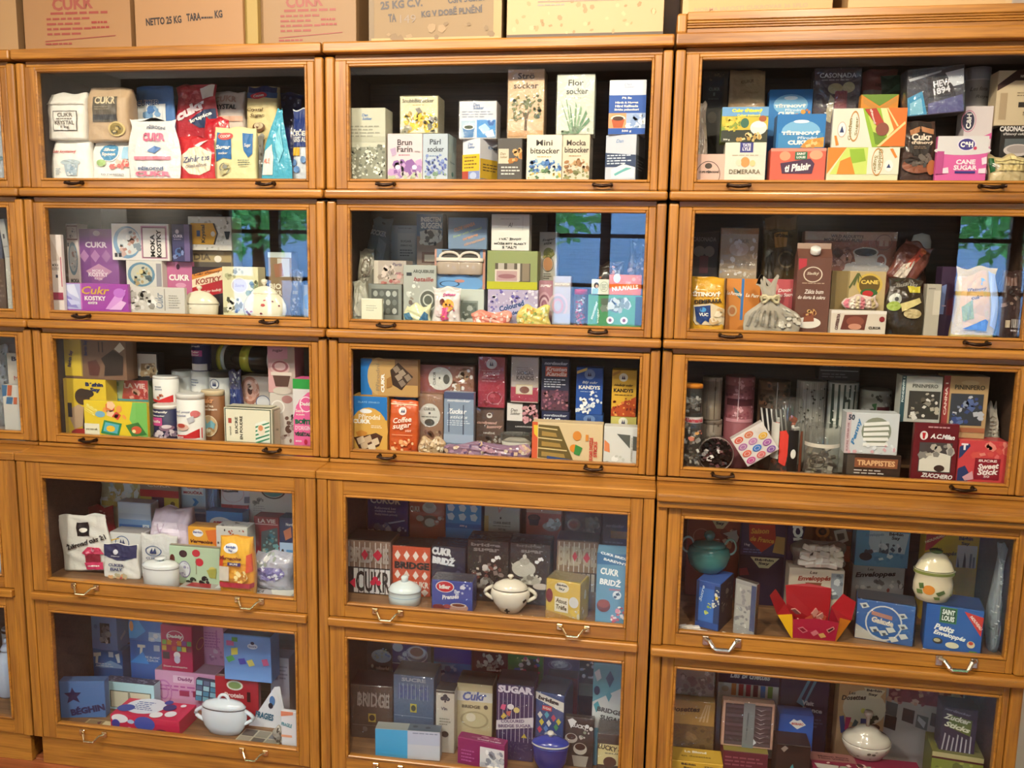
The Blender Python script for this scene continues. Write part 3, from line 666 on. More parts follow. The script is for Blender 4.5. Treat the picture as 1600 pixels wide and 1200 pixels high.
# ================================================================ goods, column by column
def goods_r1c1():
    G('a', 232, 455, 418, 632, .05, 'w', 'white sugar bag with red lettering and blue bowl sketch, under the framed-label bag', [T('Cukr krystalový', 40, 33, 66, 10, 'r', 0, 1), E(58, 62, 26, 8, 'b8c8d0'), P('a8bccb', (42, 68), (78, 68), (74, 98), (47, 98)), L(20, 78, 34, 96, 4, '93a9bb'), N(50, 70, 74, 96, 10, ['8fa7bb', 'd8e0e4'], 4)])
    G('b', 215, 225, 400, 445, None, 'e8e4dc', 'white paper sugar bag with framed CUKR KRYSTAL label on top of another bag', [R(22, 42, 84, 86, '5a5550'), R(24, 44, 82, 84, 'e8e4dc'), T('CUKR', 54, 51, 40, 9, '6a625a'), L(32, 57, 74, 63, 1, '8a837c'), T('KRYSTAL', 53, 68, 50, 9, '6a625a'), T('1 kg', 54, 78, 22, 7, '6a625a'), R(2, 25, 98, 27, 'b8b2aa')], on='a')
    G('c', 430, 465, 628, 632, .05, 'w', 'white sugar bag with blue oval emblem and small red fruit', [E(48, 30, 25, 28, '3f8fc0'), O(48, 30, 25, 28, 'w', .1), T('Silver', 48, 22, 30, 10, 'w', 0, 0, 2), T('Spoon', 48, 37, 34, 12, 'w', 0, 0, 2), E(30, 62, 12, 10, '9cc070'), N(55, 55, 92, 75, 12, ['e08880', 'd85c58', 'f0c0b0'], 6), R(80, 15, 96, 50, '9cc8e4'), T('to sweeten', 58, 95, 55, 6, '6a7080')])
    G('d', 405, 200, 610, 460, None, 'c2a584', 'brown kraft sugar bag with dark CUKR panel and gold seal', [R(20, 18, 78, 66, '5e564c'), T('CUKR', 50, 25, 50, 14, 'd8c8a4', 0, 0, 2), L(26, 36, 72, 44, 2, '8f8470'), R(22, 52, 78, 62, '35383f'), E(76, 79, 18, 14, '8a7430'), O(76, 79, 18, 14, 'd0b878', .2), N(66, 74, 86, 86, 8, ['c8b070', '4c4428'], 4)], on='c', d=.075)
    U('e', 610, 358, 862, 632, .042, 'eceae8', 'clear-topped pouch of white sugar with pink PŘÍRODNÍ CUKR print', [T('PŘÍRODNÍ', 58, 14, 42, 7, '4a5a78'), T('CUKR', 52, 31, 46, 15, 'e07898', 0, 0, 3), P('5f86c0', (40, 56), (52, 46), (66, 50), (55, 60)), R(14, 65, 84, 71, 'e88aa0'), T('PŘÍRODNÍ', 46, 86, 48, 7, '3a5a88', 0, 0, 2), T('CUKR', 50, 96, 70, 9, 'e07898', 0, 0, 3)], gloss=.5, d=.08)
    G('f', 650, 200, 835, 420, .15, '4a78b4', 'blue and white CUKIER sugar bag behind the pink-printed pouch', [R(6, 38, 80, 98, 'dfe2e4'), T('CUKIER', 34, 36, 62, 14, 'w', 4, 0, 3), T('CUKIER', 34, 36, 60, 12, '27508c', 4), N(24, 44, 60, 66, 12, ['4a78b4', '7aa2cc'], 9)])
    U('g', 825, 195, 1045, 470, .15, 'b8283a', 'red pouch with white cukr krupice lettering and tilted white flap', [T('cukr', 38, 42, 72, 20, 'f4dde0', 24, 0, 3), P('24345c', (34, 62), (70, 42), (98, 40), (98, 74), (60, 74)), T('krupice', 64, 56, 50, 9, 'w', 20, 0, 2), P('ddd4cc', (60, 3), (97, 1), (96, 20), (68, 24))], gloss=.5, d=.06, skew=.1)
    U('h', 850, 445, 1032, 632, .045, 'c8242e', 'red and cream sugar pouch beside the yellow sugar bag', [P('ece2c8', (10, 45), (30, 28), (60, 22), (94, 40), (90, 84), (60, 97), (34, 94), (10, 70)), T('Zahăr tos', 52, 54, 74, 16, '5a6488', 6, 1), T('Cristal mărunt', 52, 72, 60, 9, '8a7f88', 6, 1), P('f2ece4', (48, 22), (86, 2), (60, 26))], gloss=.4)
    G('i', 1000, 220, 1170, 400, .15, 'd8c8bc', 'white and pinkish bag lettered CUKR KRYSTAL behind the yellow bag', [T('CUKR', 44, 20, 68, 17, 'c09a8a', 0, 0, 2), T('KRYSTAL', 42, 42, 74, 14, '3a3a3c', 0, 0, 2), R(4, 68, 96, 82, 'd8a890')], d=.06)
    U('j', 975, 352, 1100, 470, .112, 'c02030', 'crumpled red plastic bag wedged behind the yellow sugar bag', [N(60, 5, 92, 30, 10, ['w', 'f0c0c0'], 4)], gloss=.8, d=.03, kind='pillow')
    G('k', 1020, 395, 1228, 632, .045, 'e6dca8', 'yellow paper sugar bag with blue curved bands and cow drawing', [P('2f6fae', (8, 10), (45, 14), (45, 66), (26, 62), (10, 70)), P('2f6fae', (70, 12), (94, 12), (94, 54), (84, 62), (74, 48)), E(30, 18, 19, 8, 'd05a5a'), T('COOP', 30, 18, 24, 6, 'w'), T('Sugar', 27, 42, 34, 11, 'w', 0, 0, 2), T('zucker', 27, 53, 22, 5, 'w'), T('Sugar', 84, 38, 14, 9, 'w'), O(30, 84, 12, 11, '7a7a70', .2), N(20, 74, 42, 94, 10, ['8a8a80', 'c8c090'], 5), L(62, 66, 90, 80, 3, '6a7868')])
    G('l', 1175, 195, 1330, 430, .15, 'dcc890', 'sugar bag with navy top and red logo and golden brown lower part', [R(4, 0, 96, 14, 'n'), R(2, 12, 98, 24, '3a5a8c'), E(40, 19, 26, 7, 'c83040'), T('Cosun', 40, 19, 34, 6, 'w'), T('Crystal', 34, 50, 52, 9, '5a4020', 0, 1), T('Sugar', 40, 62, 46, 9, '5a4020', 0, 1), E(46, 86, 20, 10, '6a4424'), E(46, 83, 14, 7, 'c8b490')], d=.06)
    U('m', 1240, 228, 1445, 420, .235, '24306a', 'dark navy plastic pouch leaning at the back by the turquoise cone', [N(10, 10, 90, 60, 10, ['3a4a8c', '5a6aa0'], 7)], gloss=.7, d=.05)
    U('n', 1250, 308, 1397, 632, .045, '48a8c4', 'turquoise cone-shaped bag with white front panel', [P('e8e4de', (5, 62), (34, 52), (42, 72), (40, 98), (4, 98)), T('ALE', 18, 77, 22, 7, 'e08070'), P('7cc8dc', (46, 40), (70, 22), (84, 60), (60, 80))], kind='cone', gloss=.5, skew=.35, d=.06)
    U('o', 1392, 300, 1505, 632, .05, 'd8dce2', 'navy and white crystal sugar pouch with yellow corner by the door stile', [R(2, 2, 98, 57, '22387a'), T('ČEČER', 42, 36, 76, 10, 'w', 0, 0, 2), T('KRISTAL', 40, 46, 60, 8, 'w'), R(4, 58, 44, 70, 'e8b030'), E(18, 80, 12, 5, '6a94cc'), E(30, 90, 14, 5, '6a94cc'), E(60, 76, 12, 5, '7aa0d0')], gloss=.3, d=.06, wr=.002)
    U('p', 1195, 430, 1268, 632, .115, '9a9894', 'small grey clear bag squeezed between yellow bag and turquoise cone', [N(10, 20, 90, 90, 14, ['c8c8c4', '6a6864'], 12)], gloss=.6, d=.03)
stock('r1c1', goods_r1c1)
def goods_r2c1():
    B('a', 246, 205, 300, 560, .04, 'e8dcd8', 'narrow white MOKA KOSTKY box standing at the door edge', [T('MOKA', 42, 41, 56, 4, 'k'), T('KOSTKY', 42, 46, 60, 4, 'k'), R(40, 54, 60, 58, '2a2a48'), R(88, 30, 96, 70, 'b84a6a'), P('d2c2b8', (0, 0), (40, 14), (90, 34), (20, 36)), R(10, 78, 98, 88, '9a2a50')], d=.06)
    B('b', 300, 152, 378, 440, .14, 'd8ccc8', 'white MOKA box with dark frame and blue oval beside the lattice box', [R(6, 3, 98, 27, '6a3038'), R(10, 5, 94, 25, 'd8ccc8'), N(30, 8, 80, 22, 8, ['4a4a58', '8a7a80'], 8), E(52, 58, 40, 28, '6a8498'), E(52, 58, 32, 22, 'a8a8b0'), N(30, 44, 78, 72, 14, ['7a8490', 'c0bcc0', '8a6a68'], 10), T('MOKA', 60, 95, 70, 7, 'k', 0, 0, 2), R(10, 32, 24, 38, '3a3a4a')], d=.05)
    B('c', 380, 178, 568, 438, .135, '8a4a94', 'purple CUKR MOKA KOSTKY box with lattice pattern', [R(0, 0, 30, 100, '7a3c8a'), P('b07ab0', (2, 50), (14, 38), (26, 50), (14, 62)), P('b07ab0', (30, 50), (42, 38), (54, 50), (42, 62)), P('a06aa4', (58, 50), (70, 38), (82, 50), (70, 62)), P('c08aae', (16, 78), (50, 64), (84, 78), (50, 96)), E(48, 8, 9, 5, 'c8a0c4'), T('CUKR', 46, 29, 56, 11, 'e4d0e0', 0, 0, 2), T('MOKA', 48, 77, 30, 5, 'ecd8e4'), T('KOSTKY', 48, 84, 50, 8, 'ecd8e4', 0, 0, 2), T('0,5 kg', 48, 92, 20, 4, 'ecd8e4')], gloss=.4)
    B('d', 298, 440, 615, 566, .04, 'a23aa8', 'magenta Cukr KOSTKY box with crumpled lavender foil end', [R(0, 2, 29, 100, 'b4b8e2'), P('d8dcf4', (3, 10), (20, 4), (27, 60), (12, 40)), P('8a84cc', (2, 40), (14, 56), (25, 96), (6, 90)), P('c8ccf0', (8, 60), (26, 70), (28, 80), (14, 84)), R(29, 0, 31, 100, 'c86ac0'), T('Cukr', 52, 26, 42, 30, 'd4a83c', 0, 1), T('KOSTKY', 51, 56, 32, 17, 'w', 0, 0, 2), T('extra', 47, 73, 14, 11, 'w', 0, 1), P('d89ae0', (66, 96), (82, 40), (98, 20), (92, 60), (76, 98)), E(88, 34, 9, 18, 'c070d0'), P('e8b8ec', (72, 98), (90, 62), (98, 70), (90, 98))], gloss=.5, d=.07)
    B('e', 607, 330, 780, 458, .13, 'd8d4cc', 'white box with small blue oval dessert picture under the wide MOKA KOSTKY box', [E(42, 52, 38, 46, '6a90a8'), E(43, 52, 30, 38, 'c4c4b4'), N(22, 25, 66, 85, 22, ['8a9a90', 'd8c890', '5a6a70', 'b09a70'], 7), R(84, 10, 98, 96, '9a98a0')])
    B('f', 537, 152, 812, 326, None, 'e6e0dc', 'wide white MOKA KOSTKY box with blue oval and sideways lettering', [R(52, 6, 97, 96, 'c490a8'), R(54, 10, 95, 94, '6a3a48'), R(55, 12, 94, 92, 'e6e0dc'), E(27, 52, 24, 45, '7aa0c0'), E(30, 50, 20, 38, 'd4d8d8'), N(14, 22, 48, 84, 22, ['b08070', 'e8e4e0', '8a98a4', 'c8a8a0'], 5), T('MOKA', 72, 60, 62, 8, 'k', 90, 0, 2), T('KOSTKY', 83, 54, 76, 8, 'k', 90, 0, 2), R(5, 82, 10, 93, '2a2a38'), R(12, 82, 17, 93, '2a2a38')], on='e', gloss=.3)
    B('g', 784, 335, 925, 458, .13, 'c06a94', 'pink box with white CUKR lettering and small black mark', [T('CUKR', 55, 62, 70, 24, 'w', 0, 0, 2), E(52, 20, 6, 11, '4a1a3a'), E(60, 92, 18, 10, 'd89ab8')], gloss=.3)
    B('h', 826, 155, 912, 333, None, '3c3a66', 'narrow navy and purple CUKR box on the pink box', [R(70, 0, 100, 100, '6a5a88'), E(32, 20, 10, 6, 'c8c0d8'), T('CUKR', 36, 32, 54, 8, 'e0d8e8', 0, 0, 2), L(12, 38, 56, 44, 1, 'a8a0c0'), E(36, 76, 20, 12, '4a6aa0'), N(14, 62, 60, 92, 8, ['5a78b0', '7a8ab8', '2a2a50'], 12)], on='g')
    B('i', 616, 458, 888, 572, .045, 'd4d0c8', 'white and silver sketched sugar box behind the lidded bowl', [R(64, 6, 66, 98, 'a8a49c'), T('Cukr', 55, 56, 66, 14, '8a94a4', 90, 1), P('8a8880', (2, 30), (8, 55), (14, 30), (8, 12)), N(4, 14, 46, 94, 34, ['b4b0a8', '9a968e', 'f0eeea', 'e4e0da'], 6), L(72, 30, 94, 90, 6, 'a8a49c')], gloss=.3)
    B('j', 918, 282, 1116, 372, .15, '8a7c60', 'grey and gold DIA sugar box under the yellow-label pack', [R(2, 6, 98, 60, 'a8946a'), T('DIA', 28, 34, 42, 34, '6a5c48', 0, 0, 2), E(66, 44, 9, 18, 'e4dccc'), R(2, 62, 98, 98, '5a5248')])
    B('k', 905, 118, 1112, 278, None, 'dcd8cc', 'white lacy pack with yellow sideways Krystal label', [N(2, 2, 98, 98, 70, ['c4c0b0', 'eceae2', 'b4b0a0'], 4), P('e6a818', (6, 20), (62, 20), (68, 50), (62, 84), (6, 84)), P('3a3228', (58, 20), (62, 20), (70, 50), (62, 84), (58, 84), (66, 50)), T('Krystal', 36, 52, 54, 11, '3a2c10', 90, 0, 2), R(20, 42, 28, 60, '2a4a6a'), E(58, 52, 5, 8, 'f0e8d0'), P('2a3a44', (84, 44), (98, 44), (94, 68), (88, 68)), T('2', 92, 18, 4, 8, '2a3a44')], on='j', gloss=.2)
    B('l', 925, 360, 1072, 572, .105, '2a2028', 'orange red and black cane sugar box behind the lidded bowl', [P('d88a3a', (0, 18), (100, 0), (100, 8), (0, 30)), P('e8d8b8', (0, 30), (100, 8), (100, 28), (0, 48)), P('b02430', (0, 48), (100, 28), (100, 58), (0, 74)), T('KOSTKY', 54, 30, 84, 13, '9a4a3c', 9, 1, 2), T('Cukr třtinový', 50, 14, 84, 8, '5a2a1a', 9, 1), T('Cukr hnědý', 66, 54, 58, 8, 'f0e0d0', 8, 1), E(70, 84, 18, 10, 'd0d4dc')], d=.05)
    pot('m', 845, 452, 1026, 578, .045, 'e6dec6', 'cream lidded porcelain bowl with red painted motifs on the lid', [(.55, 0), (.7, .02), (.93, .2), (.98, .48), (.96, .5), (.9, .52)], lidprof=[(.99, .51), (1, .53), (.86, .66), (.55, .8), (.2, .86), (.02, .87)], knob=[(.06, .85), (.07, .90), (.14, .94), (.12, .98), (.02, 1)], sq=.7, art=[N(26, 60, 46, 70, 3, ['b0a898'], 4)], band=[(.965, .49, .025, 'b8b0a0')])
    if not K.dry:
        q = bpy.data.objects['sugar_bowl']
        for k in range(5):
            a = math.radians(-150+30*k); rr = .030
            lathe('painted_flower', [(.0005, 0), (.0065, .0004), (.0060, .0014), (.0006, .0018)], mat('d05040', .3, .4), q, seg=10).location = (rr*math.cos(a), rr*.7*math.sin(a), .054)
    B('n', 1070, 360, 1242, 582, .10, 'dcd8b0', 'cream sugar box with dark flower sketches and pale lilac oval', [E(48, 40, 24, 17, 'c8c4d4'), O(48, 40, 24, 17, 'f0ece0', .12), T('Sucre', 48, 40, 26, 7, '9a90b4', 0, 1), N(4, 68, 52, 98, 20, ['4a4a3c', '8a8a70', 'eceadc'], 8), N(70, 30, 98, 60, 12, ['4a6a4a', '8a9a70', '6a7a5a'], 7), N(8, 4, 60, 22, 8, ['8a8a68', 'b0b088'], 7)], d=.05)
    pot('o', 1150, 418, 1354, 588, .04, 'ece6cc', 'cream lobed porcelain pot with tiny flowers and knobbed lid', [(.5, 0), (.62, .02), (.86, .14), (.98, .32), (.96, .46), (.8, .6), (.62, .68)], lidprof=[(.64, .675), (.62, .71), (.45, .79), (.2, .84), (.03, .85)], knob=[(.07, .84), (.06, .88), (.15, .93), (.13, .98), (.02, 1)], lobes=10, sq=.55, art=[N(16, 44, 84, 76, 9, ['c05050', '8a9a4a', 'b04a5a', '7a3a4a'], 3.5)])
    B('p', 1290, 290, 1402, 500, .16, '8a7458', 'brown BIO CUKR pack with pale translucent top', [R(0, 0, 100, 12, 'b8c0bc'), R(40, 14, 92, 56, 'c0bcb0'), P('9a6a50', (24, 28), (60, 24), (66, 54), (30, 58)), T('BIO', 30, 78, 52, 13, 'e4ddc8', 0, 0, 2), T('CUKR', 30, 93, 56, 12, 'e4ddc8', 0, 0, 2)], d=.05, name='sugar_pack', cat='pack')
    U('q', 1390, 378, 1446, 588, .06, '3a342e', 'slim dark brown pouch standing by the lobed cream pot', [R(30, 46, 76, 54, '8a8272'), N(10, 60, 90, 96, 16, ['6a6254', '4a443c', '8a8070'], 12)], d=.035, gloss=.5)
    B('r', 1444, 448, 1500, 586, .10, 'c8d0d8', 'pale bluish box at the corner beside the slim dark pouch', [P('8ab4e0', (30, 40), (60, 30), (90, 90), (40, 80))], d=.05)
stock('r2c1', goods_r2c1)
def goods_r3c1():
    B('a', 300, 284, 512, 548, .088, 'e6c62e', 'yellow sugar box with dark picture of a bowing figure', [R(0, 0, 8, 100, 'c8a83c'), E(44, 32, 18, 15, '4a3424'), E(50, 26, 22, 8, '3a2a1c'), P('c8a888', (16, 54), (34, 46), (48, 52), (46, 84), (22, 92), (12, 74)), P('3a2a24', (46, 50), (70, 64), (64, 92), (40, 98), (44, 70)), R(8, 44, 18, 70, '3a3038'), E(38, 98, 24, 8, 'b0302c'), T('Béghin', 74, 10, 42, 9, 'n', 0, 0, 3), T('Say', 76, 19, 24, 9, 'n', 0, 0, 3)], d=.14)
    B('b', 310, 92, 606, 274, None, '7a5c48', 'yellow-sided box with brown picture on top of the yellow figure box', [R(0, 2, 27, 99, 'e2c43c'), R(27, 0, 29, 100, 'b89a3c'), T('Béghin Say', 10, 54, 44, 7, '3a3060', 80, 0, 2), T('Béghin Say', 36, 24, 40, 7, 'n', 90, 0, 2), R(56, 6, 58, 34, '3a2a24'), R(62, 6, 64, 34, '3a2a24'), P('5a3028', (38, 60), (52, 54), (58, 74), (54, 96), (40, 96)), P('2f2420', (60, 50), (80, 26), (96, 44), (94, 92), (64, 96), (66, 70)), P('d8d0c0', (82, 24), (92, 6), (99, 22), (90, 34))], on='a', d=.13)
    B('c', 405, 392, 708, 560, .03, 'e8cc2c', 'yellow and green box with cartoon fruit pieces and sachets', [P('7ac060', (78, 0), (100, 0), (100, 100), (90, 100), (72, 50)), R(0, 66, 24, 100, 'e8e4cc'), N(34, 10, 66, 44, 12, ['e07a3c', 'd84a3c', 'f0a050', 'f0c8a0'], 6, 3), E(26, 38, 8, 9, '7ab0d0'), P('2a8a5c', (32, 54), (60, 62), (54, 99), (26, 92)), P('5ab4c8', (34, 60), (56, 66), (52, 92), (30, 86)), E(42, 78, 7, 9, 'f0c030'), P('3a7a3c', (66, 66), (86, 56), (99, 90), (76, 99)), E(83, 78, 8, 11, 'd05a3c'), E(79, 82, 3, 5, 'f4e0a0'), T('LA VIE', 12, 26, 18, 20, 'f6ec8c', 60, 0, 2), T('pour mon café', 12, 82, 18, 8, '6a6a50')], d=.05, gloss=.3)
    B('d', 516, 288, 713, 440, .15, 'b8c8a0', 'pale green box with red lettered band behind the cartoon fruit box', [P('c84a4c', (44, 0), (100, 0), (100, 60), (36, 60)), T('LA VIE', 68, 18, 50, 16, 'f4d8d0', 0, 0, 2), N(46, 30, 98, 60, 14, ['e88a80', 'b83a40', 'f0b0a0'], 7), R(4, 8, 30, 20, '8ab070'), R(0, 60, 100, 66, '4aa8b0')], d=.06, wrap=1)
    B('e', 606, 160, 760, 284, None, '2c2a30', 'black and pink packet with pale photo card at its right', [R(22, 30, 36, 96, '9a4a74'), T('sweet', 10, 50, 50, 8, 'e8a0c0', 80), R(26, 2, 96, 88, 'd8d0c4'), P('a88a68', (48, 40), (90, 36), (92, 86), (44, 86)), N(50, 44, 90, 84, 12, ['8a6a48', 'c8a880', 'e4d4b8'], 9)], on='d', d=.04)
    C('f', 712, 415, 831, 566, .04, '24284e', 'navy sugar shaker tin with pink band under a white tin', [R(0, 0, 100, 4, 'w'), T('ProFamily', 44, 19, 66, 8, 'w', 0, 0, 2), T('Puderzucker', 40, 30, 56, 5, 'w'), R(8, 36, 58, 62, 'c84a8c'), T('Vanille', 32, 48, 40, 9, 'w'), E(70, 68, 24, 10, '8a6a80'), E(72, 64, 16, 6, 'd8c8d0'), N(6, 78, 94, 98, 16, ['b8a8b4', '8a7890', 'd8ccd4'], 9)], lid='e4e0da', wr=0)
    C('g', 715, 274, 833, 413, None, 'e4e2de', 'white shaker tin with red wave foot standing on the navy tin', [P('c8282c', (2, 98), (2, 84), (40, 90), (98, 66), (98, 98)), N(34, 66, 58, 82, 6, ['a04838', 'c87858'], 6), L(24, 34, 66, 54, 2, '9aa4b4')], on='f')
    C('h', 828, 362, 956, 574, .035, 'e4e2de', 'white icing sugar tin with red wave foot and red lettering', [P('c8282c', (2, 98), (2, 92), (50, 90), (98, 74), (98, 98)), T('Moč. posyp', 36, 38, 62, 6, '7a84a8', 2, 1), T('sacharóza', 32, 46, 40, 5, '7a84a8', 2, 1), E(82, 42, 14, 8, 'd87878'), P('c0c0c8', (56, 52), (78, 46), (82, 58), (62, 64)), E(36, 72, 26, 8, 'd8b4a8'), E(34, 69, 16, 5, 'b84a40'), T('Pudrák', 28, 94, 34, 4, 'w')], lid='e4e2de')
    C('i', 953, 344, 1060, 578, .04, '8a5a34', 'brown sugar shaker tin with skyline oval picture', [T('Cukr', 40, 18, 62, 11, 'e8a878', 0, 0, 2), T('moučka', 40, 29, 60, 6, 'f0e0cc'), T('s vanilínem', 48, 36, 70, 5, 'f0e0cc'), E(48, 70, 36, 22, 'c8ac84'), O(48, 70, 36, 22, 'e0d0b0', .08), P('7ab0c0', (20, 62), (34, 54), (40, 66), (60, 58), (76, 66), (70, 76), (24, 76)), N(24, 74, 70, 88, 10, ['e8dcc0', 'b08a5c'], 9)], lid='d8c4a0')
    C('j', 805, 247, 900, 372, .15, 'd8d8d4', 'plain white tin standing behind the navy tin', [R(20, 10, 22, 90, 'c0c0bc')])
    C('k', 901, 245, 990, 372, .15, 'dcdcd8', 'white tin lettered Zucker below the tall navy tin', [L(14, 30, 60, 60, 3, '8a94a8'), T('Mr. Zuk', 48, 84, 60, 12, '3a3a44', 0, 0, 2)])
    C('l', 905, 112, 988, 243, None, '2a3060', 'tall navy and white tin standing on the lettered white tin', [R(0, 76, 100, 100, 'd8d8dc'), T('profi', 40, 12, 54, 8, 'e0e0ec'), R(10, 26, 78, 48, 'b04080'), T('Puder', 40, 32, 50, 8, 'w'), T('Zucker', 40, 42, 50, 7, 'w')], on='k')
    C('m', 990, 250, 1090, 372, .145, 'd8d8d4', 'white tin with dark lid and small round emblem', [E(40, 48, 24, 20, 'e8e8ea'), O(40, 48, 24, 20, '3a4a78', .14), P('2a3a68', (30, 56), (36, 36), (42, 56)), P('2a3a68', (40, 56), (46, 36), (52, 56)), L(20, 72, 70, 90, 2, '7a8098')], lid='2a2a2e')
    U('n', 1094, 245, 1160, 420, .105, '3a3a66', 'dark blue clear bag with crumpled top beside the brown tin', [E(32, 64, 24, 10, 'c0c8dc'), R(6, 50, 94, 96, '2c3c78'), T('CUKIER', 40, 66, 50, 7, 'b8c4e0'), N(10, 4, 90, 40, 18, ['8a8a94', '5a5a62', 'b8b8c0'], 9)], gloss=.8, d=.045)
    B('o', 1163, 270, 1296, 415, .19, 'd4c8bc', 'cream box with ring cake picture at the back', [E(30, 48, 34, 46, 'b07a68'), E(30, 48, 26, 36, 'd8a898'), E(30, 48, 9, 14, '5a3a30'), N(4, 12, 56, 88, 14, ['a06a58', 'c89080', 'e0c0b4'], 8), E(76, 86, 26, 24, 'e4e4e8'), O(76, 86, 26, 24, '4a5a88', .1)], d=.06)
    B('p', 1298, 352, 1415, 590, .085, 'c8c0b8', 'pale box with round cake prints beneath the pink cupcake box', [E(72, 12, 22, 8, 'a87a78'), O(34, 28, 28, 14, 'e4e0dc', .2), E(76, 72, 14, 8, '5a4038'), N(50, 40, 98, 96, 12, ['8a6a60', 'b0a098', '6a5048'], 9), T('CUKR', 90, 52, 24, 8, '3a3030', 80)], d=.06)
    B('q', 1288, 122, 1418, 352, None, 'd0a0a0', 'pink and cream box with a cupcake and round cup picture', [T('CUKR', 42, 10, 42, 5, '5a3a40'), L(28, 18, 60, 24, 1, '6a4a50'), R(60, 0, 100, 100, 'b8a89c'), R(0, 0, 74, 28, 'd49aa8'), T('sugar', 38, 12, 40, 6, '5a3a44', 0, 1), E(46, 46, 36, 15, 'dcb8b4'), O(46, 44, 30, 12, 'a8686c', .3), P('5a4038', (18, 62), (84, 62), (74, 86), (28, 86)), R(12, 56, 88, 63, 'd8ccc0'), E(52, 95, 34, 8, 'c8c0b4')], on='p')
    B('r', 1410, 284, 1512, 600, .04, 'e6639c', 'green and pink tall pack lettered BOITE VEGETALE', [R(0, 0, 100, 15, '2f9a44'), P('d8d4d4', (0, 15), (100, 15), (60, 24), (16, 40), (0, 60)), P('e6639c', (8, 50), (30, 32), (70, 20), (100, 17), (100, 100), (4, 100)), O(62, 38, 32, 12, 'f4e0ea', .14), T('Daddy', 62, 38, 56, 7, 'w', 0, 0, 2), T('Sucre', 30, 48, 36, 5, 'w'), T('en poudre', 34, 54, 40, 4, 'w'), T('BOÎTE', 48, 64, 78, 9, '1f6a50', 0, 0, 3), T("D'ORIGINE", 50, 74, 82, 7, 'f4c8dc', 0, 0, 2), T('VÉGÉTALE', 48, 83, 84, 7, '1f4a40', 0, 0, 3), E(58, 95, 8, 4, 'c02848'), L(10, 92, 40, 98, 1, 'f4d0e0')], d=.06)
    lying_canister('t', 1035, 130, 1293, 268, .185, 'o', 'dark canister with yellow ends lying on the ring cake box')
    B('s', 1078, 424, 1308, 594, .028, 'dcd8c0', 'cream SUCRE EN POUDRE box with green striped panel and dark border', [R(2, 2, 98, 98, '3c4c40'), R(4, 4.5, 96, 95.5, 'e4e0c8'), T('SUCRE', 26, 50, 48, 6, '3a3a34', 90, 0, 2), T('EN POUDRE', 36, 56, 66, 6, '3a3a34', 90, 0, 2), R(9, 30, 16, 44, 'b04a40'), T('tamisé', 13, 66, 26, 4, '8a8a7c', 90), P('e6ece0', (66, 42), (86, 32), (95, 40), (95, 94), (66, 94)), *[P('3a8a68', (66, 50+k*11), (95, 36+k*11), (95, 40+k*11), (66, 55+k*11)) for k in range(5)], E(78, 60, 8, 16, 'e8dcc8'), E(77, 54, 5, 8, 'd08a60'), face('T'), R(3, 6, 97, 94, '3c4c40'), R(4, 9, 96, 91, 'd4d0b8'), face('R'), R(8, 3, 92, 97, '8a8674'), R(11, 5, 89, 95, 'cdc8ae'), T('1kg', 50, 50, 30, 6, '5a5a4c')], d=.075, yaw=0)

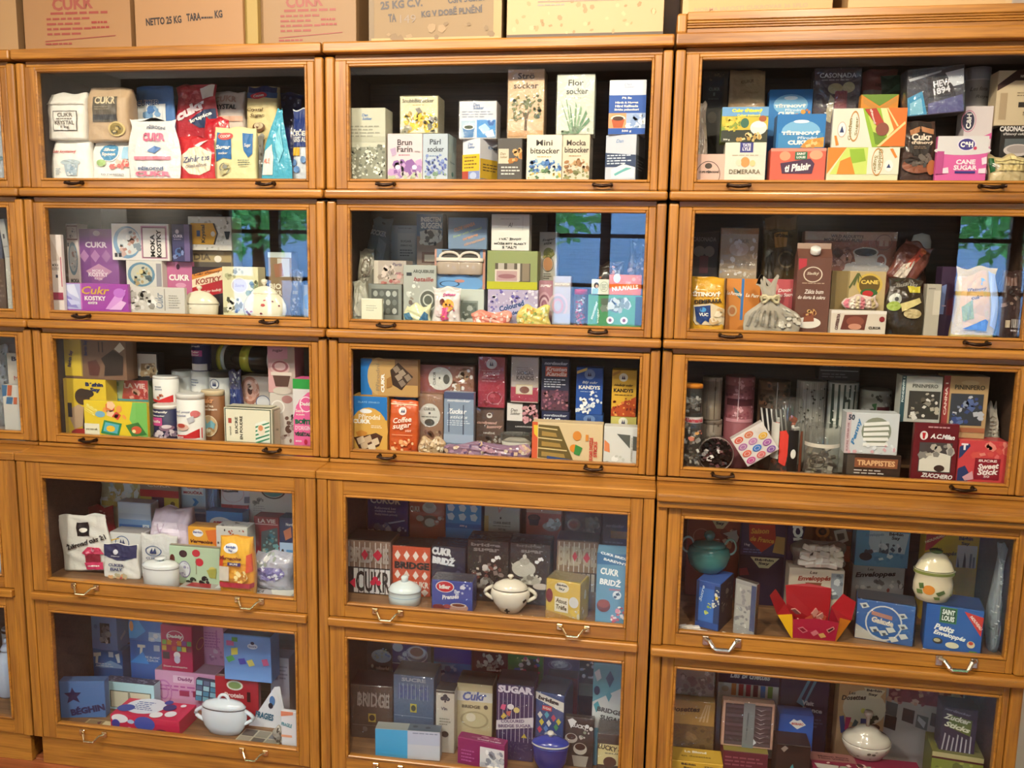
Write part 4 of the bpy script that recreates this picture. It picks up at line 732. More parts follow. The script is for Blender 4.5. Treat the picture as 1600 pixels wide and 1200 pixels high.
stock('r3c1', goods_r3c1)
def goods_r4c1():
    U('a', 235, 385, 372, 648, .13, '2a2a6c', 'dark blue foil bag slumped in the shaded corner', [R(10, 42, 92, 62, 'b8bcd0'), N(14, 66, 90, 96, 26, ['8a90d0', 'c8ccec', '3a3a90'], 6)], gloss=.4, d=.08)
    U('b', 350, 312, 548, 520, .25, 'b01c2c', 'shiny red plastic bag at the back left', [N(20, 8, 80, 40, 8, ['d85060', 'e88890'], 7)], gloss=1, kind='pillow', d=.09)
    U('c', 290, 398, 526, 660, .035, 'e4e2dc', 'white gelling sugar bag with black square and pink jam jar', [R(38, 12, 64, 37, '1c1c22'), E(52, 26, 8, 4, 'w'), T('Želírovací cukr 2:1', 54, 47, 84, 11, '1c1c22', 14, 0, 2), R(50, 68, 80, 98, '8a1c34'), P('e04870', (42, 68), (58, 56), (80, 58), (88, 70)), R(48, 84, 84, 97, 'd83a6a'), L(54, 88, 78, 94, 1, 'w'), N(46, 58, 84, 68, 8, ['f0a0b8', 'c82858'], 4)], rot=-5, d=.075, wr=.002, kind='bag')
    U('d', 450, 188, 677, 470, .27, 'd8d0a8', 'clear bag of pale sugar with white glints at the back', [P('e8eef4', (20, 14), (66, 6), (84, 20), (50, 30), (30, 26)), N(8, 4, 92, 42, 22, ['c8dcec', 'f4f4f0', 'c8b070'], 8), R(10, 36, 95, 44, 'd0b460')], gloss=1, d=.06)  # pale patches paint the plastic's glints into the colour
    B('e', 677, 200, 862, 440, .25, '8c7c70', 'brown pack with red band and yellow and purple lower panels', [T('CUKR', 50, 5, 60, 6, 'd8ccc0'), R(0, 14, 100, 28, 'b01c2a'), R(0, 28, 30, 100, 'b8a040'), R(30, 28, 62, 100, '4a2448'), R(62, 28, 100, 100, 'c8b03c'), E(84, 40, 6, 5, '5a4a20')], d=.06, name='sugar_pack', cat='pack')
    B('f', 568, 293, 727, 470, .2, 'b8c8de', 'white and blue banded box with small square logo', [R(3, 3, 97, 30, 'c4d2e2'), R(3, 46, 97, 60, '7aa0cc'), R(3, 60, 97, 100, '3c6cae'), R(74, 58, 94, 76, 'e8ecf2'), O(84, 67, 5, 5, '3c6cae', .3)], d=.045)
    B('g', 868, 200, 990, 440, .26, 'a8c4dc', 'light blue CUKR MOUČKA box beside a folded blue packet', [R(8, 0, 92, 24, 'e4e8ee'), T('CUKR', 54, 8, 50, 7, 'b02c40', 0, 0, 2), T('MOUČKA', 52, 18, 74, 7, 'b02c40', 0, 0, 2), P('3c7cc0', (48, 30), (60, 30), (74, 37), (60, 45), (48, 45), (58, 37)), R(2, 50, 98, 56, '7aa4cc'), R(2, 60, 98, 100, '4a78b0'), R(52, 76, 76, 90, 'e0e8f0')], d=.045)
    U('h', 985, 205, 1048, 440, .265, '6a94c4', 'folded light blue paper packet leaning by the MOUČKA box', [P('8ab0d8', (20, 10), (70, 12), (80, 60), (30, 70))], d=.03, kind='pillow')
    G('i', 712, 335, 908, 560, .135, 'd8c8dc', 'plump pinkish white vacuum bag of sugar', [P('e4d8ea', (12, 26), (70, 24), (84, 60), (16, 58)), P('c4b0c8', (20, 30), (30, 54), (38, 30), (34, 28), (30, 44), (24, 28))], gloss=.6, wr=.003, d=.075)
    B('j', 530, 440, 684, 560, .125, 'd8d8d8', 'white box with blue round emblem and grey top', [O(38, 40, 22, 28, '3a5a90', .12), P('2a3a68', (28, 50), (34, 24), (40, 50)), P('2a3a68', (36, 50), (42, 24), (48, 50)), P('d8b040', (4, 30), (30, 20), (30, 24), (4, 35)), face('T'), R(2, 4, 98, 96, 'a8a4a4')], d=.06)
    G('k', 497, 496, 664, 680, .03, 'e4e2de', 'white CUKIER BIAŁY bag with navy folded top', [R(2, 0, 98, 36, '262c5a'), P('262c5a', (2, 34), (98, 34), (58, 46), (42, 46)), E(38, 22, 7, 7, 'd8d8e4'), T('DIAMANT', 38, 34, 26, 4, 'd0d4e4'), T('CUKIER', 40, 60, 46, 9, '3c4878', 0, 0, 2), T('BIAŁY', 40, 72, 34, 9, '3c4878', 0, 0, 2), N(20, 86, 66, 98, 12, ['d05a60', 'e0b080', 'c8c0a0'], 6)], d=.055)
    G('l', 672, 452, 850, 640, .09, 'd4d4d4', 'silver white sugar bag with blue oval emblem behind the round pot', [O(38, 40, 22, 13, '3a5a90', .12), P('2a3a68', (28, 46), (34, 32), (40, 46)), P('2a3a68', (36, 46), (42, 32), (48, 46)), T('CUKIER', 40, 58, 44, 6, '4a5a80'), L(24, 66, 56, 74, 2, '8a94a8')], gloss=.3, d=.04)
    pot('m', 660, 572, 832, 693, .026, 'e4e8ea', 'white round enamel sugar pot with dark rim line and knob', [(.9, 0), (.97, .02), (.985, .5), (.99, .72), (1.0, .74)], lidprof=[(.98, .74), (.99, .76), (.8, .84), (.4, .88), (.05, .885)], knob=[(.16, .88), (.12, .92), (.3, .96), (.26, .99), (.02, 1)], band=[(.985, .66, .018, '4a4a50')], sq=.75)
    U('u', 1050, 196, 1200, 450, .255, 'dcd4dc', 'white and red sugar pack with dark label near the back', [R(8, 8, 62, 20, '20243c'), T('Belinka', 34, 14, 40, 6, 'f0f0f4', 0, 1, 2), O(46, 22, 36, 16, 'd09aa8', .05), R(0, 42, 100, 60, 'b02c40'), R(84, 26, 98, 38, '8a8aa0')], kind='bag', d=.05)
    B('v', 1202, 200, 1405, 450, .255, 'd4ccc4', 'white box with teal and dark ring picture near the back', [E(56, 12, 26, 14, '3c8c8c'), O(56, 12, 30, 18, '34302c', .14), N(8, 30, 32, 40, 8, ['6a6460', '8a847c'], 5), L(8, 44, 36, 56, 3, 'a8a29a')], d=.05)
    B('w', 992, 338, 1168, 520, .20, '2c80cc', 'blue box with white cloud and red lettering', [E(40, 30, 30, 16, 'e0e8f0'), E(60, 34, 24, 14, 'e0e8f0'), T('ersuc', 40, 32, 40, 14, 'a83048', 0, 0, 2)], d=.045)
    B('n', 816, 508, 1056, 682, .045, 'b4ccae', 'mint green box with cherries grapes and fruit drawings', [E(6, 36, 5, 13, '5a2820'), E(28, 20, 8, 10, '3a1c24'), E(54, 16, 8, 10, 'c03040'), E(60, 40, 8, 11, 'c8283a'), R(53, 30, 54, 74, '7a6a50'), E(30, 62, 11, 22, 'd8dce4'), O(30, 62, 12, 23, '7a6aa0', .1), N(22, 44, 38, 80, 8, ['9a94b8', 'b8b4cc'], 3), E(86, 62, 8, 12, 'd4c86a'), P('a8a850', (74, 60), (94, 54), (92, 82), (80, 80)), N(34, 84, 52, 98, 8, ['1c241c', '2c3c2c'], 4), N(60, 78, 76, 98, 12, ['1c1c22', '2a2a30'], 4), face('T'), R(0, 0, 100, 100, '9c9484')], d=.06)
    B('o', 905, 412, 1046, 560, .12, 'e0a030', 'small orange brick of brown sugar lettered vergeoise', [E(34, 20, 18, 12, 'e8e8ec'), T('Béghin', 34, 18, 30, 9, '3a4a90', 0, 0, 2), P('d87028', (60, 10), (98, 4), (98, 60), (70, 40)), T('Vergeoise', 46, 48, 76, 15, '5a2410', 0, 1, 2), R(0, 62, 100, 100, 'c88828')], d=.05, gloss=.5)
    B('p', 1040, 410, 1190, 560, .11, 'c8c8c4', 'white speckled box with dark dots behind the orange pack', [N(6, 6, 94, 60, 22, ['2a2a30', '4a4a50', 'a05040'], 4), face('T'), N(4, 6, 96, 94, 14, ['2a2a30', '5a5a60'], 5)], d=.055)
    G('q', 1048, 464, 1214, 697, .03, 'e09a28', 'orange and yellow brown sugar pack with blue label and red foot', [R(0, 0, 100, 52, 'e8b02c'), P('d85028', (0, 42), (18, 36), (14, 60), (0, 66)), P('d85028', (84, 34), (100, 30), (100, 66), (80, 70)), E(38, 22, 22, 10, 'e8e8ec'), T('Béghin', 38, 20, 30, 6, '3a5aa0', 0, 0, 2), T('Say', 38, 26, 14, 5, '3a5aa0', 0, 0, 2), T('Vergeoise', 38, 42, 64, 9, '7a3010', 0, 1, 2), R(30, 49, 68, 56, '3a2a70'), T('BRUNE', 49, 52, 24, 4, 'w'), R(6, 58, 34, 88, 'd4ccc0'), E(62, 76, 26, 14, 'e0a030'), N(42, 66, 82, 88, 20, ['f0c860', 'b87820', 'f4e0a0'], 6), R(0, 90, 100, 100, 'b02838')], gloss=.3, d=.05)
    B('r', 1222, 362, 1342, 560, .18, '9a2830', 'dark red box with blue photograph', [T('LA VIE', 52, 10, 70, 10, 'f0d0cc', 0, 0, 2), R(4, 17, 96, 19, 'e8c0bc'), P('4a5a5c', (30, 36), (94, 24), (96, 90), (26, 94)), N(34, 32, 92, 90, 26, ['4a8a98', '2a4a50', '7ab0b8', '9aa8a0'], 9)], d=.05)
    B('s', 1345, 365, 1425, 640, .15, '24305c', 'navy box with orange picture and pale blue lower half at the door edge', [T('Nord', 60, 12, 40, 5, 'w'), R(0, 44, 100, 100, 'a8c0e0'), P('d07a50', (24, 24), (70, 16), (74, 34), (36, 40)), R(40, 56, 96, 98, '5a9ad4'), E(18, 60, 8, 5, '4a4448')], d=.05)
    U('t', 1212, 550, 1392, 690, .07, 'b4b4c4', 'clear bag with violet grey printed swirl lying in the corner', [E(46, 62, 40, 22, '8078b0'), N(12, 44, 80, 82, 30, ['a8a0d0', 'd8d8e8', '6a629c'], 6), N(10, 4, 60, 34, 10, ['e4e4e8', '98a098'], 7)], gloss=1, kind='pillow', d=.07)
    flat(860, 686, 1110, 716, .006, 'a8a09c', 'flat grey and red sachet lying before the mint green box', [P('a02c34', (14, 10), (50, 14), (60, 90), (10, 80)), R(66, 20, 96, 80, 'd0d4d8')])
    flat(1150, 704, 1400, 750, .006, 'b4b0b4', 'flat grey packet with MOKA lettering lying at the front', [T('MOKA', 26, 60, 30, 30, '4a4448'), P('d8d8d0', (48, 30), (96, 20), (96, 90), (60, 80))])
stock('r4c1', goods_r4c1)
def goods_r5c1():
    B('b', 425, 262, 590, 400, .25, '2a6ab8', 'blue box with white T mark under the windowed blue box', [P('w', (3, 14), (28, 10), (28, 22), (19, 24), (16, 48), (8, 50), (10, 26), (3, 27)), R(54, 6, 70, 24, 'c8d8ec'), P('e8eef6', (76, 14), (90, 8), (92, 40), (84, 42)), P('8ab4e4', (4, 62), (60, 36), (98, 50), (98, 60), (4, 62)), L(10, 46, 88, 60, 2, 'd8e4f4')], d=.055, gloss=.3)
    B('a', 410, 102, 562, 262, None, '7a9ad8', 'blue cardboard box with a die-cut window showing white cubes', [R(34, 20, 72, 80, '2c2c34'), N(38, 28, 68, 76, 16, ['e4e4e8', 'a8a8b0', '8a8a94'], 10), E(18, 32, 7, 7, '5a78c0'), face('R'), P('a8b8e0', (20, 66), (60, 52), (66, 62), (26, 76))], on='b')
    B('d', 627, 222, 783, 400, .23, '1f6ac4', 'blue box with white T mark and QUICK print beside the red doll box', [P('w', (24, 10), (48, 10), (48, 17), (40, 18), (37, 36), (30, 36), (32, 18), (24, 18)), R(74, 8, 92, 24, 'b8d0ec'), T('SUCRE BLANC', 60, 42, 64, 6, 'd8e8f8'), T('MORCEAUX', 58, 50, 58, 6, 'd8e8f8'), P('3a9af0', (0, 60), (40, 28), (58, 60), (0, 60))], d=.05, gloss=.3)
    B('c', 620, 125, 783, 222, None, '2a72c4', 'blue box with pale cube picture on top of another blue box', [P('4aa8ec', (0, 10), (30, 0), (50, 50), (20, 90), (0, 90)), E(8, 30, 6, 26, 'e09a50'), R(58, 52, 96, 96, '9cc4ec'), N(60, 56, 94, 94, 6, ['e4f0fa', 'c4dcf4'], 8)], on='d', d=.05)
    B('g', 748, 372, 1040, 560, .18, 'd49ac4', 'wide pink box with lettered panel under the red doll box', [R(30, 10, 64, 30, 'e4c0dc'), T('Daddy', 50, 20, 24, 12, '8a3a78', 0, 0, 2), L(8, 36, 94, 56, 2, 'b05aa0'), O(14, 58, 14, 34, 'c078b4', .15), O(14, 58, 8, 20, 'c078b4', .2), R(40, 50, 56, 64, 'a83a60'), R(62, 48, 76, 64, '9a3058'), face('T'), R(1, 2, 99, 98, '9a7a90')], d=.10)
    B('e', 775, 148, 924, 357, .185, 'c01e58', 'tall red box with white doll picture and coloured squares', [O(46, 25, 28, 14, 'f4dce8', .12), T('Daddy', 46, 25, 50, 10, 'w', 0, 0, 3), *[R(4+16*(k % 6), 33+13*(k//6), 18+16*(k % 6), 44+13*(k//6), ['7aa83c', 'd8a02c', 'c83a50', 'e08a2c', '8a4a94', '5a9a5c', 'e0c040', 'b02848', 'd05a3c', '6ab0a0', 'e8d84c', '9a3a60'][k]) for k in range(12)], E(52, 66, 11, 8, 'f0e8ec'), E(52, 76, 10, 9, 'd8d0e8'), R(6, 60, 28, 76, '3a1a30'), T('Doses enveloppées', 46, 93, 76, 5, 'w'), face('R'), R(0, 0, 100, 100, 'a8184c'), O(50, 48, 30, 12, 'd88a58', .15)], on='g', d=.085)
    B('f', 978, 152, 1076, 400, .25, 'e4a4d0', 'pale pink box with lettering behind the doll box', [L(8, 10, 90, 42, 6, 'c070b0'), R(64, 6, 70, 44, 'c070b0'), N(30, 40, 90, 62, 12, ['f0d0e8', 'c888b8'], 10)], d=.05)
    B('i', 1036, 398, 1242, 580, .10, 'a81e30', 'dark red box with white round badge and brownish printed top', [E(46, 20, 19, 13, 'd8dcd0'), E(46, 20, 15, 9, '7a9a60'), T('Protein', 44, 46, 44, 13, 'f0d8d8', 0, 0, 2), R(74, 34, 82, 60, '3a1018'), face('T'), R(1, 2, 99, 98, '8a6a6c'), R(8, 20, 60, 60, 'b0a0a0'), face('R'), R(0, 0, 100, 100, '8a5a5a')], d=.095)
    B('h', 1076, 195, 1302, 345, .135, '6a9ae0', 'light blue box scattered with coloured squares', [R(6, 20, 22, 36, 'c05a90'), R(18, 8, 30, 22, '5aa050'), P('e4d860', (16, 44), (30, 40), (30, 62), (16, 66)), P('5ab46a', (4, 74), (18, 66), (24, 80), (10, 90)), P('4a4ac0', (30, 76), (44, 72), (48, 90), (34, 94)), P('e8e080', (48, 80), (60, 74), (66, 92), (54, 98)), P('d05a90', (80, 72), (92, 68), (96, 88), (84, 92)), E(62, 32, 11, 9, 'c8dcf4'), T('Sucre', 62, 32, 16, 6, '2a3a7a'), E(62, 22, 4, 5, '1c2c5c'), face('T'), R(0, 0, 100, 100, '3a4468')], on='i', d=.085)
    B('j', 1300, 300, 1390, 480, .2, 'b8b4c4', 'grey white box behind the coloured-squares box', [R(4, 4, 40, 60, '8a84a0'), L(50, 20, 94, 60, 4, '8a8698')], d=.06)
    B('k', 302, 415, 494, 606, .06, '4a72ac', 'large blue paper-wrapped sugar loaf box with dark star', [P('2a2450', (28, 16), (34, 30), (48, 30), (38, 42), (44, 58), (30, 50), (16, 60), (20, 42), (10, 32), (24, 30)), T('BÉGHIN', 60, 76, 78, 22, '2a2a58', 10, 0, 3), face('T'), R(0, 0, 100, 100, '3c5c8c')], d=.06, yaw=12)
    B('l', 502, 424, 742, 580, .14, 'a8d0dc', 'pale blue box with cream window and dark patterned lid', [R(12, 30, 94, 92, '4a5048'), R(14, 33, 92, 90, 'ccc8b0'), P('8a8878', (48, 30), (52, 30), (54, 60), (48, 60)), face('T'), R(0, 0, 100, 100, '34344c'), N(2, 2, 98, 98, 70, ['6a6a88', '9a9ab0', '4a4a68'], 3)], d=.12)
    B('m', 532, 590, 862, 664, .034, 'c81e4c', 'red gift box with blue and white polka dots lying flat', [E(14, 22, 12, 30, 'e4e4ee'), E(8, 60, 6, 30, '3a3a9c'), E(50, 42, 15, 50, '3c50b0'), E(30, 36, 5, 14, 'a8c0e4'), E(74, 92, 10, 24, '5a1c3c'), E(28, 82, 3, 9, 'e0a0bc'), E(12, 92, 3, 9, 'e0a0bc'), face('T'), E(36, 40, 28, 44, 'd8dcec'), L(20, 16, 52, 66, 5, '4a5aa0'), E(12, 60, 12, 20, '3a4aa0'), E(70, 36, 9, 18, '2c2c74'), E(80, 70, 8, 16, 'e4e4ee'), E(62, 82, 9, 16, 'e8e8f0'), E(62, 10, 6, 12, '3a4aa0'), E(86, 20, 4, 8, 'e4e4ee')], d=.12, gloss=.3)
    pot('n', 915, 498, 1200, 690, .05, 'dce6f2', 'white porcelain sugar bowl with two handles and dark lid ring', [(.55, 0), (.68, .02), (.9, .2), (1, .42), (.99, .58), (.94, .66), (.95, .69)], lidprof=[(.95, .69), (.97, .71), (.8, .80), (.4, .86), (.05, .87)], hands=[(-1, .28, .64, .42, .006), (1, .28, .64, .42, .006)], band=[(.945, .655, .03, '3a3a44')], sq=.72, arch=.22)
    B('o', 940, 416, 1112, 520, .14, '2c3a58', 'dark blue tray of small squares propped behind the white bowl', [*[R(3+19.5*(k % 5), 3+24*(k//5), 19+19.5*(k % 5), 24+24*(k//5), ['7ab4cc', '4a8ab0', '9ccce0', '5a6a90'][(k*7) % 4]) for k in range(20)]], rot=4, d=.02, name='sample_tray', cat='tray')
    flat(388, 600, 525, 640, .003, 'b09868', 'tan picture postcard lying before the pale blue box', [R(8, 10, 60, 90, '8a7450'), R(62, 14, 96, 86, 'd8c8a0'), P('5a2830', (40, 40), (50, 20), (56, 80))], name='postcard', cat='postcard')
    flat(1115, 650, 1325, 735, .003, 'b8b4a0', 'grey postcard with a grid of small photographs', [R(4+32*(k % 3), 6+48*(k//3), 32+32*(k % 3), 48+48*(k//3), ['5a5a58', '8a887c', '7a7c84', '9a9488'][(k*5) % 4]) for k in range(6)], name='postcard', cat='postcard', yaw=-3)
    tent_packet('t', 1192, 440, 1380, 605, .085, 'white pyramid packet with teal letters beside a small carton')
    B('p', 1352, 560, 1425, 700, .03, 'dcdce4', 'small white carton with orange edge and blue letters by the stile', [T('FRAGILE', 36, 46, 60, 14, '3a8aa0', -10, 0, 2), P('e08a70', (0, 0), (80, 0), (80, 10), (0, 18)), R(0, 80, 70, 88, 'e0a080')], d=.05)
    U('q', 1310, 645, 1400, 738, .03, 'a8a49c', 'crumpled silver sweet wrapper lying by the photo postcard', [N(5, 5, 95, 95, 26, ['4a4844', 'd8d4cc', '7a766e'], 10)], gloss=.6, kind='pillow', d=.022, name='sweet_wrapper', cat='wrapper')

stock('r5c1', goods_r5c1)
def goods_r1c2():
    B('a', 125, 310, 292, 628, .045, 'c4c4b0', 'sage green sugar box with granulated crystal photo on its lower half', [R(0, 40, 100, 48, 'b4b4a0'), T('Dan', 46, 10, 16, 4, '4a7ab8', 0, 1), T('Sukker', 52, 15, 26, 4, '4a7ab8', 0, 1), L(8, 24, 90, 42, 4, '9a9a8a'), R(0, 55, 100, 100, '8c8e7c'), N(2, 52, 98, 98, 130, ['d8dac8', '6c6e60', 'b0b2a0', 'eceee0'], 4)])
    B('b', 301, 425, 457, 628, .045, 'dcc8cc', 'lilac Brun Farin box with purple pansies', [P('e8dccc', (0, 0), (66, 2), (98, 20), (98, 0)), T('Brun', 50, 19, 42, 13, '3c3438'), T('Farin', 50, 34, 44, 13, '3c3438'), L(32, 45, 66, 50, 1, 'b05a70'), T('500g', 86, 40, 14, 4, '6a5a60'), P('b8a0c0', (8, 34), (24, 30), (26, 46), (14, 50)), N(10, 62, 48, 90, 12, ['a078b4', 'c098c8', '8a5aa0'], 12), N(56, 62, 96, 90, 12, ['a078b4', 'c098c8', '8a5aa0'], 12, 3), E(30, 74, 7, 5, 'f0e4ee'), E(78, 74, 7, 5, 'f0e4ee'), N(6, 86, 96, 99, 14, ['8a9a78', 'b0b898', 'c8b8c0'], 7)])
    B('c', 459, 425, 570, 628, .045, 'b4c0cc', 'pale blue Pärl socker box with blue grape hyacinths', [T('Pärl', 50, 18, 44, 12, '3c4450'), T('socker', 52, 34, 66, 12, '3c4450'), L(26, 47, 72, 52, 1, '6a80a8'), *[N(10+22*k, 46+8*(k % 2), 28+22*k, 90, 16, ['5a6cb0', '3c4c94', '7a8cc4'], 6, k) for k in range(4)], N(4, 84, 96, 99, 10, ['6a8a70', '8aa48c'], 8), face('R'), R(0, 0, 100, 100, 'c4d8d8'), T('Dansukker', 50, 46, 60, 3, '4a8a98'), E(50, 66, 14, 4, '5a9a98')], d=.10)
    B('d', 358, 258, 526, 425, None, 'e4dcb4', 'cream SnubbBitsocker box with yellow flowers on the lilac box', [T('SnubbBitsocker', 48, 12, 84, 11, '4a4434'), L(34, 22, 64, 26, 1, 'c8a040'), N(10, 42, 80, 92, 60, ['e8c820', 'f0d848', 'd0a818', 'b09020'], 7), N(70, 58, 98, 96, 16, ['8a8468', 'e0c030', '6a6a5c'], 7), P('8c8880', (40, 34), (52, 30), (60, 44), (48, 46)), P('8c8880', (78, 52), (92, 60), (88, 72), (76, 64)), N(2, 80, 30, 99, 8, ['8a8a70', 'a8a088'], 8), face('R'), R(0, 0, 100, 100, 'd8ceb0')], on='b', wrap=1)
    B('e', 627, 450, 722, 628, .045, 'e4e4ea', 'white and yellow sugar box with blue jar pictures at its foot', [T('Dan', 46, 12, 30, 7, '5a80b8', 0, 1), T('Sukker', 52, 20, 44, 7, '5a80b8', 0, 1), R(0, 38, 100, 80, 'ecc02c'), L(12, 42, 88, 76, 4, '7a6020'), R(0, 80, 100, 100, '8a98cc'), P('b84838', (0, 80), (36, 80), (36, 100), (0, 100)), E(64, 92, 20, 9, 'c0ccea'), face('R'), R(0, 0, 100, 36, 'dcdce2'), R(0, 36, 100, 72, 'e0b428'), L(10, 44, 80, 60, 3, '6a5420'), R(20, 74, 90, 84, 'e8e8e8'), R(0, 84, 100, 100, '7a88bc'), T('Dan', 50, 14, 40, 5, '5a80b8')], d=.12, yaw=-26)
    B('f', 621, 280, 788, 446, .055, 'e4e4ea', 'white sugar box with blue cup and cube pictures above the yellow one', [T('Dan', 46, 10, 18, 9, '5a80b8', 0, 1), T('Sukker', 52, 18, 30, 9, '5a80b8', 0, 1), L(8, 26, 92, 46, 3, '9aa4b8'), R(6, 52, 44, 98, 'b8d0e4'), P('3a78b4', (10, 70), (42, 70), (38, 98), (14, 98)), E(26, 70, 16, 7, 'e0e8f0'), E(26, 70, 12, 5, '3c4a34'), R(48, 50, 98, 98, '4a9ae0'), P('b8dcf4', (52, 70), (70, 60), (84, 76), (66, 90)), P('e0f0fa', (70, 84), (90, 76), (97, 96), (76, 98)), P('2a6ab8', (76, 52), (96, 52), (92, 66), (80, 66))], on='e', wrap=1)
    B('g', 792, 445, 902, 628, .05, '55504c', 'dark grey brown sugar box with cream panel and brown cubes', [R(4, 26, 46, 62, 'd4c8b0'), T('Dan', 22, 38, 22, 6, '8a7450', 0, 1), T('Sukker', 26, 46, 30, 6, '8a7450', 0, 1), N(52, 26, 96, 60, 10, ['c88a48', 'b07030', 'd8a868'], 11), L(16, 68, 92, 92, 3, 'd8d4cc')])
    B('h', 838, 137, 1000, 442, None, 'dcb890', 'tall peach Strö socker box with a leafy tree', [T('Strö', 50, 10, 46, 9, '5a4a40'), T('socker', 50, 24, 68, 9, '5a4a40'), *[N(10, 38, 90, 74, 66, ['6a7448', '4c5634', '8a8c58', '7a7040'], 5.5)], P('6a5438', (46, 98), (48, 74), (40, 62), (44, 62), (50, 70), (58, 60), (61, 62), (54, 76), (55, 98)), P('6a5438', (28, 98), (46, 90), (58, 90), (80, 98)), P('c89860', (2, 90), (98, 90), (98, 99), (2, 99))], on='g', wrap=1)
    B('i', 922, 430, 1080, 628, .045, 'e8e0cc', 'cream Mini bitsocker box with blue flowers', [T('Mini', 50, 18, 46, 13, '4a4440'), T('bitsocker', 52, 36, 82, 13, '4a4440'), L(30, 48, 72, 52, 1, 'c8a050'), N(6, 56, 96, 84, 46, ['4a78b8', '6a98cc', '3a60a0', '8ab0d4'], 6.5), N(4, 74, 96, 99, 30, ['5a7a58', '7a9a68', 'd8b85c', 'c8d0b8'], 5)])
    B('j', 1082, 430, 1204, 628, .045, 'd8ccb4', 'beige Mocka bitsocker box with brown blossoms', [T('Mocka', 50, 18, 70, 13, '4a4038'), T('bitsocker', 52, 34, 88, 13, '4a4038'), L(24, 46, 70, 50, 1, 'a87848'), N(6, 54, 96, 86, 36, ['a8784c', 'c09868', '8a6440', 'd0b48c'], 8), N(4, 78, 96, 99, 20, ['7a7c50', '9a9868'], 7), face('R'), R(0, 0, 100, 100, 'b4a898'), T('Mocka', 50, 14, 50, 4, '5a5044'), N(20, 40, 80, 90, 16, ['8a7a68', '6a5a48'], 10)], d=.10)
    B('k', 1057, 160, 1225, 428, None, 'd8dccc', 'tall pale Flor socker box with green lily leaves', [T('Flor', 50, 14, 40, 10, '4a504a'), T('socker', 54, 28, 58, 10, '4a504a'), L(36, 38, 66, 41, 1, 'a0a890'), *[P(c_, (50+dx*.2, 99), (44+dx*.2, 99), (40+dx, y_), (44+dx, y_+6)) for dx, y_, c_ in ((-30, 42, '7aa078'), (-18, 34, '8cb088'), (-6, 50, '5c8a64'), (10, 46, '7aa078'), (24, 52, '8cb088'), (38, 60, '6a9470'), (46, 72, '5c8a64'))], N(10, 88, 90, 99, 10, ['5c7a58', '8aa080'], 7)], on='j', wrap=1)
    B('l', 1272, 430, 1412, 628, .045, 'c8ccd8', 'white and navy cube sugar box with cloth picture beneath the blue one', [T('Dan', 46, 14, 24, 8, '7a94c0', 0, 1), P('2a3c60', (0, 40), (100, 46), (100, 74), (0, 72)), L(6, 44, 90, 68, 4, 'd8e0ec'), P('e8ece8', (20, 78), (60, 66), (98, 74), (98, 98), (20, 98)), P('6ab0b0', (30, 88), (70, 74), (90, 76), (60, 84), (34, 93)), face('R'), R(0, 0, 100, 34, 'a8b0b8'), R(0, 34, 100, 76, '5a6470'), L(14, 40, 90, 60, 4, 'c0c8d0')], d=.10, yaw=-12)
    B('m', 1290, 185, 1455, 428, None, 'e6e8ee', 'white and blue sugar box with red cup picture', [T('Dan', 50, 8, 20, 5, 'a0b0d0', 0, 1), T('Sukker', 54, 13, 28, 4, 'a0b0d0', 0, 1), R(0, 28, 100, 61, '2456ac'), T('Pä lis', 48, 33, 26, 4, 'w', 0, 0, 2), T('Hårdt & Hugget', 48, 42, 62, 5, 'w', 0, 0, 2), T('Hård Kalfinade', 48, 48, 62, 4.5, 'w', 0, 0, 2), T('Sirkka palasokeri', 48, 55, 66, 5, 'w', 0, 0, 2), R(0, 61, 48, 89, 'e8a070'), R(48, 61, 100, 89, 'a8bce0'), E(26, 71, 20, 6, 'f0e0d0'), P('c05a30', (8, 72), (44, 72), (38, 88), (14, 88)), E(26, 71, 15, 4, '4a2a1c'), N(52, 64, 98, 88, 16, ['d8e4f4', 'f4f8fc', '90a8d4'], 8), R(0, 89, 100, 100, '2456ac'), T('500 g', 50, 94.5, 26, 5, 'w')], on='l')
stock('r1c2', goods_r1c2)
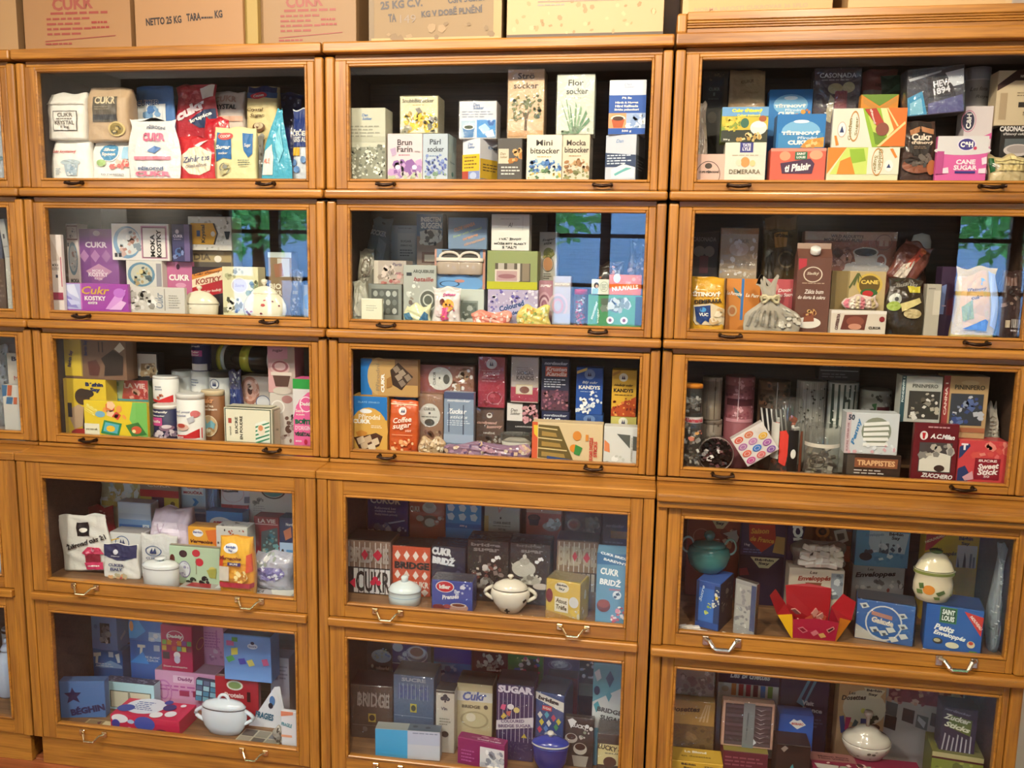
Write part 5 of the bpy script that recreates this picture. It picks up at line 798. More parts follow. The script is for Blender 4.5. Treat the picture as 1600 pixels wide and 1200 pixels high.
def goods_r2c2():
    U('a', 142, 115, 242, 390, .22, '6c7c84', 'grey blue SOCKER bag leaning in the corner', [T('SOCKER', 44, 24, 74, 9, 'd0d8d8', -4, 0, 2), P('88989e', (50, 30), (90, 40), (70, 90), (40, 80)), E(60, 6, 9, 2, '2a343c')], d=.05, gloss=.4, rot=6)
    B('b', 236, 148, 432, 400, .27, 'a8b4bc', 'open pale blue leaflet with two printed pages', [R(2, 3, 49, 97, 'a4b2be'), R(51, 3, 98, 97, 'b0bac0'), R(57, 14, 96, 80, 'c4cac8'), T('Bílé přísady', 26, 5, 36, 3, '4a5258'), T('Sweet as sugar', 74, 5, 32, 3, '4a5258'), L(6, 12, 44, 56, 9, '8a98a4'), T('SUGAR', 76, 28, 24, 4, '4a4e50'), T('ZERO KJ', 76, 36, 26, 4, '4a4e50'), L(62, 42, 92, 56, 3, '6a7074')], d=.016, name='leaflet', cat='leaflet')
    B('c', 432, 98, 548, 400, .20, 'a08a7c', 'blue topped insect sugar box with black and white ink drawing', [R(0, 0, 100, 33, '46688a'), T('INSECTEN', 54, 8, 76, 7, 'e8ecec', 0, 0, 2), T('SUGGEN', 56, 17, 80, 9, 'e8ecec', 0, 0, 2), P('d4d4cc', (12, 26), (50, 22), (96, 24), (94, 40), (60, 46), (30, 46), (14, 38)), N(16, 24, 94, 44, 22, ['2c3034', 'e8e8e0', '5a5c5c'], 9), R(20, 56, 92, 72, '6c4c40'), R(30, 60, 70, 70, 'c8bca8'), T('Insectensuiker', 46, 80, 70, 4, '4a3c38')], d=.05)
    B('e', 602, 434, 732, 576, .085, 'c4ccc4', 'white box with square dark window below the blue jar box', [R(20, 36, 80, 92, '8a948c'), R(26, 42, 76, 90, '6a746c'), N(28, 46, 74, 88, 10, ['a8b0a8', '566058'], 9)], d=.06)
    B('d', 512, 256, 738, 432, .08, '7290b0', 'blue orange-edged window box', [R(0, 0, 4, 100, 'c09080'), R(95, 0, 100, 100, 'c8907c'), P('484440', (14, 2), (90, 2), (84, 60), (70, 68), (30, 68), (20, 60)), E(50, 86, 46, 22, '6a9cd0'), O(30, 88, 20, 8, '2a3c58', .15), E(50, 80, 10, 4, 'c08a80')], on='e', d=.075)
    if not K.dry:
        bxo = bpy.data.objects[[o.name for o in bpy.data.objects if o.get('label') == 'blue orange-edged window box'][0]]; hw = bxo['w']
        hh = max(v.co.z for v in bxo.data.vertices)
        for s in (-.20, .20):
            j = lathe('small_jar', [(.030*hw/.136, 0), (.034*hw/.136, .003), (.034*hw/.136, hh*.30), (.030*hw/.136, hh*.33)], mat('b0a090', .2, .6), bxo, seg=20, sy=.25); j.location = (s*hw, -.004, hh*.36)
            lathe('jar_lid', [(.036*hw/.136, 0), (.037*hw/.136, .002), (.037*hw/.136, hh*.09), (.03*hw/.136, hh*.10)], mat('d8ccc0', .3), j, seg=20, sy=.26).location = (0, 0, hh*.33)
            tube('jar_ring', [(.026*hw/.136*math.cos(a*math.pi/8), 0, hh*.43+hh*.14*math.sin(a*math.pi/8)) for a in range(9)], .004, mat('d8ccc0', .3), j)
    B('f', 572, 114, 745, 254, None, '6c84a0', 'blue back card with slanting orange and green lettering', [T('OLDE HANSA', 42, 30, 60, 11, 'c89478', 18, 1, 2), T('Sugar with almond', 50, 48, 84, 9, '9ab08c', 18, 1, 2), T('orange', 58, 64, 44, 10, 'c89478', 18, 1, 2), T('cinnamon', 68, 76, 60, 9, 'b89884', 18, 1, 2)], on='d', d=.02, name='display_card', cat='card')
    B('i', 748, 436, 972, 582, .06, 'b4aac8', 'purple and white patterned box with slanted blue lettering', [N(1, 1, 99, 99, 130, ['6a60a8', 'e0dcea', '8a84bc', 'c8c4dc'], 3.2), P('b8b4d4', (16, 58), (80, 34), (98, 52), (40, 90), (16, 84)), T('Coloured', 48, 50, 56, 15, '2a4a80', 16, 0, 2), T('Wonder Sugar', 58, 70, 70, 13, '2a4a80', 16, 0, 2)], d=.07)
    B('h', 746, 263, 971, 435, None, '8f9a64', 'olive green window box with yellow foot and white jars inside', [R(0, 80, 100, 100, 'b8b828'), R(16, 32, 86, 80, '5c5448'), R(22, 32, 34, 78, 'b8b0a4'), R(40, 32, 54, 78, 'a89c90'), R(60, 32, 66, 78, 'c8c0b4'), R(70, 32, 84, 78, '8a7c68'), R(16, 48, 64, 80, 'd4c8bc'), R(19, 52, 60, 78, 'b89898'), E(40, 66, 18, 6, '9a6a70')], on='i')
    B('g', 765, 98, 935, 262, None, 'dcdad2', 'white card box lettered I VÁŠ ŽIVOT in black capitals', [L(24, 12, 76, 16, 1, 'a8a49c'), T('Al', 50, 30, 12, 12, '5a5650', 0, 1, 0), R(82, 6, 83, 44, 'b4b0a8'), T('I VÁŠ ŽIVOT', 50, 68, 58, 7, '3a3834', 0, 0, 2), T('MŮŽE BÝT SLADŠÍ', 50, 80, 84, 7, '3a3834', 0, 0, 2), T('S "AL"!', 48, 91, 38, 7, '3a3834', 0, 0, 2)], on='h', d=.05)
    U('j', 140, 258, 238, 480, .155, 'a8a494', 'clear bag of pale sweets at the left of the leaflet', [N(12, 10, 88, 60, 22, ['c8c4b4', '8a8474', 'dcd8cc'], 10), O(52, 36, 30, 18, '8a7c70', .2)], gloss=.9, d=.045)
    U('k', 134, 402, 205, 566, .05, 'b8b8a8', 'small clear bag with folded white paper beside the white card box', [R(24, 30, 76, 92, 'd4d4c8'), N(20, 40, 80, 90, 8, ['a8a898', 'e4e4da'], 10)], gloss=.9, d=.035)
    B('l', 215, 412, 365, 560, .095, '8f938c', 'grey box with a window onto a tray of round tins', [R(10, 14, 90, 92, '5c605c'), *[E(22+19*(k % 4), 28+26*(k//4), 7, 9, ['a8aca4', '7a807c', 'c0c4bc'][k % 3]) for k in range(12)]], d=.045)
    B('m', 240, 306, 385, 411, None, 'b8aca0', 'pale pink box with flowers and Paris lettering on the grey window box', [R(0, 0, 14, 100, 'c8c0b0'), T('Paris', 72, 16, 30, 14, '6a6078', 0, 1), T('Petit', 70, 52, 30, 12, '9a5a6a', 0, 1), N(18, 20, 60, 78, 16, ['c8b8a8', '9a8c80', 'd8c8bc'], 8), N(20, 82, 80, 98, 6, ['a05a58', 'b87a70'], 6), N(60, 56, 96, 92, 10, ['d0a8a0', 'b88a84'], 7)], on='l', gloss=.4)
    B('n', 372, 326, 518, 568, .075, 'b0b4ac', 'grey board with printed heading and small figures', [T('ARQUEBUSE', 62, 12, 64, 7, '5c605c', 0, 0, 2), R(10, 14, 26, 20, '34383a'), T('bataille', 62, 26, 60, 8, '9a4848', 0, 1), N(10, 30, 50, 56, 8, ['e8e8e0', 'd0d4cc'], 6), E(76, 64, 28, 20, '5c6058'), O(76, 64, 28, 20, 'c4c8c0', .15), O(76, 64, 16, 11, 'c4c8c0', .25), N(12, 60, 34, 90, 12, ['6c6058', '94887c'], 6)], d=.02, name='display_board', cat='board', gloss=.4)
    B('o', 184, 476, 277, 558, .035, 'e0e0c8', 'small cream card box with faint lettering standing in front', [L(24, 34, 76, 70, 3, 'b8b8a4'), R(0, 0, 100, 6, 'eceadc')], d=.03)
    U('p', 372, 505, 490, 572, .035, 'd8d8b0', 'boat-shaped folded wrapper with blue ends and yellow middle', [P('4a7a98', (3, 60), (22, 50), (40, 96), (8, 98)), P('3c6c90', (60, 96), (80, 40), (97, 60), (94, 98))], d=.035, kind='pillow', gloss=.6, name='sweet_wrapper', cat='wrapper')
    U('q', 498, 428, 626, 576, .032, 'd8d0cc', 'clear bag of pink and yellow cartoon sweets', [T('Sweet', 60, 20, 50, 9, 'c85a90', 6, 1, 2), E(58, 52, 22, 18, 'e8a848'), E(26, 70, 18, 18, 'e0d0d0'), E(36, 42, 10, 10, '6a3a34'), R(36, 60, 56, 96, 'd85a90'), N(30, 50, 84, 96, 14, ['e8b050', 'd86a98', 'f0d8d8', 'c04a70'], 6), E(52, 50, 3, 3, '3a2a20'), E(66, 50, 3, 3, '3a2a20')], gloss=.6, d=.03, name='sweets_bag')
    U('r', 672, 538, 850, 584, .028, 'e08a78', 'low bag of salmon pink sweets before the purple box', [N(4, 10, 96, 95, 30, ['e8a090', 'c86a60', 'f0c8bc', 'd8d4d0'], 5)], kind='pillow', gloss=.8, d=.028, name='sweets_bag')
    U('s', 880, 512, 1026, 588, .028, 'd8c870', 'clear bag of yellow and orange sweets', [N(4, 10, 96, 95, 34, ['e8b850', 'f0d880', 'e89058', 'd8d8a8', 'a8b868'], 6)], kind='pillow', gloss=.9, d=.03, name='sweets_bag')
    B('t', 978, 178, 1058, 396, .155, 'c0bcb0', 'tall pale box with a pineapple drawing', [T('Sugar', 52, 16, 60, 6, '3a3a34', 8, 1), T('stix', 48, 23, 40, 6, '3a3a34', 8, 1), E(52, 44, 28, 12, '7a7c40'), N(28, 36, 78, 54, 12, ['5a6030', 'a8a060', '8a8a48'], 9), E(50, 66, 26, 14, 'c08a5c'), O(50, 66, 32, 16, '6a5a40', .08), L(28, 84, 72, 98, 3, '6a665c')], d=.05)
    B('u', 975, 396, 1040, 588, .085, 'b0808c', 'pink box with swirled rings beside the pale swirl box', [T('sugar', 50, 13, 80, 8, 'f0e4e4', 0, 1, 2), *[O(40, 56, 46-9*k, 30-6*k, ['c8a0a8', '8a5a6a', 'd0b0b4', '9a6474'][k], .5) for k in range(4)], R(0, 76, 100, 100, 'c0a0a8')], d=.05)
    B('v', 1038, 376, 1118, 590, .065, 'b8b4b8', 'pale grey box with pink swirl print', [T('sucrette', 50, 16, 84, 6, 'f0ecec', 0, 1, 2), *[O(30, 62, 56-12*k, 26-5*k, ['ccb4b8', 'a8a4ac', 'c89ca4', 'b4b0b8'][k], .45) for k in range(4)], R(0, 78, 100, 100, 'b0b4c4')], d=.045)
    jar('w', 1132, 438, 1190, 592, .055, 'slim red tube of sweets between the swirl box and green box', ['c82838', 'e86878', 'f0e8e8'], lidc='b81c30', fill=.8, seed=4)
    B('y', 1196, 460, 1436, 594, .045, '4c9464', 'green monster-face box with jagged window and round eyes', [R(88, 4, 100, 100, '2c3c34'), P('5c6c60', (24, 12), (76, 10), (76, 30), (58, 52), (54, 60), (34, 48), (24, 30)), N(28, 14, 74, 50, 16, ['a8b4a8', '7a8a80', 'c4ccc4'], 7), E(42, 84, 7, 12, 'e8dcd0'), E(68, 84, 7, 12, 'e8dcd0'), E(42, 84, 3, 6, '7a2c28'), E(68, 84, 3, 6, '7a2c28'), T('monster', 12, 52, 60, 5, 'c8e0c8', 74, 0, 2), T('sugar', 20, 70, 50, 4, 'dff0df', 90)], d=.06)
    B('x', 1290, 370, 1436, 456, None, 'dc6a20', 'orange card box on the green monster box', [T('NUUVALLS', 50, 68, 84, 22, 'f4e8dc', 6, 0, 3), N(50, 8, 96, 48, 6, ['f0a068', 'e88848'], 6), E(24, 18, 11, 24, 'c8d8f0')], on='y', d=.045)
    B('z', 1212, 390, 1290, 458, .04, 'dce0d4', 'white card with dark round portrait leaning at the orange box', [E(28, 40, 14, 20, '34343a'), E(30, 46, 8, 11, 'd8b8a4'), O(72, 48, 24, 34, 'a8b8a0', .12), L(58, 30, 88, 70, 4, '8a9484'), P('8ab8b8', (6, 60), (40, 60), (36, 96), (4, 96))], on='y', d=.018, name='display_card', cat='card')
    U('aa', 1372, 214, 1462, 470, .17, '3c2c24', 'dark brown cellophane bag tied beside the reflected window', [N(6, 4, 96, 60, 26, ['6a4c3c', '9a8070', '2a1c18'], 10)], gloss=1, d=.05)
    U('ab', 1236, 318, 1362, 470, .15, '28201c', 'low black and copper foil sweet bag behind the portrait card', [N(6, 8, 94, 60, 14, ['a86a48', '4c3830', 'c8906c', '1c1614'], 9)], gloss=.9, d=.05, kind='pillow')
    for x, y, c in ((205, 556, 'd08a88'), (235, 558, 'd8a09a'), (290, 556, 'e4e4d4'), (312, 552, 'dcdccc'), (335, 556, 'e8e8dc'), (356, 550, 'd4d8c0')):
        cube_piece(x, y+8, c, 'small wrapped sugar sweet lying on the shelf before the grey window box', 'loose sweets on the second middle shelf', .022, .026)

stock('r2c2', goods_r2c2)
def goods_r3c2():
    PRA = [R(0, 0, 100, 42, '1f74c0'), E(50, 62, 52, 42, 'd8a850'), R(0, 62, 100, 100, 'd8a850'), E(42, 27, 17, 4, 'e8ecf0'), T('Přírodní', 52, 37, 60, 10, 'f4ead8'), T('CUKR', 30, 46, 50, 8, 'w', 0, 0, 3), L(56, 52, 96, 58, 2, 'f4ead8'), P('4a2c1c', (8, 76), (40, 72), (70, 66), (88, 72), (78, 90), (48, 99), (24, 98)), *[P(c_, (x, y), (x+18, y-6), (x+24, y+5), (x+6, y+11)) for x, y, c_ in ((16, 78, 'd8c0a0'), (36, 76, 'c4a888'), (56, 80, 'd8c0a0'), (26, 88, 'c8ac8c'), (46, 90, 'e0ccb0'))], P('c88838', (14, 66), (30, 62), (46, 66), (42, 72), (20, 74))]
    B('a', 138, 284, 300, 527, .045, 'd8a850', 'blue and golden Přírodní CUKR box standing upright with brown cubes', PRA+[T('ZLATÉ ZRNKO', 50, 10, 60, 4, '8ac0ec')], gloss=.3)
    B('b', 182, 118, 437, 280, .055, 'b89058', 'blue and tan Přírodní CUKR box lying on its side on top', [R(0, 0, 20, 100, '1f74c0'), E(32, 48, 20, 52, 'c4a46c'), R(30, 0, 100, 100, 'c0985c'), R(60, 0, 100, 70, '8a6848'), T('Přírodní', 30, 50, 76, 7, '9a8464', 90), T('CUKR', 39, 66, 52, 6, 'w', 90, 0, 3), P('3c2a20', (52, 30), (66, 8), (92, 46), (84, 60), (72, 84), (56, 70)), *[P(c_, (x, y), (x+8, y-8), (x+14, y+4), (x+6, y+14)) for x, y, c_ in ((56, 24, '8a7868'), (66, 34, '9c8a78'), (76, 46, '907e6c'), (60, 46, 'a08c78'), (66, 62, '8a7868'))], P('a07038', (46, 54), (54, 46), (56, 74), (46, 80))], on='a', d=.06)
    B('c', 305, 282, 428, 530, .12, '2068b0', 'plain blue sugar box behind the orange coffee sugar pouch', [R(0, 0, 100, 10, '2a7ac4')], d=.05)
    G('d', 306, 306, 436, 532, .045, 'cc5a28', 'orange Coffee Sugar pouch with amber cubes', [R(2, 6, 98, 8, 'f0c8a0'), E(48, 19, 14, 8, 'e8dcd8'), P('2a2a50', (42, 22), (46, 15), (50, 22)), P('2a2a50', (49, 22), (53, 15), (57, 22)), T('Coffee', 48, 36, 58, 11, 'fbe8d8', 8, 1), T('sugar', 48, 50, 60, 11, 'fbe8d8', 8, 1), T('LIGHT', 70, 57, 20, 4, 'fbe8d8'), R(14, 65, 84, 66, 'f0b890'), N(6, 72, 90, 97, 22, ['e8945c', 'f0b078', 'b8481c', 'f4c898'], 8)], gloss=.3, d=.05, wr=.0008)
    B('e', 438, 272, 550, 500, .085, 'a07c64', 'brown clear-wrapped CUKOR pack with white oval label', [E(46, 42, 42, 23, 'dcdcd4'), T('CUKOR', 46, 30, 46, 6, '3a3a38'), R(42, 36, 50, 40, '3a3a38'), L(14, 43, 78, 48, 1, '8a8a82'), E(46, 56, 20, 7, '4a4c48'), N(10, 72, 94, 98, 18, ['8a5c44', 'c0a080', '6a4434'], 9)], wrap=1, d=.05)
    B('f', 440, 146, 686, 264, None, '9a6858', 'brown and red CUKOR pack lying on its side with oval label', [R(0, 0, 54, 100, '94504c'), E(40, 50, 22, 44, 'd8d8d0'), T('CUKOR', 29, 50, 50, 5, '3a3a38', 90), R(37, 44, 40, 52, '3a3a38'), E(51, 52, 6, 18, '5a5c56'), N(62, 10, 98, 90, 26, ['b08a68', 'd8c8b4', '8a5c44', 'e8e4e0'], 6)], on='e', wrap=1, d=.06)
    B('g', 553, 266, 686, 494, .055, '8a9cb4', 'pale blue see-through box with white handwritten lettering', [R(0, 0, 100, 13, '4a5478'), T('nordzucker', 50, 16, 78, 5, 'eceff4', 0, 1), T('Zucker', 44, 37, 66, 10, 'eceff4', 0, 1, 2), T('sticks', 50, 48, 60, 6, 'dce4ec', 0, 1), L(12, 54, 88, 66, 3, 'd0dce8'), R(16, 22, 19, 78, '3c4460'), R(64, 24, 67, 96, '3c4460'), R(0, 82, 100, 100, '9cacc4')], gloss=.6, d=.06)
    B('i', 692, 332, 820, 500, .10, '6c5448', 'brown candy sugar pack with white mug mark and pink lettering', [E(50, 22, 10, 7, 'f0ece4'), E(50, 20, 6, 3, '6c5448'), T('candysand', 42, 42, 70, 10, 'e8b8a8', 0, 1, 2), T('kusovy', 68, 52, 54, 10, 'e8b8a8', 4, 1, 2), T('HNĚDÉ', 50, 68, 40, 6, 'e4dcd0', 0, 0, 2), N(10, 76, 90, 98, 14, ['8a8078', 'b4aca4', '4c4038'], 8)], wrap=1, d=.05)
    B('h', 706, 108, 825, 330, None, 'a83448', 'crimson candy sugar packet with round emblem', [E(50, 14, 20, 10, 'e0d8d8'), P('2a2a50', (42, 18), (46, 9), (50, 18)), P('2a2a50', (49, 18), (53, 9), (57, 18)), T('KANDIS', 50, 33, 60, 6, 'e0a8b0', 0, 0, 2), L(14, 26, 86, 30, 1, 'd08a94'), L(14, 40, 86, 52, 2, 'c87884'), O(62, 82, 28, 13, 'd08a94', .1), N(20, 70, 90, 94, 10, ['c05a68', '8a2030'], 8)], on='i', wrap=1, d=.045)
    B('k', 832, 310, 975, 460, .10, '2a282a', 'black box with white label and pink flower below the silver packet', [R(2, 4, 50, 56, 'dcd8d4'), T('Dan', 24, 24, 22, 9, '6a6460', 0, 1), T('Sukker', 28, 34, 32, 9, '6a6460', 0, 1), N(52, 4, 96, 56, 34, ['c89098', 'e0b4b8', '9a6068', 'd8a0a8'], 8), T('LANDÖCKER', 56, 72, 54, 5, 'd8d4d0')], d=.05)
    B('j', 853, 108, 975, 306, None, 'c8bcb4', 'silver and crimson KANDIS packet with framed cup drawing', [T('SIOGAL', 52, 36, 62, 9, '6a6064'), T('KANDIS', 52, 47, 64, 10, '5a5054'), R(0, 68, 100, 100, 'b03c54'), R(18, 62, 80, 84, 'd8c8a0'), R(21, 64, 77, 82, 'e4dcc8'), E(50, 74, 18, 8, '8a5c54'), L(20, 22, 84, 32, 2, 'a89c98')], on='k', wrap=1, d=.045)
    B('m', 988, 352, 1112, 470, .10, '24284a', 'navy packet lettered Weißer under the violet candy packet', [T('nordzucker', 50, 14, 84, 9, 'd8dce8', 0, 1), T('Weißer', 50, 32, 84, 16, 'e8ecf2', 0, 1, 2)], d=.05)
    B('l', 988, 115, 1112, 350, None, '2c3048', 'dark Krusten Kandis packet with orange label and brown crystals', [T('nordzucker', 52, 9, 84, 6, 'd8dce8', 0, 1), R(14, 15, 92, 34, 'cc6048'), T('Krusten', 54, 20, 74, 8, 'f4dcd4', 0, 1, 2), T('Kandis', 54, 29, 74, 8, 'f4dcd4', 0, 1, 2), L(10, 38, 92, 56, 4, 'c8ccd8'), R(2, 60, 98, 98, '58384a'), N(4, 58, 96, 97, 60, ['8a5468', '6a3c4c', 'b07a84', '3c2430'], 6)], on='m', d=.045)
    B('o', 1140, 366, 1262, 470, .10, '2c5496', 'blue sugar packet with round emblem under the blue KANDYS packet', [E(50, 18, 22, 16, '6a88bc'), P('1c2c5c', (42, 26), (46, 8), (50, 26)), P('1c2c5c', (49, 26), (53, 8), (57, 26))], d=.05)
    B('n', 1143, 156, 1262, 364, None, '2450a0', 'blue KANDYS packet with scattered white sugar cubes', [P('d8c070', (2, 8), (40, 0), (40, 6), (2, 14)), E(50, 14, 20, 11, '7a94c8'), P('1c2c5c', (42, 18), (46, 9), (50, 18)), P('1c2c5c', (49, 18), (53, 9), (57, 18)), T('Bílý cukr', 52, 32, 58, 7, 'dce4f0', 0, 1), T('KANDYS', 50, 42, 80, 8, 'w', 0, 0, 2), L(16, 50, 82, 53, 1, 'a8bce0'), N(2, 64, 66, 96, 22, ['e8ecf2', 'd0d8e4', 'f4f6fa'], 8), N(56, 52, 98, 76, 8, ['e8ecf2', 'd0d8e4'], 7, 5)], on='o', d=.045)
    B('q', 1297, 374, 1412, 470, .10, 'c8bc68', 'pale yellow sugar packet with round emblem under the amber one', [E(48, 24, 18, 20, 'e4e0cc'), P('2a2a50', (41, 34), (45, 14), (49, 34)), P('2a2a50', (48, 34), (52, 14), (56, 34))], d=.05)
    B('p', 1302, 166, 1412, 376, None, 'd8a832', 'yellow KANDYS packet with amber crystals', [P('b8862c', (2, 8), (34, 0), (34, 6), (2, 14)), E(46, 16, 18, 9, 'ece4cc'), P('2a2a50', (39, 20), (43, 11), (47, 20)), P('2a2a50', (46, 20), (50, 11), (54, 20)), T('Hnědý cukr', 48, 33, 76, 7, '3a2a18', 0, 1), T('KANDYS', 48, 44, 80, 8, '2c2014', 0, 0, 2), L(12, 52, 88, 56, 1, '6a4c20'), P('b84c1c', (0, 84), (100, 56), (100, 100), (0, 100)), N(2, 60, 98, 98, 40, ['a83c1c', 'd87838', '7a2814', 'e8a050'], 6)], on='q', d=.045)
    U('r', 440, 474, 552, 540, .03, 'b89c78', 'small clear bag of brown rock sugar beside the orange pouch', [N(4, 6, 96, 95, 34, ['d8c09c', '8a6c4c', 'e8dcc4', 'a88458'], 8)], kind='pillow', gloss=.8, d=.026, name='sweets_bag')
    U('s', 556, 500, 938, 568, .026, '8a6c84', 'long low violet bag of mixed sweets behind the sill', [N(2, 6, 98, 95, 60, ['a07c98', 'c8a88c', '5a4470', 'd8c8b4', 'b08898'], 3), T('Cukr', 70, 84, 30, 20, 'e4dcec', 0, 1)], kind='pillow', gloss=.8, d=.024, name='sweets_bag')
    pot('t', 796, 424, 946, 530, .052, 'c8c4bc', 'clear glass bowl filled with white sugar', [(.4, 0), (.5, .02), (.8, .25), (.96, .6), (1, .78), (.98, .80), (.9, .6), (.02, .55)], sq=.55, m=JARM, name='glass_bowl', cat='bowl')
    if not K.dry:
        gb = bpy.data.objects['glass_bowl']; xs = [v.co.x for v in gb.data.vertices]; zs = [v.co.z for v in gb.data.vertices]; rr = max(xs); hh = max(zs)
        lathe('sugar_heap', [(rr*.38, hh*.06), (rr*.76, hh*.34), (rr*.9, hh*.72), (rr*.5, hh*.84), (rr*.02, hh*.9)], mat('dcd6cc', .7), gb, sy=.5)
        tube('spoon_knob', [(rr*.8, -.006, hh*.95), (rr*1.02, -.006, hh*1.02)], [.006, .009], mat('3a3434', .3), gb)
    B('u', 946, 404, 1262, 580, .028, 'dcc49a', 'cream box with a window onto sugar swizzle sticks and orange fruit', [R(0, 0, 8, 100, 'd8603c'), P('e8c83c', (2, 8), (8, 8), (8, 40), (3, 30)), P('6a5a30', (9, 6), (38, 8), (60, 96), (9, 92)), *[P('e0c890', (9, 12+26*k), (36+7*k, 16+26*k), (36+7*k, 19+26*k), (9, 15+26*k)) for k in range(4)], *[P('a88848', (14, 22+26*k), (34+6*k, 26+26*k), (36+6*k, 36+26*k), (14, 34+26*k)) for k in range(3)], E(64, 30, 6, 12, 'd88a38'), E(60, 62, 6, 10, 'e08a30'), P('3c8a44', (62, 52), (72, 60), (68, 80), (60, 76)), T('SUGAR SWIZZLE', 84, 62, 58, 5, 'c83c34', 90, 0, 2), T('STICKS', 90, 62, 40, 5, 'c83c34', 90, 0, 2), R(76, 26, 80, 42, 'd88a38'), P('2c4c88', (22, 84), (62, 92), (60, 99), (22, 94))], d=.05)
    B('v', 1266, 420, 1425, 596, .032, 'd8d8d4', 'white box with dark triangular windows beside the swizzle stick box', [P('5c605c', (36, 18), (74, 20), (74, 54)), P('5c605c', (82, 22), (99, 24), (99, 60), (82, 58)), P('e08858', (2, 34), (16, 44), (18, 66), (2, 62)), T('SUGAR STIRRERS', 79, 56, 60, 5, 'a8a8a0', -90), N(4, 74, 60, 98, 10, ['f0eeea', 'c4c4bc'], 8)], d=.045)
stock('r3c2', goods_r3c2)
def goods_r4c2():
    BACK = dict(d=.05)
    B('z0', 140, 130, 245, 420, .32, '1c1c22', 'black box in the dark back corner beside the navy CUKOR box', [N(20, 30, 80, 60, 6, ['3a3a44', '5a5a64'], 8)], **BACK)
    B('z1', 246, 128, 430, 420, .32, '28307c', 'navy CUKOR box with picture of cubes and tongs', [T('CUKOR', 44, 8, 74, 11, 'w', 0, 0, 2), T('Rafinovaná bez', 44, 20, 52, 4, 'dfe4f4'), T('sladkých tvarov', 44, 25, 52, 4, 'dfe4f4'), T('Sladký kúsok prírody', 46, 30, 56, 4, 'dfe4f4'), N(4, 46, 52, 62, 10, ['a8b8e4', 'd8e0f4', '8094d0'], 10), P('d8e0f0', (50, 42), (92, 36), (92, 38), (54, 44)), N(56, 48, 96, 60, 8, ['dfe4f4', 'b8c4e8'], 5)], **BACK)
    B('z2', 436, 145, 597, 420, .32, 'b4553c', 'salmon CUKR box with porcelain pot picture', [T('CUKR', 16, 17, 28, 9, 'e8dccc'), E(56, 14, 20, 9, 'd8d0c4'), E(56, 10, 12, 5, 'b8aca0'), E(56, 36, 24, 10, '8a6c5c'), E(58, 38, 15, 7, 'd8ccc0'), E(30, 32, 11, 5, 'c8b8a8'), N(72, 26, 96, 38, 6, ['e8d8d0', 'd09080'], 6)], wrap=1, **BACK)
    B('z3', 600, 155, 762, 420, .32, '4a9ad8', 'sky blue box with white sugar cube print', [*[P('e0ecf6', (4+32*(k % 3), 8+15*(k//3)), (18+32*(k % 3), 5+15*(k//3)), (26+32*(k % 3), 11+15*(k//3)), (20+32*(k % 3), 18+15*(k//3)), (8+32*(k % 3), 17+15*(k//3))) for k in range(6)], R(0, 38, 100, 46, '2f78c0'), T('500 g', 50, 42, 20, 4, 'w')], **BACK)
    B('z4', 776, 168, 936, 420, .32, 'cfc8bc', 'white CUKR BRIDŽ box with faint script', [T('V', 46, 10, 18, 11, 'd89890', 0, 1), E(46, 25, 2.5, 2, '4a4440'), T('CUKR BRIDŽ', 50, 33, 50, 5, '5a5248', 0, 0, 2), L(24, 38, 76, 41, 1, '8a8278'), T('0,5 kg', 50, 45, 20, 4, '5a5248'), R(0, 22, 12, 50, 'd8b87c')], wrap=1, **BACK)
    B('z5', 966, 180, 1124, 420, .32, 'c06048', 'orange box with dark cup and white sugar dish', [R(0, 0, 100, 12, 'd8a890'), E(22, 22, 18, 7, '2c1c18'), P('3a2620', (6, 22), (38, 22), (34, 36), (10, 36)), E(22, 21, 13, 4, '5a3424'), E(72, 36, 24, 9, 'b8a498'), N(52, 22, 94, 38, 16, ['e8e4e0', 'c8c0b8', 'f4f0ec'], 7)], wrap=1, **BACK)
    B('z6', 1138, 195, 1305, 420, .32, '2c221e', 'dark brown box with cup on saucer and silver pot', [E(26, 30, 18, 12, 'c8b8a8'), E(26, 30, 13, 8, '8a3c2c'), P('a89c90', (56, 14), (86, 16), (80, 44), (60, 44)), N(56, 12, 90, 46, 14, ['d8d0c4', '7a7068', 'b8aca0'], 7)], wrap=1, **BACK)
    B('z7', 1312, 205, 1425, 440, .30, '242430', 'black handwritten-letter packet with gold label', [T('nordzucker', 50, 26, 74, 6, '8a8c98', 0, 1), R(34, 36, 98, 50, 'b8903c'), L(10, 56, 92, 74, 3, '6a6c78')], **BACK)
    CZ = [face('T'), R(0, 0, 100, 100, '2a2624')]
    B('a', 152, 336, 350, 610, .13, '8c7468', 'BRIDGE CUKR box in brown and white stripes with red card suits', [R(0, 50, 100, 100, '26262c'), *[R(4+12.2*k, 2, 6+12.2*k, 50, 'd8d0c8') for k in range(8)], *[R(16+12.2*k, 52, 26+12.2*k, 98, 'e4e2e2') for k in range(7)], T('BRIDGE', 50, 26, 92, 30, 'b0a49c', 0, 0, 2), T('CUKR', 60, 76, 78, 40, '26262c', 0, 0, 1), P('c82848', (34, 25), (42, 15), (50, 25), (42, 36)), P('c82848', (60, 25), (72, 14), (82, 25), (72, 36)), P('c82848', (6, 80), (20, 70), (20, 90)), E(66, 70, 6, 5, 'c82848'), E(60, 77, 6, 5, 'c82848'), E(73, 77, 6, 5, 'c82848')]+CZ, wrap=1, d=.09)
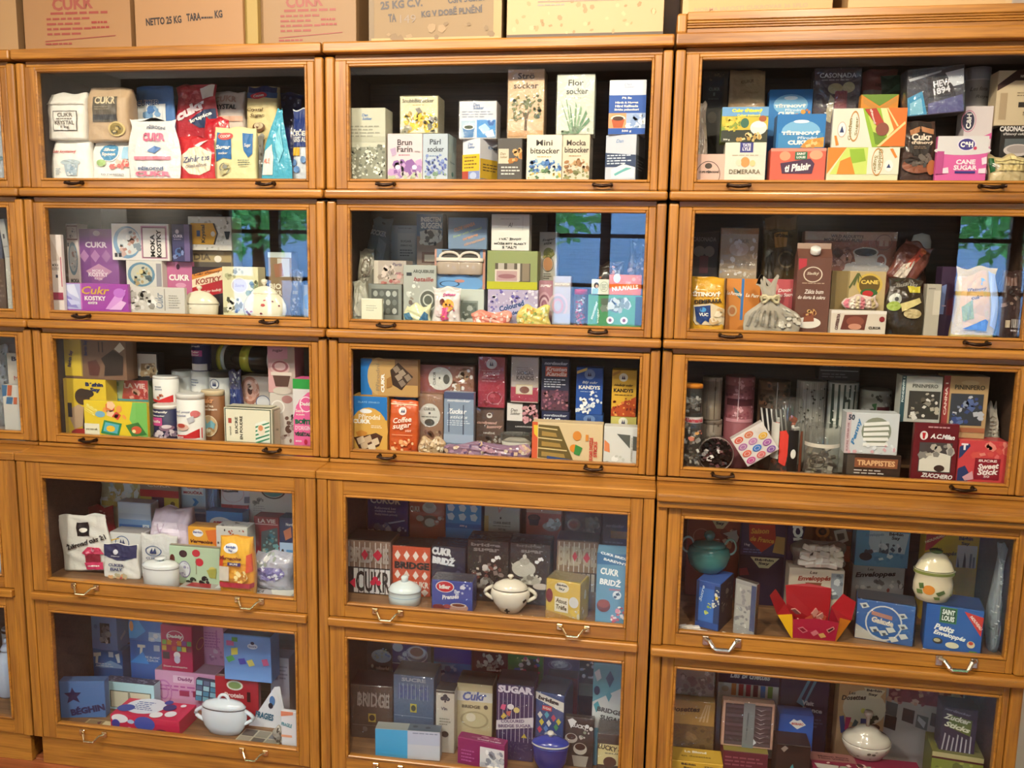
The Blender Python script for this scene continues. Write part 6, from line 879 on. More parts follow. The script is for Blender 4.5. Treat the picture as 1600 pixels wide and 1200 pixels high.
    B('b', 358, 362, 530, 590, .14, 'cc5434', 'red BRIDGE CUKR box with rows of white card suits', [*[P('f0e4dc', (14+24*k, 8), (22+24*k, 18), (14+24*k, 28), (6+24*k, 18)) for k in range(4)], T('BRIDGE', 52, 38, 92, 15, '1c1416', 0, 0, 3), *[P('f0e4dc', (14+24*k, 48), (22+24*k, 58), (14+24*k, 66), (6+24*k, 58)) for k in range(4)], T('CUKR', 74, 76, 46, 13, 'f0e4dc', 0, 0, 2), P('f0e4dc', (86, 84), (96, 90), (86, 99), (76, 90))]+CZ, wrap=1, d=.08)
    B('c', 537, 362, 690, 560, .145, '282c44', 'navy CUKR BRIDŽ packet with chunky white letters', [T('CUKR', 30, 12, 58, 18, 'eceef4', -4, 0, 4), T('BRIDŽ', 36, 32, 66, 20, 'eceef4', -6, 0, 4), N(60, 44, 96, 96, 10, ['4a5070', '3a3c58'], 9), face('T'), R(0, 0, 100, 100, '3c3c44')], wrap=1, d=.08)
    B('d', 700, 334, 885, 552, .145, '2a2420', 'black bridge sugar packet with white club and cube photo', [T('bridge', 44, 10, 72, 9, '8a8480', 0, 0, 2), T('sugar', 46, 21, 64, 10, '8a8480', 0, 0, 2), N(60, 30, 80, 42, 5, ['f0f0f0'], 5), R(28, 32, 33, 46, '6a625c'), N(8, 48, 84, 76, 20, ['b4aca8', 'd8d0cc', '8a7c78', '7a4c44'], 8), N(20, 78, 62, 98, 10, ['a8a4a0', '7a746e'], 9)]+CZ, wrap=1, d=.08)
    B('e', 894, 348, 1075, 560, .145, '2a2420', 'black bridge sugar packet with silver coffee pot picture', [T('bridge', 46, 6, 62, 8, '6a6460', 0, 0, 2), T('sugar', 54, 18, 56, 9, '8a8480', 0, 0, 2), N(64, 28, 82, 40, 5, ['f0f0f0'], 5), E(34, 54, 30, 18, 'c8c4b8'), E(36, 38, 13, 8, 'b0aca0'), E(36, 28, 5, 5, 'd8d4c8'), P('c8c4b8', (2, 42), (16, 50), (10, 60)), E(54, 78, 24, 10, 'b8b4a8'), E(78, 90, 20, 7, 'd8d0c8'), N(20, 66, 80, 84, 10, ['8a867c', 'e0dcd0'], 7)]+CZ, wrap=1, d=.08)
    B('f', 1104, 338, 1292, 560, .145, '8a6e54', 'brown BRIDGE box striped in cream with two red suits', [*[R(4+12.2*k, 2, 6.5+12.2*k, 62, 'd0c4ac') for k in range(8)], T('BRIDGE', 50, 30, 92, 40, 'b4a488', 0, 0, 2), P('c02c40', (38, 30), (44, 20), (50, 30), (44, 41)), P('c02c40', (64, 32), (73, 20), (81, 32), (73, 42)), R(0, 62, 100, 100, '3c3430'), *[R(30+11*k, 64, 38+11*k, 100, 'c8bca4') for k in range(6)]]+CZ, wrap=1, d=.08)
    B('g', 1284, 392, 1425, 714, .035, '5c90b0', 'blue CUKR BRIDŽ box with cup of coffee and cube picture', [R(0, 0, 100, 16, '2c6894'), T('CUKR BRIDŽ', 56, 3, 70, 5, 'e8f0f4', -12, 0, 2), T('BAREVNÝ', 60, 11, 60, 5, 'e8f0f4', -12, 0, 2), T('CUKR', 42, 26, 52, 10, 'f0f4f4', -6, 0, 2), T('BRIDŽ', 46, 40, 60, 11, 'f0f4f4', -6, 0, 2), E(68, 58, 14, 6, 'd8e4ec'), N(60, 54, 76, 62, 5, ['1f4c70'], 5), L(42, 48, 80, 54, 1, 'b07a90'), E(26, 74, 22, 9, '5a2018'), E(26, 71, 20, 6, '8a4030'), N(52, 74, 94, 94, 16, ['e8d8dc', 'd88a9c', 'f4f0f0', 'c05a70'], 8)], d=.07)
    B('h', 538, 518, 722, 655, .05, '3c52a8', 'blue box with red oval badge and cup of cocoa', [E(32, 20, 22, 18, 'c82434'), O(32, 20, 23, 19, 'e8e4ec', .1), T('kiler', 32, 20, 28, 14, 'w', 0, 0, 3), N(54, 8, 96, 40, 10, ['e0e4f0', 'b8c4e4'], 5), T('Prensés', 46, 52, 44, 14, 'f0f0f8', 8, 1, 2), E(66, 86, 24, 15, 'c49a8c'), E(66, 78, 20, 7, 'e4d4cc'), E(66, 78, 16, 5, '7a4434'), E(18, 88, 16, 10, '7a2c34'), E(38, 84, 9, 7, 'a84a50'), face('T'), R(0, 0, 100, 100, '4a4a58')], wrap=1, d=.06)
    pot('i', 322, 515, 472, 635, .045, 'dce8ec', 'white and pale blue round porcelain sugar box with lid', [(.85, 0), (.95, .02), (.98, .3), (.97, .46), (.99, .48)], lidprof=[(1, .48), (1.01, .52), (.8, .66), (.4, .78), (.1, .82), (.03, .82)], knob=[(.22, .80), (.2, .88), (.24, .94), (.14, 1), (.02, 1)], sq=.8, band=[(.98, .30, .03, 'b0c8dc')])
    pot('j', 764, 510, 1006, 668, .045, 'e4dccc', 'white porcelain sugar bowl with two handles and black card suits', [(.4, 0), (.5, .02), (.82, .25), (1, .48), (.96, .58), (.9, .62)], lidprof=[(.88, .62), (.9, .65), (.75, .75), (.4, .84), (.1, .86)], knob=[(.06, .85), (.07, .91), (.16, .95), (.12, .99), (.02, 1)], hands=[(-1, .32, .66, .42, .0055), (1, .32, .66, .42, .0055)], band=[(.89, .635, .022, '2a2a2c')], art=[P('1c1c1e', (42, 88), (44, 82), (48, 82), (48, 88), (53, 88), (53, 92), (48, 92), (47, 98), (43, 98), (43, 92), (38, 92), (38, 88)), P('1c1c1e', (76, 60), (82, 54), (86, 60), (80, 68))], sq=.7)
    B('k', 1052, 518, 1215, 694, .035, 'd8b844', 'yellow cube sugar box with red teapot and cream label', [E(46, 17, 21, 13, 'e8e0c0'), T('Béghin', 46, 12, 30, 8, '2a2a3c', 0, 0, 2), T('Say', 46, 21, 18, 8, '2a2a3c', 0, 0, 2), E(10, 42, 10, 18, '7a1c28'), R(26, 42, 66, 80, 'ece4c8'), T('Atout', 46, 52, 32, 12, '5a4a28', -6, 0, 2), T('Trèfle', 46, 68, 32, 12, '5a4a28', -6, 0, 2), E(82, 50, 14, 14, 'd8d8d4'), N(66, 70, 98, 98, 10, ['f0ecd8', 'd8d0a8', 'e8c83c'], 8), P('b88a24', (0, 80), (100, 92), (100, 100), (0, 100)), face('T'), R(2, 4, 98, 96, '8c7c4c'), face('R'), R(0, 0, 100, 100, 'c8a83c'), N(10, 10, 90, 90, 10, ['e0d8a8', 'b89838'], 12)], yaw=-14, d=.07, wrap=1)
    for x, y, c in ((946, 690, 'f0e8e0'), (1000, 690, 'f4f0ea'), (1056, 694, 'f4f0ea'), (1278, 712, 'e8c0bc'), (1328, 714, 'f4f0ea'), (1362, 722, 'f4f0ea')):
        cube_piece(x, y, c, 'loose pastel sugar shape lying on the shelf of the bridge sugar boxes', 'loose sugar shapes among bridge sugar boxes', .022, .026)
stock('r4c2', goods_r4c2)
def goods_r5c2():
    B('z1', 160, 120, 356, 420, .32, '1e1c20', 'black colourful sugar box with a dish of pastel pieces', [E(58, 22, 40, 10, 'd8d8e0'), N(32, 10, 88, 24, 18, ['c8c0d4', 'e4d8d8', 'a8b0d8', 'd8c8b0'], 7), E(22, 38, 5, 3, 'f0f0f0'), T('colourful', 62, 40, 54, 5, 'f0f0f0', 0, 0, 3)], d=.05)
    B('z2', 358, 130, 516, 420, .32, '3c2c78', 'violet box with coffee cup and white pieces', [E(70, 14, 26, 10, 'd8d8e8'), E(70, 13, 19, 7, '8a4a38'), O(70, 17, 32, 13, 'b8b8d4', .1), E(16, 8, 15, 7, 'e0e0ea'), N(18, 14, 50, 26, 9, ['e8e8f4', 'c0bcd8'], 7), R(0, 32, 100, 33.5, 'e4e4f0')], d=.05)
    B('z3', 546, 150, 716, 420, .32, '4038a0', 'blue violet box with bright blue lower part', [R(0, 26, 100, 100, '3c88d8'), P('6aa8e8', (4, 30), (60, 28), (20, 44)), N(10, 32, 60, 44, 6, ['2a5cb0', '8ac0f0'], 9)], d=.05, gloss=.3)
    B('z4', 720, 170, 880, 420, .32, '6a2830', 'maroon box with a cluster of pale lumps', [N(16, 4, 84, 30, 24, ['c8b8b0', 'a89088', 'e0d4cc'], 7), T('colourful', 66, 32, 50, 5, 'f0e4e0', 0, 0, 3), R(64, 40, 100, 60, 'a82c34')], d=.05)
    B('z5', 882, 180, 1040, 420, .32, '44843c', 'green box with coloured card suit pieces', [R(40, 8, 88, 34, '2c3c2c'), N(22, 8, 90, 34, 20, ['e8d8d0', 'd05a70', 'e8e0a0', '4a6ab8', 'f0f0ec'], 6)], d=.05)
    B('z6', 1044, 195, 1205, 420, .32, '4c3c6c', 'dull purple box with a white dish beside the green box', [E(44, 14, 24, 8, 'b8b4cc'), N(24, 6, 66, 18, 8, ['d8d4e4', '8a84a8'], 7), O(46, 16, 34, 10, '7a749c', .1)], d=.05)
    B('z7', 1206, 205, 1275, 440, .31, '1c1c20', 'black narrow box with white club beside the teal box', [N(10, 4, 90, 22, 8, ['c8a8b0', 'a8b0c8', 'd8c8b8'], 10), E(30, 32, 12, 4, 'f0f0f0'), T('col', 74, 33, 34, 5, 'f0f0f0', 0, 0, 3), R(0, 46, 100, 70, '8a9080')], d=.05)
    B('z8', 1060, 288, 1196, 470, .25, '8a2430', 'dark red box lying behind the blue bridge box', [L(20, 6, 86, 14, 1, 'd89090'), face('T'), R(0, 0, 100, 100, '3a2428')], d=.05)
    B('a', 172, 325, 358, 598, .13, '4c4038', 'brown BRIDGE box with striped letters and gold seal', [T('BRIDGE', 54, 27, 76, 26, '9a9088', -2, 0, 1), *[R(20+10*k, 12, 21.5+10*k, 40, 'a8a098') for k in range(8)], R(42, 52, 60, 68, 'b8a03c'), E(51, 60, 7, 6, '2c2418'), R(4, 74, 96, 75, '7a7068'), E(34, 82, 6, 5, '6a6460'), face('T'), R(0, 0, 100, 100, '3c2428')], d=.09, wrap=1, yaw=3)
    B('b', 364, 282, 546, 560, .135, '4c688c', 'slate blue SUCRE BRIDGE box with yellow seal', [T('SUCRE', 50, 6, 60, 6, 'a8b4c4', 0, 0, 2), T('BRIDGE', 50, 26, 76, 22, '2c4c8c', 0, 0, 2), *[R(14+10*k, 12, 15.5+10*k, 38, '8a9cb8') for k in range(8)], R(42, 44, 58, 58, 'c8b84c'), E(50, 51, 6, 5, '3c4a3c'), R(2, 64, 98, 65, '8a9cb8'), face('T'), R(0, 0, 100, 100, '5c5c58')], d=.09, wrap=1)
    B('c', 556, 348, 640, 580, .10, 'c8c4b8', 'slim white packet with a black club and dark top', [R(0, 0, 100, 4, '3c3c3c'), E(50, 10, 12, 4, '2a3444'), E(36, 15, 12, 4, '2a3444'), E(64, 15, 12, 4, '2a3444'), R(46, 14, 54, 22, '2a3444'), T('Vin', 44, 34, 34, 6, '4a5068'), L(20, 52, 80, 68, 3, '8a887c'), E(50, 84, 20, 6, '3c3834'), face('T'), R(0, 0, 100, 100, '34383c')], d=.05, wrap=1)
    B('d', 652, 318, 812, 560, .135, 'd4c8a0', 'cream Cukr BRIDGE box with blue script', [R(0, 14, 100, 32, 'dcdcd8'), T('Cukr', 50, 22, 66, 17, '5a6cb0', 4, 1, 2), T('BRIDGE', 40, 42, 52, 6, '5a5444', 0, 0, 2), E(82, 41, 6, 4, '5a5444'), O(50, 66, 40, 16, 'b4a884', .15), E(40, 62, 14, 8, 'e8e0c8'), face('T'), R(0, 0, 100, 100, '54544c')], d=.08, wrap=1)
    B('e', 832, 325, 1000, 580, .10, '342c60', 'purple striped SUGAR box with pastel card suits and white sash', [T('SUGAR', 50, 7, 94, 13, 'd8d4e4', 0, 0, 3), *[R(5+11.5*k, 14, 6.4+11.5*k, 99, 'c0bcd4') for k in range(9)], P('d85a8c', (14, 34), (26, 34), (22, 44), (10, 42)), E(38, 37, 9, 5, 'e4e4ec'), E(54, 42, 8, 5, 'd8c87c'), P('c86a60', (26, 46), (40, 44), (36, 54), (28, 52)), P('d8c050', (12, 56), (20, 48), (28, 54), (18, 60)), P('d8d4dc', (0, 63), (100, 52), (100, 70), (0, 80)), T('COLOURED', 44, 62, 60, 6, '6a5a80', 6, 0, 2), T('BRIDGE SUGAR', 50, 70, 84, 6, '6a5a80', 6, 0, 2), P('c8b84c', (76, 82), (84, 90), (68, 90)), face('T'), R(0, 0, 100, 100, '3a3a40')], d=.09, wrap=1)
    B('f', 1006, 360, 1138, 580, .095, '2c4c84', 'blue bridge box with white name band and coloured suits', [P('dcdcd4', (0, 0), (100, 14), (100, 34), (0, 14)), T('bridge', 46, 15, 66, 12, '1c1c24', -10, 0, 3), R(24, 26, 58, 36, 'c83c44'), T('SUGAR', 41, 31, 26, 5, 'w', -8), *[P(c_, (x, y), (x+9, y-7), (x+18, y), (x+9, y+8)) for x, y, c_ in ((8, 46, 'd8d8d0'), (32, 44, '4aa8c8'), (56, 48, 'c84a60'), (74, 54, 'd8c84c'), (14, 60, 'd8c84c'), (40, 60, 'e4e4dc'), (66, 66, '4a9a5c'), (8, 76, 'c84a60'), (30, 72, '5a8ad0'))], O(58, 90, 26, 14, 'c8c8c8', .3), E(58, 90, 18, 9, '2c1c14'), face('T'), R(0, 0, 100, 100, '46505c'), face('R'), R(0, 0, 100, 100, '2a3450')], d=.10, yaw=-9, wrap=1)
    B('g', 1268, 225, 1405, 520, .11, '5c9cac', 'teal BRIDGE SUGAR box with dark suits and pale lower panel', [P('c4c8c8', (0, 60), (100, 34), (100, 100), (0, 100)), P('24486c', (42, 22), (56, 10), (70, 22), (56, 36)), E(14, 42, 10, 7, '24345c'), P('4a94a4', (44, 48), (54, 40), (64, 48), (54, 58)), P('4a94a4', (4, 64), (18, 58), (28, 68), (14, 76)), T('BRIDGE', 58, 72, 70, 8, '4a4c50', -8, 0, 2), T('SUGAR', 64, 84, 62, 8, '4a4c50', -8, 0, 2), P('c8d4d8', (4, 14), (20, 8), (28, 22), (14, 28))], d=.06)
    B('h', 284, 528, 572, 655, .04, 'a8acb4', 'long box in bright blue and white checks', [R(0, 0, 50, 100, '38a4dc'), R(50, 0, 100, 48, 'b8c0d8'), R(50, 48, 100, 100, 'c8ccd8'), L(58, 4, 98, 12, 1, '7a84a0'), face('T'), R(0, 0, 50, 100, '8c9290'), R(50, 0, 100, 100, '4c5c6c'), E(60, 40, 4, 16, '2c3c4c'), E(80, 50, 4, 16, '2c3c4c')], d=.09, yaw=4)
    B('i', 650, 576, 872, 700, .035, '8a1e60', 'magenta sugar cube box with white window lying flat', [R(48, 20, 99, 96, 'd8d8dc'), N(52, 30, 96, 94, 18, ['f0f0f4', 'b8bcc8', '8a90a0'], 6), L(8, 40, 38, 90, 4, 'b85a98'), face('T'), R(4, 6, 96, 96, '7a1c54'), N(30, 20, 80, 66, 14, ['a86a88', '8a4a6c', 'b8889c'], 6), T('SUGAR CUBES', 66, 82, 50, 14, 'e8d0e0', 0, 0, 2)], d=.11, yaw=-8)
    pot('j', 984, 560, 1156, 760, .035, '24307c', 'blue glass sugar jar with silver rimmed lid', [(.5, 0), (.62, .04), (.9, .3), (.96, .62), (.94, .70)], lidprof=[(.97, .69), (1, .71), (1, .74), (.9, .78), (.5, .86), (.14, .89)], lidc='2c3c98', knob=[(.1, .87), (.08, .92), (.2, .96), (.14, 1), (.02, 1)], knobc='d8d4cc', band=[(.995, .705, .04, 'd0d0d0')], sq=.8)
    B('k', 1142, 470, 1272, 700, .06, '2c2824', 'black box with coffee cups and white suits', [P('e8e8e8', (8, 6), (24, 2), (40, 8), (20, 22)), T('LUCKY', 50, 17, 48, 8, 'e8e8e8', -8, 0, 2), E(76, 16, 7, 4, 'e8e8e8'), E(90, 20, 7, 4, 'e8e8e8'), E(22, 42, 22, 10, 'b8b0a4'), E(22, 39, 16, 6, '3c241c'), E(54, 62, 24, 12, 'c8beb0'), E(54, 58, 18, 7, '3c241c'), P('a8a094', (26, 76), (84, 76), (76, 98), (34, 98)), N(50, 22, 84, 40, 8, ['8a9a80', 'c8c0b4'], 6), face('T'), R(0, 0, 100, 100, '3c3836')], d=.08, wrap=1)
    B('l', 1290, 545, 1405, 720, .035, '38342c', 'dark box with cream label at its front', [R(2, 26, 98, 80, 'd8cc90'), T('LUCKY 4', 48, 36, 84, 14, '3c3a2c', -8, 0, 2), L(30, 46, 84, 54, 1, '8a8464'), E(50, 72, 26, 14, '4a3424'), face('T'), R(0, 0, 100, 100, '4c4a46')], d=.075, wrap=1)
    for x, y in ((800, 712), (830, 700), (860, 716), (882, 702), (905, 715), (925, 722)):
        cube_piece(x, y+14, 'f0e8dc', 'white sugar cube spilled before the magenta cube box', 'sugar cubes by the magenta box', .018, .027, .7)

stock('r5c2', goods_r5c2)
def goods_r1c3():
    TRT = [R(0, 0, 100, 100, '1f74b8'), E(50, 52, 40, 34, '7ab4dc'), R(4, 56, 96, 100, '3c86bc'), E(50, 22, 16, 5, 'e0ecf4'), T('TŘTINOVÝ', 50, 55, 80, 13, 'w', 0, 0, 3), T('Přírodní', 64, 70, 40, 9, 'dceaf4'), T('CUKR', 46, 84, 44, 13, 'w', 0, 0, 3), P('d89a3c', (64, 76), (98, 68), (98, 98), (50, 98)), N(56, 78, 96, 97, 8, ['e8c080', 'c88838'], 7)]
    U('a', 132, 280, 190, 520, .05, 'a8988c', 'grey crinkled sugar bag at the left door edge', [N(20, 10, 90, 90, 12, ['c4b8ac', '8a7c70'], 10)], gloss=.5, d=.05)
    B('b', 130, 516, 265, 608, .032, 'dcb4a4', 'low salmon box with half-round emblem lettered CUPS PŘÍRODNÍ', [O(46, 100, 40, 66, '3c3430', .05), E(46, 58, 12, 14, '4c4038'), T('CUPS PŘÍRODNÍ', 48, 86, 66, 14, '3c3430', 0, 0, 2)], d=.05)
    B('c', 160, 132, 275, 515, .18, '2c2820', 'tall black box with thin gilt pattern and CUKR lettering', [R(0, 0, 100, 8, '5a4a34'), N(2, 2, 98, 12, 24, ['8a7450', '3c3020'], 4), R(14, 12, 76, 44, '20242a'), T('CUKR', 46, 22, 44, 4, '8a9890', 0, 0, 2), T('1', 46, 28, 7, 4, '8a9890'), L(24, 32, 66, 36, 1, '6a7470'), E(42, 56, 18, 7, '4c4438'), R(82, 4, 96, 60, '4c3c28')], d=.05)
    G('d', 275, 142, 446, 450, .17, 'b8966c', 'tan paper sugar bag with faint lettering', [T('CUKR', 50, 16, 36, 5, '8a6844', 0, 0, 2), T('Přírodní', 62, 32, 40, 4, '9a7850', 0, 1)], gloss=.3, d=.055)
    B('f', 264, 464, 448, 606, .032, 'e0d8c8', 'cream DEMERARA box with violet logo and cup drawing', [R(36, 0, 68, 32, '3c3c84'), T('TATE', 52, 9, 20, 10, 'e8e4f0', 0, 0, 2), T('LYLE', 52, 21, 20, 10, 'e8e4f0', 0, 0, 2), L(18, 38, 84, 44, 1, 'b8a890'), E(50, 62, 11, 16, 'd89858'), E(34, 64, 7, 10, 'e4d4b8'), E(68, 66, 7, 10, 'e4c890'), T('DEMERARA', 50, 92, 76, 14, '8a7c68')], d=.06)
    B('e', 250, 306, 457, 462, None, '7a9048', 'Cukr třtinový box with landscape, white cup and golden cubes', [R(0, 0, 100, 26, '6ca0d0'), P('d8b83c', (0, 26), (100, 30), (100, 64), (0, 68)), R(0, 66, 100, 100, '34382c'), T('Cukr třtinový', 54, 11, 66, 13, 'f4e840', 0, 0, 3), T('Cukor trstinový', 58, 25, 50, 9, 'f0e45c', 0, 0, 2), N(0, 30, 40, 66, 24, ['b8a838', '8a9a3c', 'e0c850'], 5), E(50, 46, 9, 14, '3c6c58'), E(80, 60, 18, 20, 'dcdcd8'), E(80, 52, 15, 8, 'f0eeea'), E(88, 34, 8, 9, 'a85a34'), N(36, 76, 84, 96, 14, ['d8b470', 'b8924c', 'e8cc90'], 5), T('500 g', 12, 94, 14, 6, 'f0f0e0')], on='f', d=.055)
    B('g', 460, 228, 652, 440, .16, '1f74b8', 'blue TŘTINOVÝ CUKR box at the back', [a if a[0] == 'T' else a for a in [R(0, 0, 100, 60, '1f74b8'), E(50, 32, 40, 22, '7ab4dc'), E(50, 18, 16, 4, 'e0ecf4'), T('TŘTINOVÝ', 50, 34, 74, 8, 'w', 0, 0, 3), T('Přírodní', 58, 43, 40, 6, 'dceaf4'), T('CUKR', 42, 51, 40, 8, 'w', 0, 0, 3), N(60, 42, 96, 58, 6, ['d89a3c', 'c87838'], 6)]], d=.05)
    B('i', 468, 490, 715, 606, .032, 'd8604c', 'coral red sugar box with green badge and script lettering', [R(0, 0, 100, 12, 'e4907c'), E(26, 30, 10, 18, 'e89c78'), E(82, 26, 12, 18, 'e8a480'), R(44, 14, 66, 44, '2c6c4c'), T('SAINT', 55, 22, 16, 9, 'w', 0, 0, 2), T('LOUIS', 55, 35, 16, 9, 'w', 0, 0, 2), P('4c2c4c', (18, 58), (72, 40), (80, 60), (76, 98), (22, 98)), T('ti Plaisir', 50, 74, 50, 26, 'f4ece8', 6, 1, 2)], d=.06)
    B('h', 496, 338, 713, 490, None, '1f74b8', 'blue TŘTINOVÝ CUKR box standing on the coral red one', TRT, on='i', d=.055)
    B('j', 660, 95, 870, 400, .18, '54464e', 'dark plum CASONADA bag with lemon and jar picture', [T('CASONADA', 50, 12, 78, 8, 'd8d0d0', 0, 0, 1), L(16, 18, 76, 22, 1, 'a89ca0'), E(46, 34, 16, 9, 'b8a878'), E(74, 32, 13, 9, 'c0b088'), R(46, 38, 72, 72, '9a4c54'), E(58, 56, 12, 5, 'b87070'), P('b0a488', (36, 44), (46, 52), (40, 92), (26, 86))], wrap=1, d=.05, name='sugar_pack', cat='pack')
    U('k', 876, 72, 1048, 340, .20, '9a5c54', 'rust pink sugar pouch with clear waist', [T('cukr', 50, 28, 26, 4, '5a3430'), T('třtinový', 62, 34, 50, 5, '4a2a28', -4, 1), R(4, 44, 96, 66, 'a89488'), N(6, 60, 96, 95, 18, ['b8744c', 'c89068', '8a4c3c'], 9)], gloss=.4, d=.045)
    U('k2', 960, 168, 1090, 350, .155, '2c4438', 'dark green leafy pouch behind the golden box', [P('3c5c4c', (8, 40), (90, 10), (80, 34)), P('1c3028', (4, 56), (92, 34), (86, 56))], gloss=.5, d=.03)
    GOL = lambda fl: [P('e0e0a0', (0, 0), (100, 0), (100, 100), (0, 100)), P('dcdccc', (0, 0), (40, 0), (56, 100), (0, 100)), P('94b838', (40, 0), (64, 0), (80, 100), (56, 100)), P('c4d060', (48, 20), (60, 10), (70, 80), (58, 70)), P('6c8c2c', (56, 60), (74, 74), (76, 96), (60, 92))]
    B('m', 722, 487, 1042, 607, .032, 'e0dcb8', 'upside-down golden cane sugar box under another golden box', [P('e0842c', (0, 0), (26, 0), (0, 100)), P('c8d86c', (26, 0), (56, 0), (62, 100), (4, 100)), P('94b838', (30, 6), (50, 4), (54, 50), (34, 60)), P('d88a30', (18, 50), (32, 34), (40, 100), (14, 100)), R(56, 0, 100, 100, 'e4e0cc'), O(70, 54, 8, 52, 'c08848', .12), T('Golden', 74, 44, 76, 6, '9a8450', -90), T('Sugar', 67, 62, 64, 6, '9a8450', -90), E(86, 68, 6, 22, 'e8e8e4'), P('2c3c6c', (83, 76), (86, 60), (89, 76)), P('e0842c', (86, 6), (90, 4), (97, 36), (94, 40))], d=.07)
    B('n', 870, 250, 1038, 380, .125, 'd88a2c', 'small orange and green box with folded points behind the golden box', [P('6c8c2c', (0, 0), (50, 40), (100, 0)), P('c88838', (6, 12), (50, 46), (96, 8), (96, 24), (50, 62), (6, 30))], d=.03)
    B('l', 745, 312, 1072, 487, None, 'e4dccc', 'golden cane sugar box with orange end and red sash lying on top', GOL(0)+[O(30, 46, 7, 40, 'c08848', .12), T('Golden', 24, 54, 56, 4.6, '9a8450', 90), T('Sugar', 33, 46, 48, 4.6, '9a8450', 90), E(13, 54, 5.5, 18, 'e8e8e4'), O(13, 54, 6, 20, 'd8a890', .1), P('2c3c6c', (10, 62), (13, 44), (16, 62)), P('e0842c', (3, 70), (6, 70), (10, 94), (6, 96)), P('b03c2c', (42, 2), (58, 0), (72, 44), (62, 50)), T('třtinový', 54, 22, 40, 4, 'f4d8d0', -70, 0, 2), E(68, 54, 9, 17, '8a4c3c'), P('e0742c', (72, 0), (100, 0), (100, 98), (64, 98), (84, 56)), P('f0d090', (62, 98), (98, 34), (99, 40), (66, 99)), P('f0d090', (72, 0), (74, 0), (90, 46), (88, 48))], on='m', d=.06)
    G('p', 1046, 365, 1214, 606, .045, '4a342c', 'dark brown Cukr třtinový pouch with banner and cup', [P('2c2420', (26, 2), (86, 2), (86, 58), (70, 66), (38, 66), (26, 58)), P('b07850', (24, 18), (56, 10), (92, 16), (90, 26), (56, 20), (26, 28)), T('Cukr', 56, 31, 56, 13, 'e8d8c4', 0, 0, 2), T('třtinový', 58, 42, 60, 8, 'd8c4ac', 0, 0, 2), L(36, 48, 82, 54, 2, '8a7058'), E(50, 84, 42, 15, '8a5038'), E(50, 76, 36, 8, '241814'), N(38, 64, 80, 84, 12, ['3c3834', '5c5048', '6a6058'], 8), E(86, 88, 12, 14, 'b06a3c')], d=.055, gloss=.2, wr=.0008)
    B('o', 1080, 128, 1335, 340, .075, '4a4a54', 'clear-wrapped blue and black gift box tilted over the dark pouch', [P('3c9ac8', (0, 60), (26, 48), (34, 98), (0, 98)), P('8ac8e0', (4, 72), (24, 62), (28, 96), (4, 96)), P('5c5c90', (36, 76), (96, 62), (98, 98), (36, 98)), R(36, 20, 84, 64, '38343c'), T('HEVA', 62, 34, 34, 14, 'e4e4ec', 8, 0, 2), T('1894', 60, 50, 30, 14, 'e4e4ec', 8, 0, 2), P('d8dce4', (66, 14), (98, 8), (98, 40), (80, 44)), P('c0c4cc', (2, 20), (60, 8), (58, 12), (4, 26))], rot=-5, d=.06, wrap=1, name='gift_box')
    C('q', 1346, 125, 1466, 330, .19, 'd4ccc4', 'white round tin with grey script and silver lid', [T('Les fonx', 48, 48, 66, 9, '8a8078', 0, 1), T('Roya', 58, 66, 50, 9, '8a8078', 0, 1), R(0, 0, 100, 26, 'a8a8a8')], lid='b4b4b4')
    B('r', 1330, 302, 1455, 560, .115, 'd8cccc', 'white box with large dark oval logo turned sideways', [E(14, 26, 20, 16, '34304c'), O(14, 26, 26, 19, 'c87898', .08), T('C&H', 14, 26, 26, 18, 'w', 90, 0, 2), P('d8609c', (20, 62), (100, 46), (100, 56), (20, 70)), R(0, 70, 100, 100, 'c88aa4'), face('R'), R(0, 0, 100, 100, '8c7c7c'), E(50, 22, 28, 7, '3c3640'), T('C&H', 50, 22, 34, 5, 'd8d0d0', 0, 0, 2)], d=.06)
    B('s', 1210, 436, 1438, 606, .032, 'd860a0', 'pink CANE SUGAR carton with violet oval logo', [R(0, 0, 100, 36, 'd8d4d4'), E(50, 38, 56, 12, 'd8d4d4'), E(57, 22, 18, 17, 'e4dcec'), E(57, 22, 16, 15, '3c3480'), T('C&H', 57, 22, 25, 15, 'w', 0, 0, 3), E(74, 32, 3.4, 4.5, 'c83c5c'), T('CANE', 58, 68, 38, 13, 'f8e8f0', 0, 0, 2), T('SUGAR', 58, 83, 46, 13, 'f8e8f0', 0, 0, 2), R(38, 92, 78, 98, '3c3480'), P('f0d8e4', (88, 58), (98, 54), (99, 72), (90, 76)), P('f0d8e4', (84, 86), (98, 84), (98, 98), (84, 98)), P('f0d8e4', (10, 86), (24, 82), (26, 98), (12, 98)), R(0, 40, 14, 100, 'b84c88')], d=.06)
    B('u', 1492, 390, 1640, 560, .11, '24201e', 'black CASONADA pack with white dish picture', [T('CASONADA', 40, 8, 90, 14, 'e4dcd8', 0, 0, 2), T('třtinový cukr', 42, 22, 70, 9, 'd8d0cc', 0, 1), R(14, 34, 98, 60, '5a6064'), E(56, 64, 44, 16, 'd0c4c0'), E(56, 62, 34, 11, 'a89c98')], d=.05)
    B('t', 1478, 142, 1640, 372, None, 'ccb898', 'white gabled sugar carton with dark brown top', [P('3a1c18', (0, 28), (50, 0), (100, 0), (100, 20), (48, 20), (0, 40)), T('HNĚDÝ', 76, 11, 30, 7, 'e4d4c4', 0, 0, 2), L(56, 42, 96, 52, 2, '8a7860'), R(62, 62, 96, 72, '2c2420'), T('50', 84, 84, 16, 7, '4a4034'), R(10, 44, 30, 96, 'b09878')], on='u', d=.055)
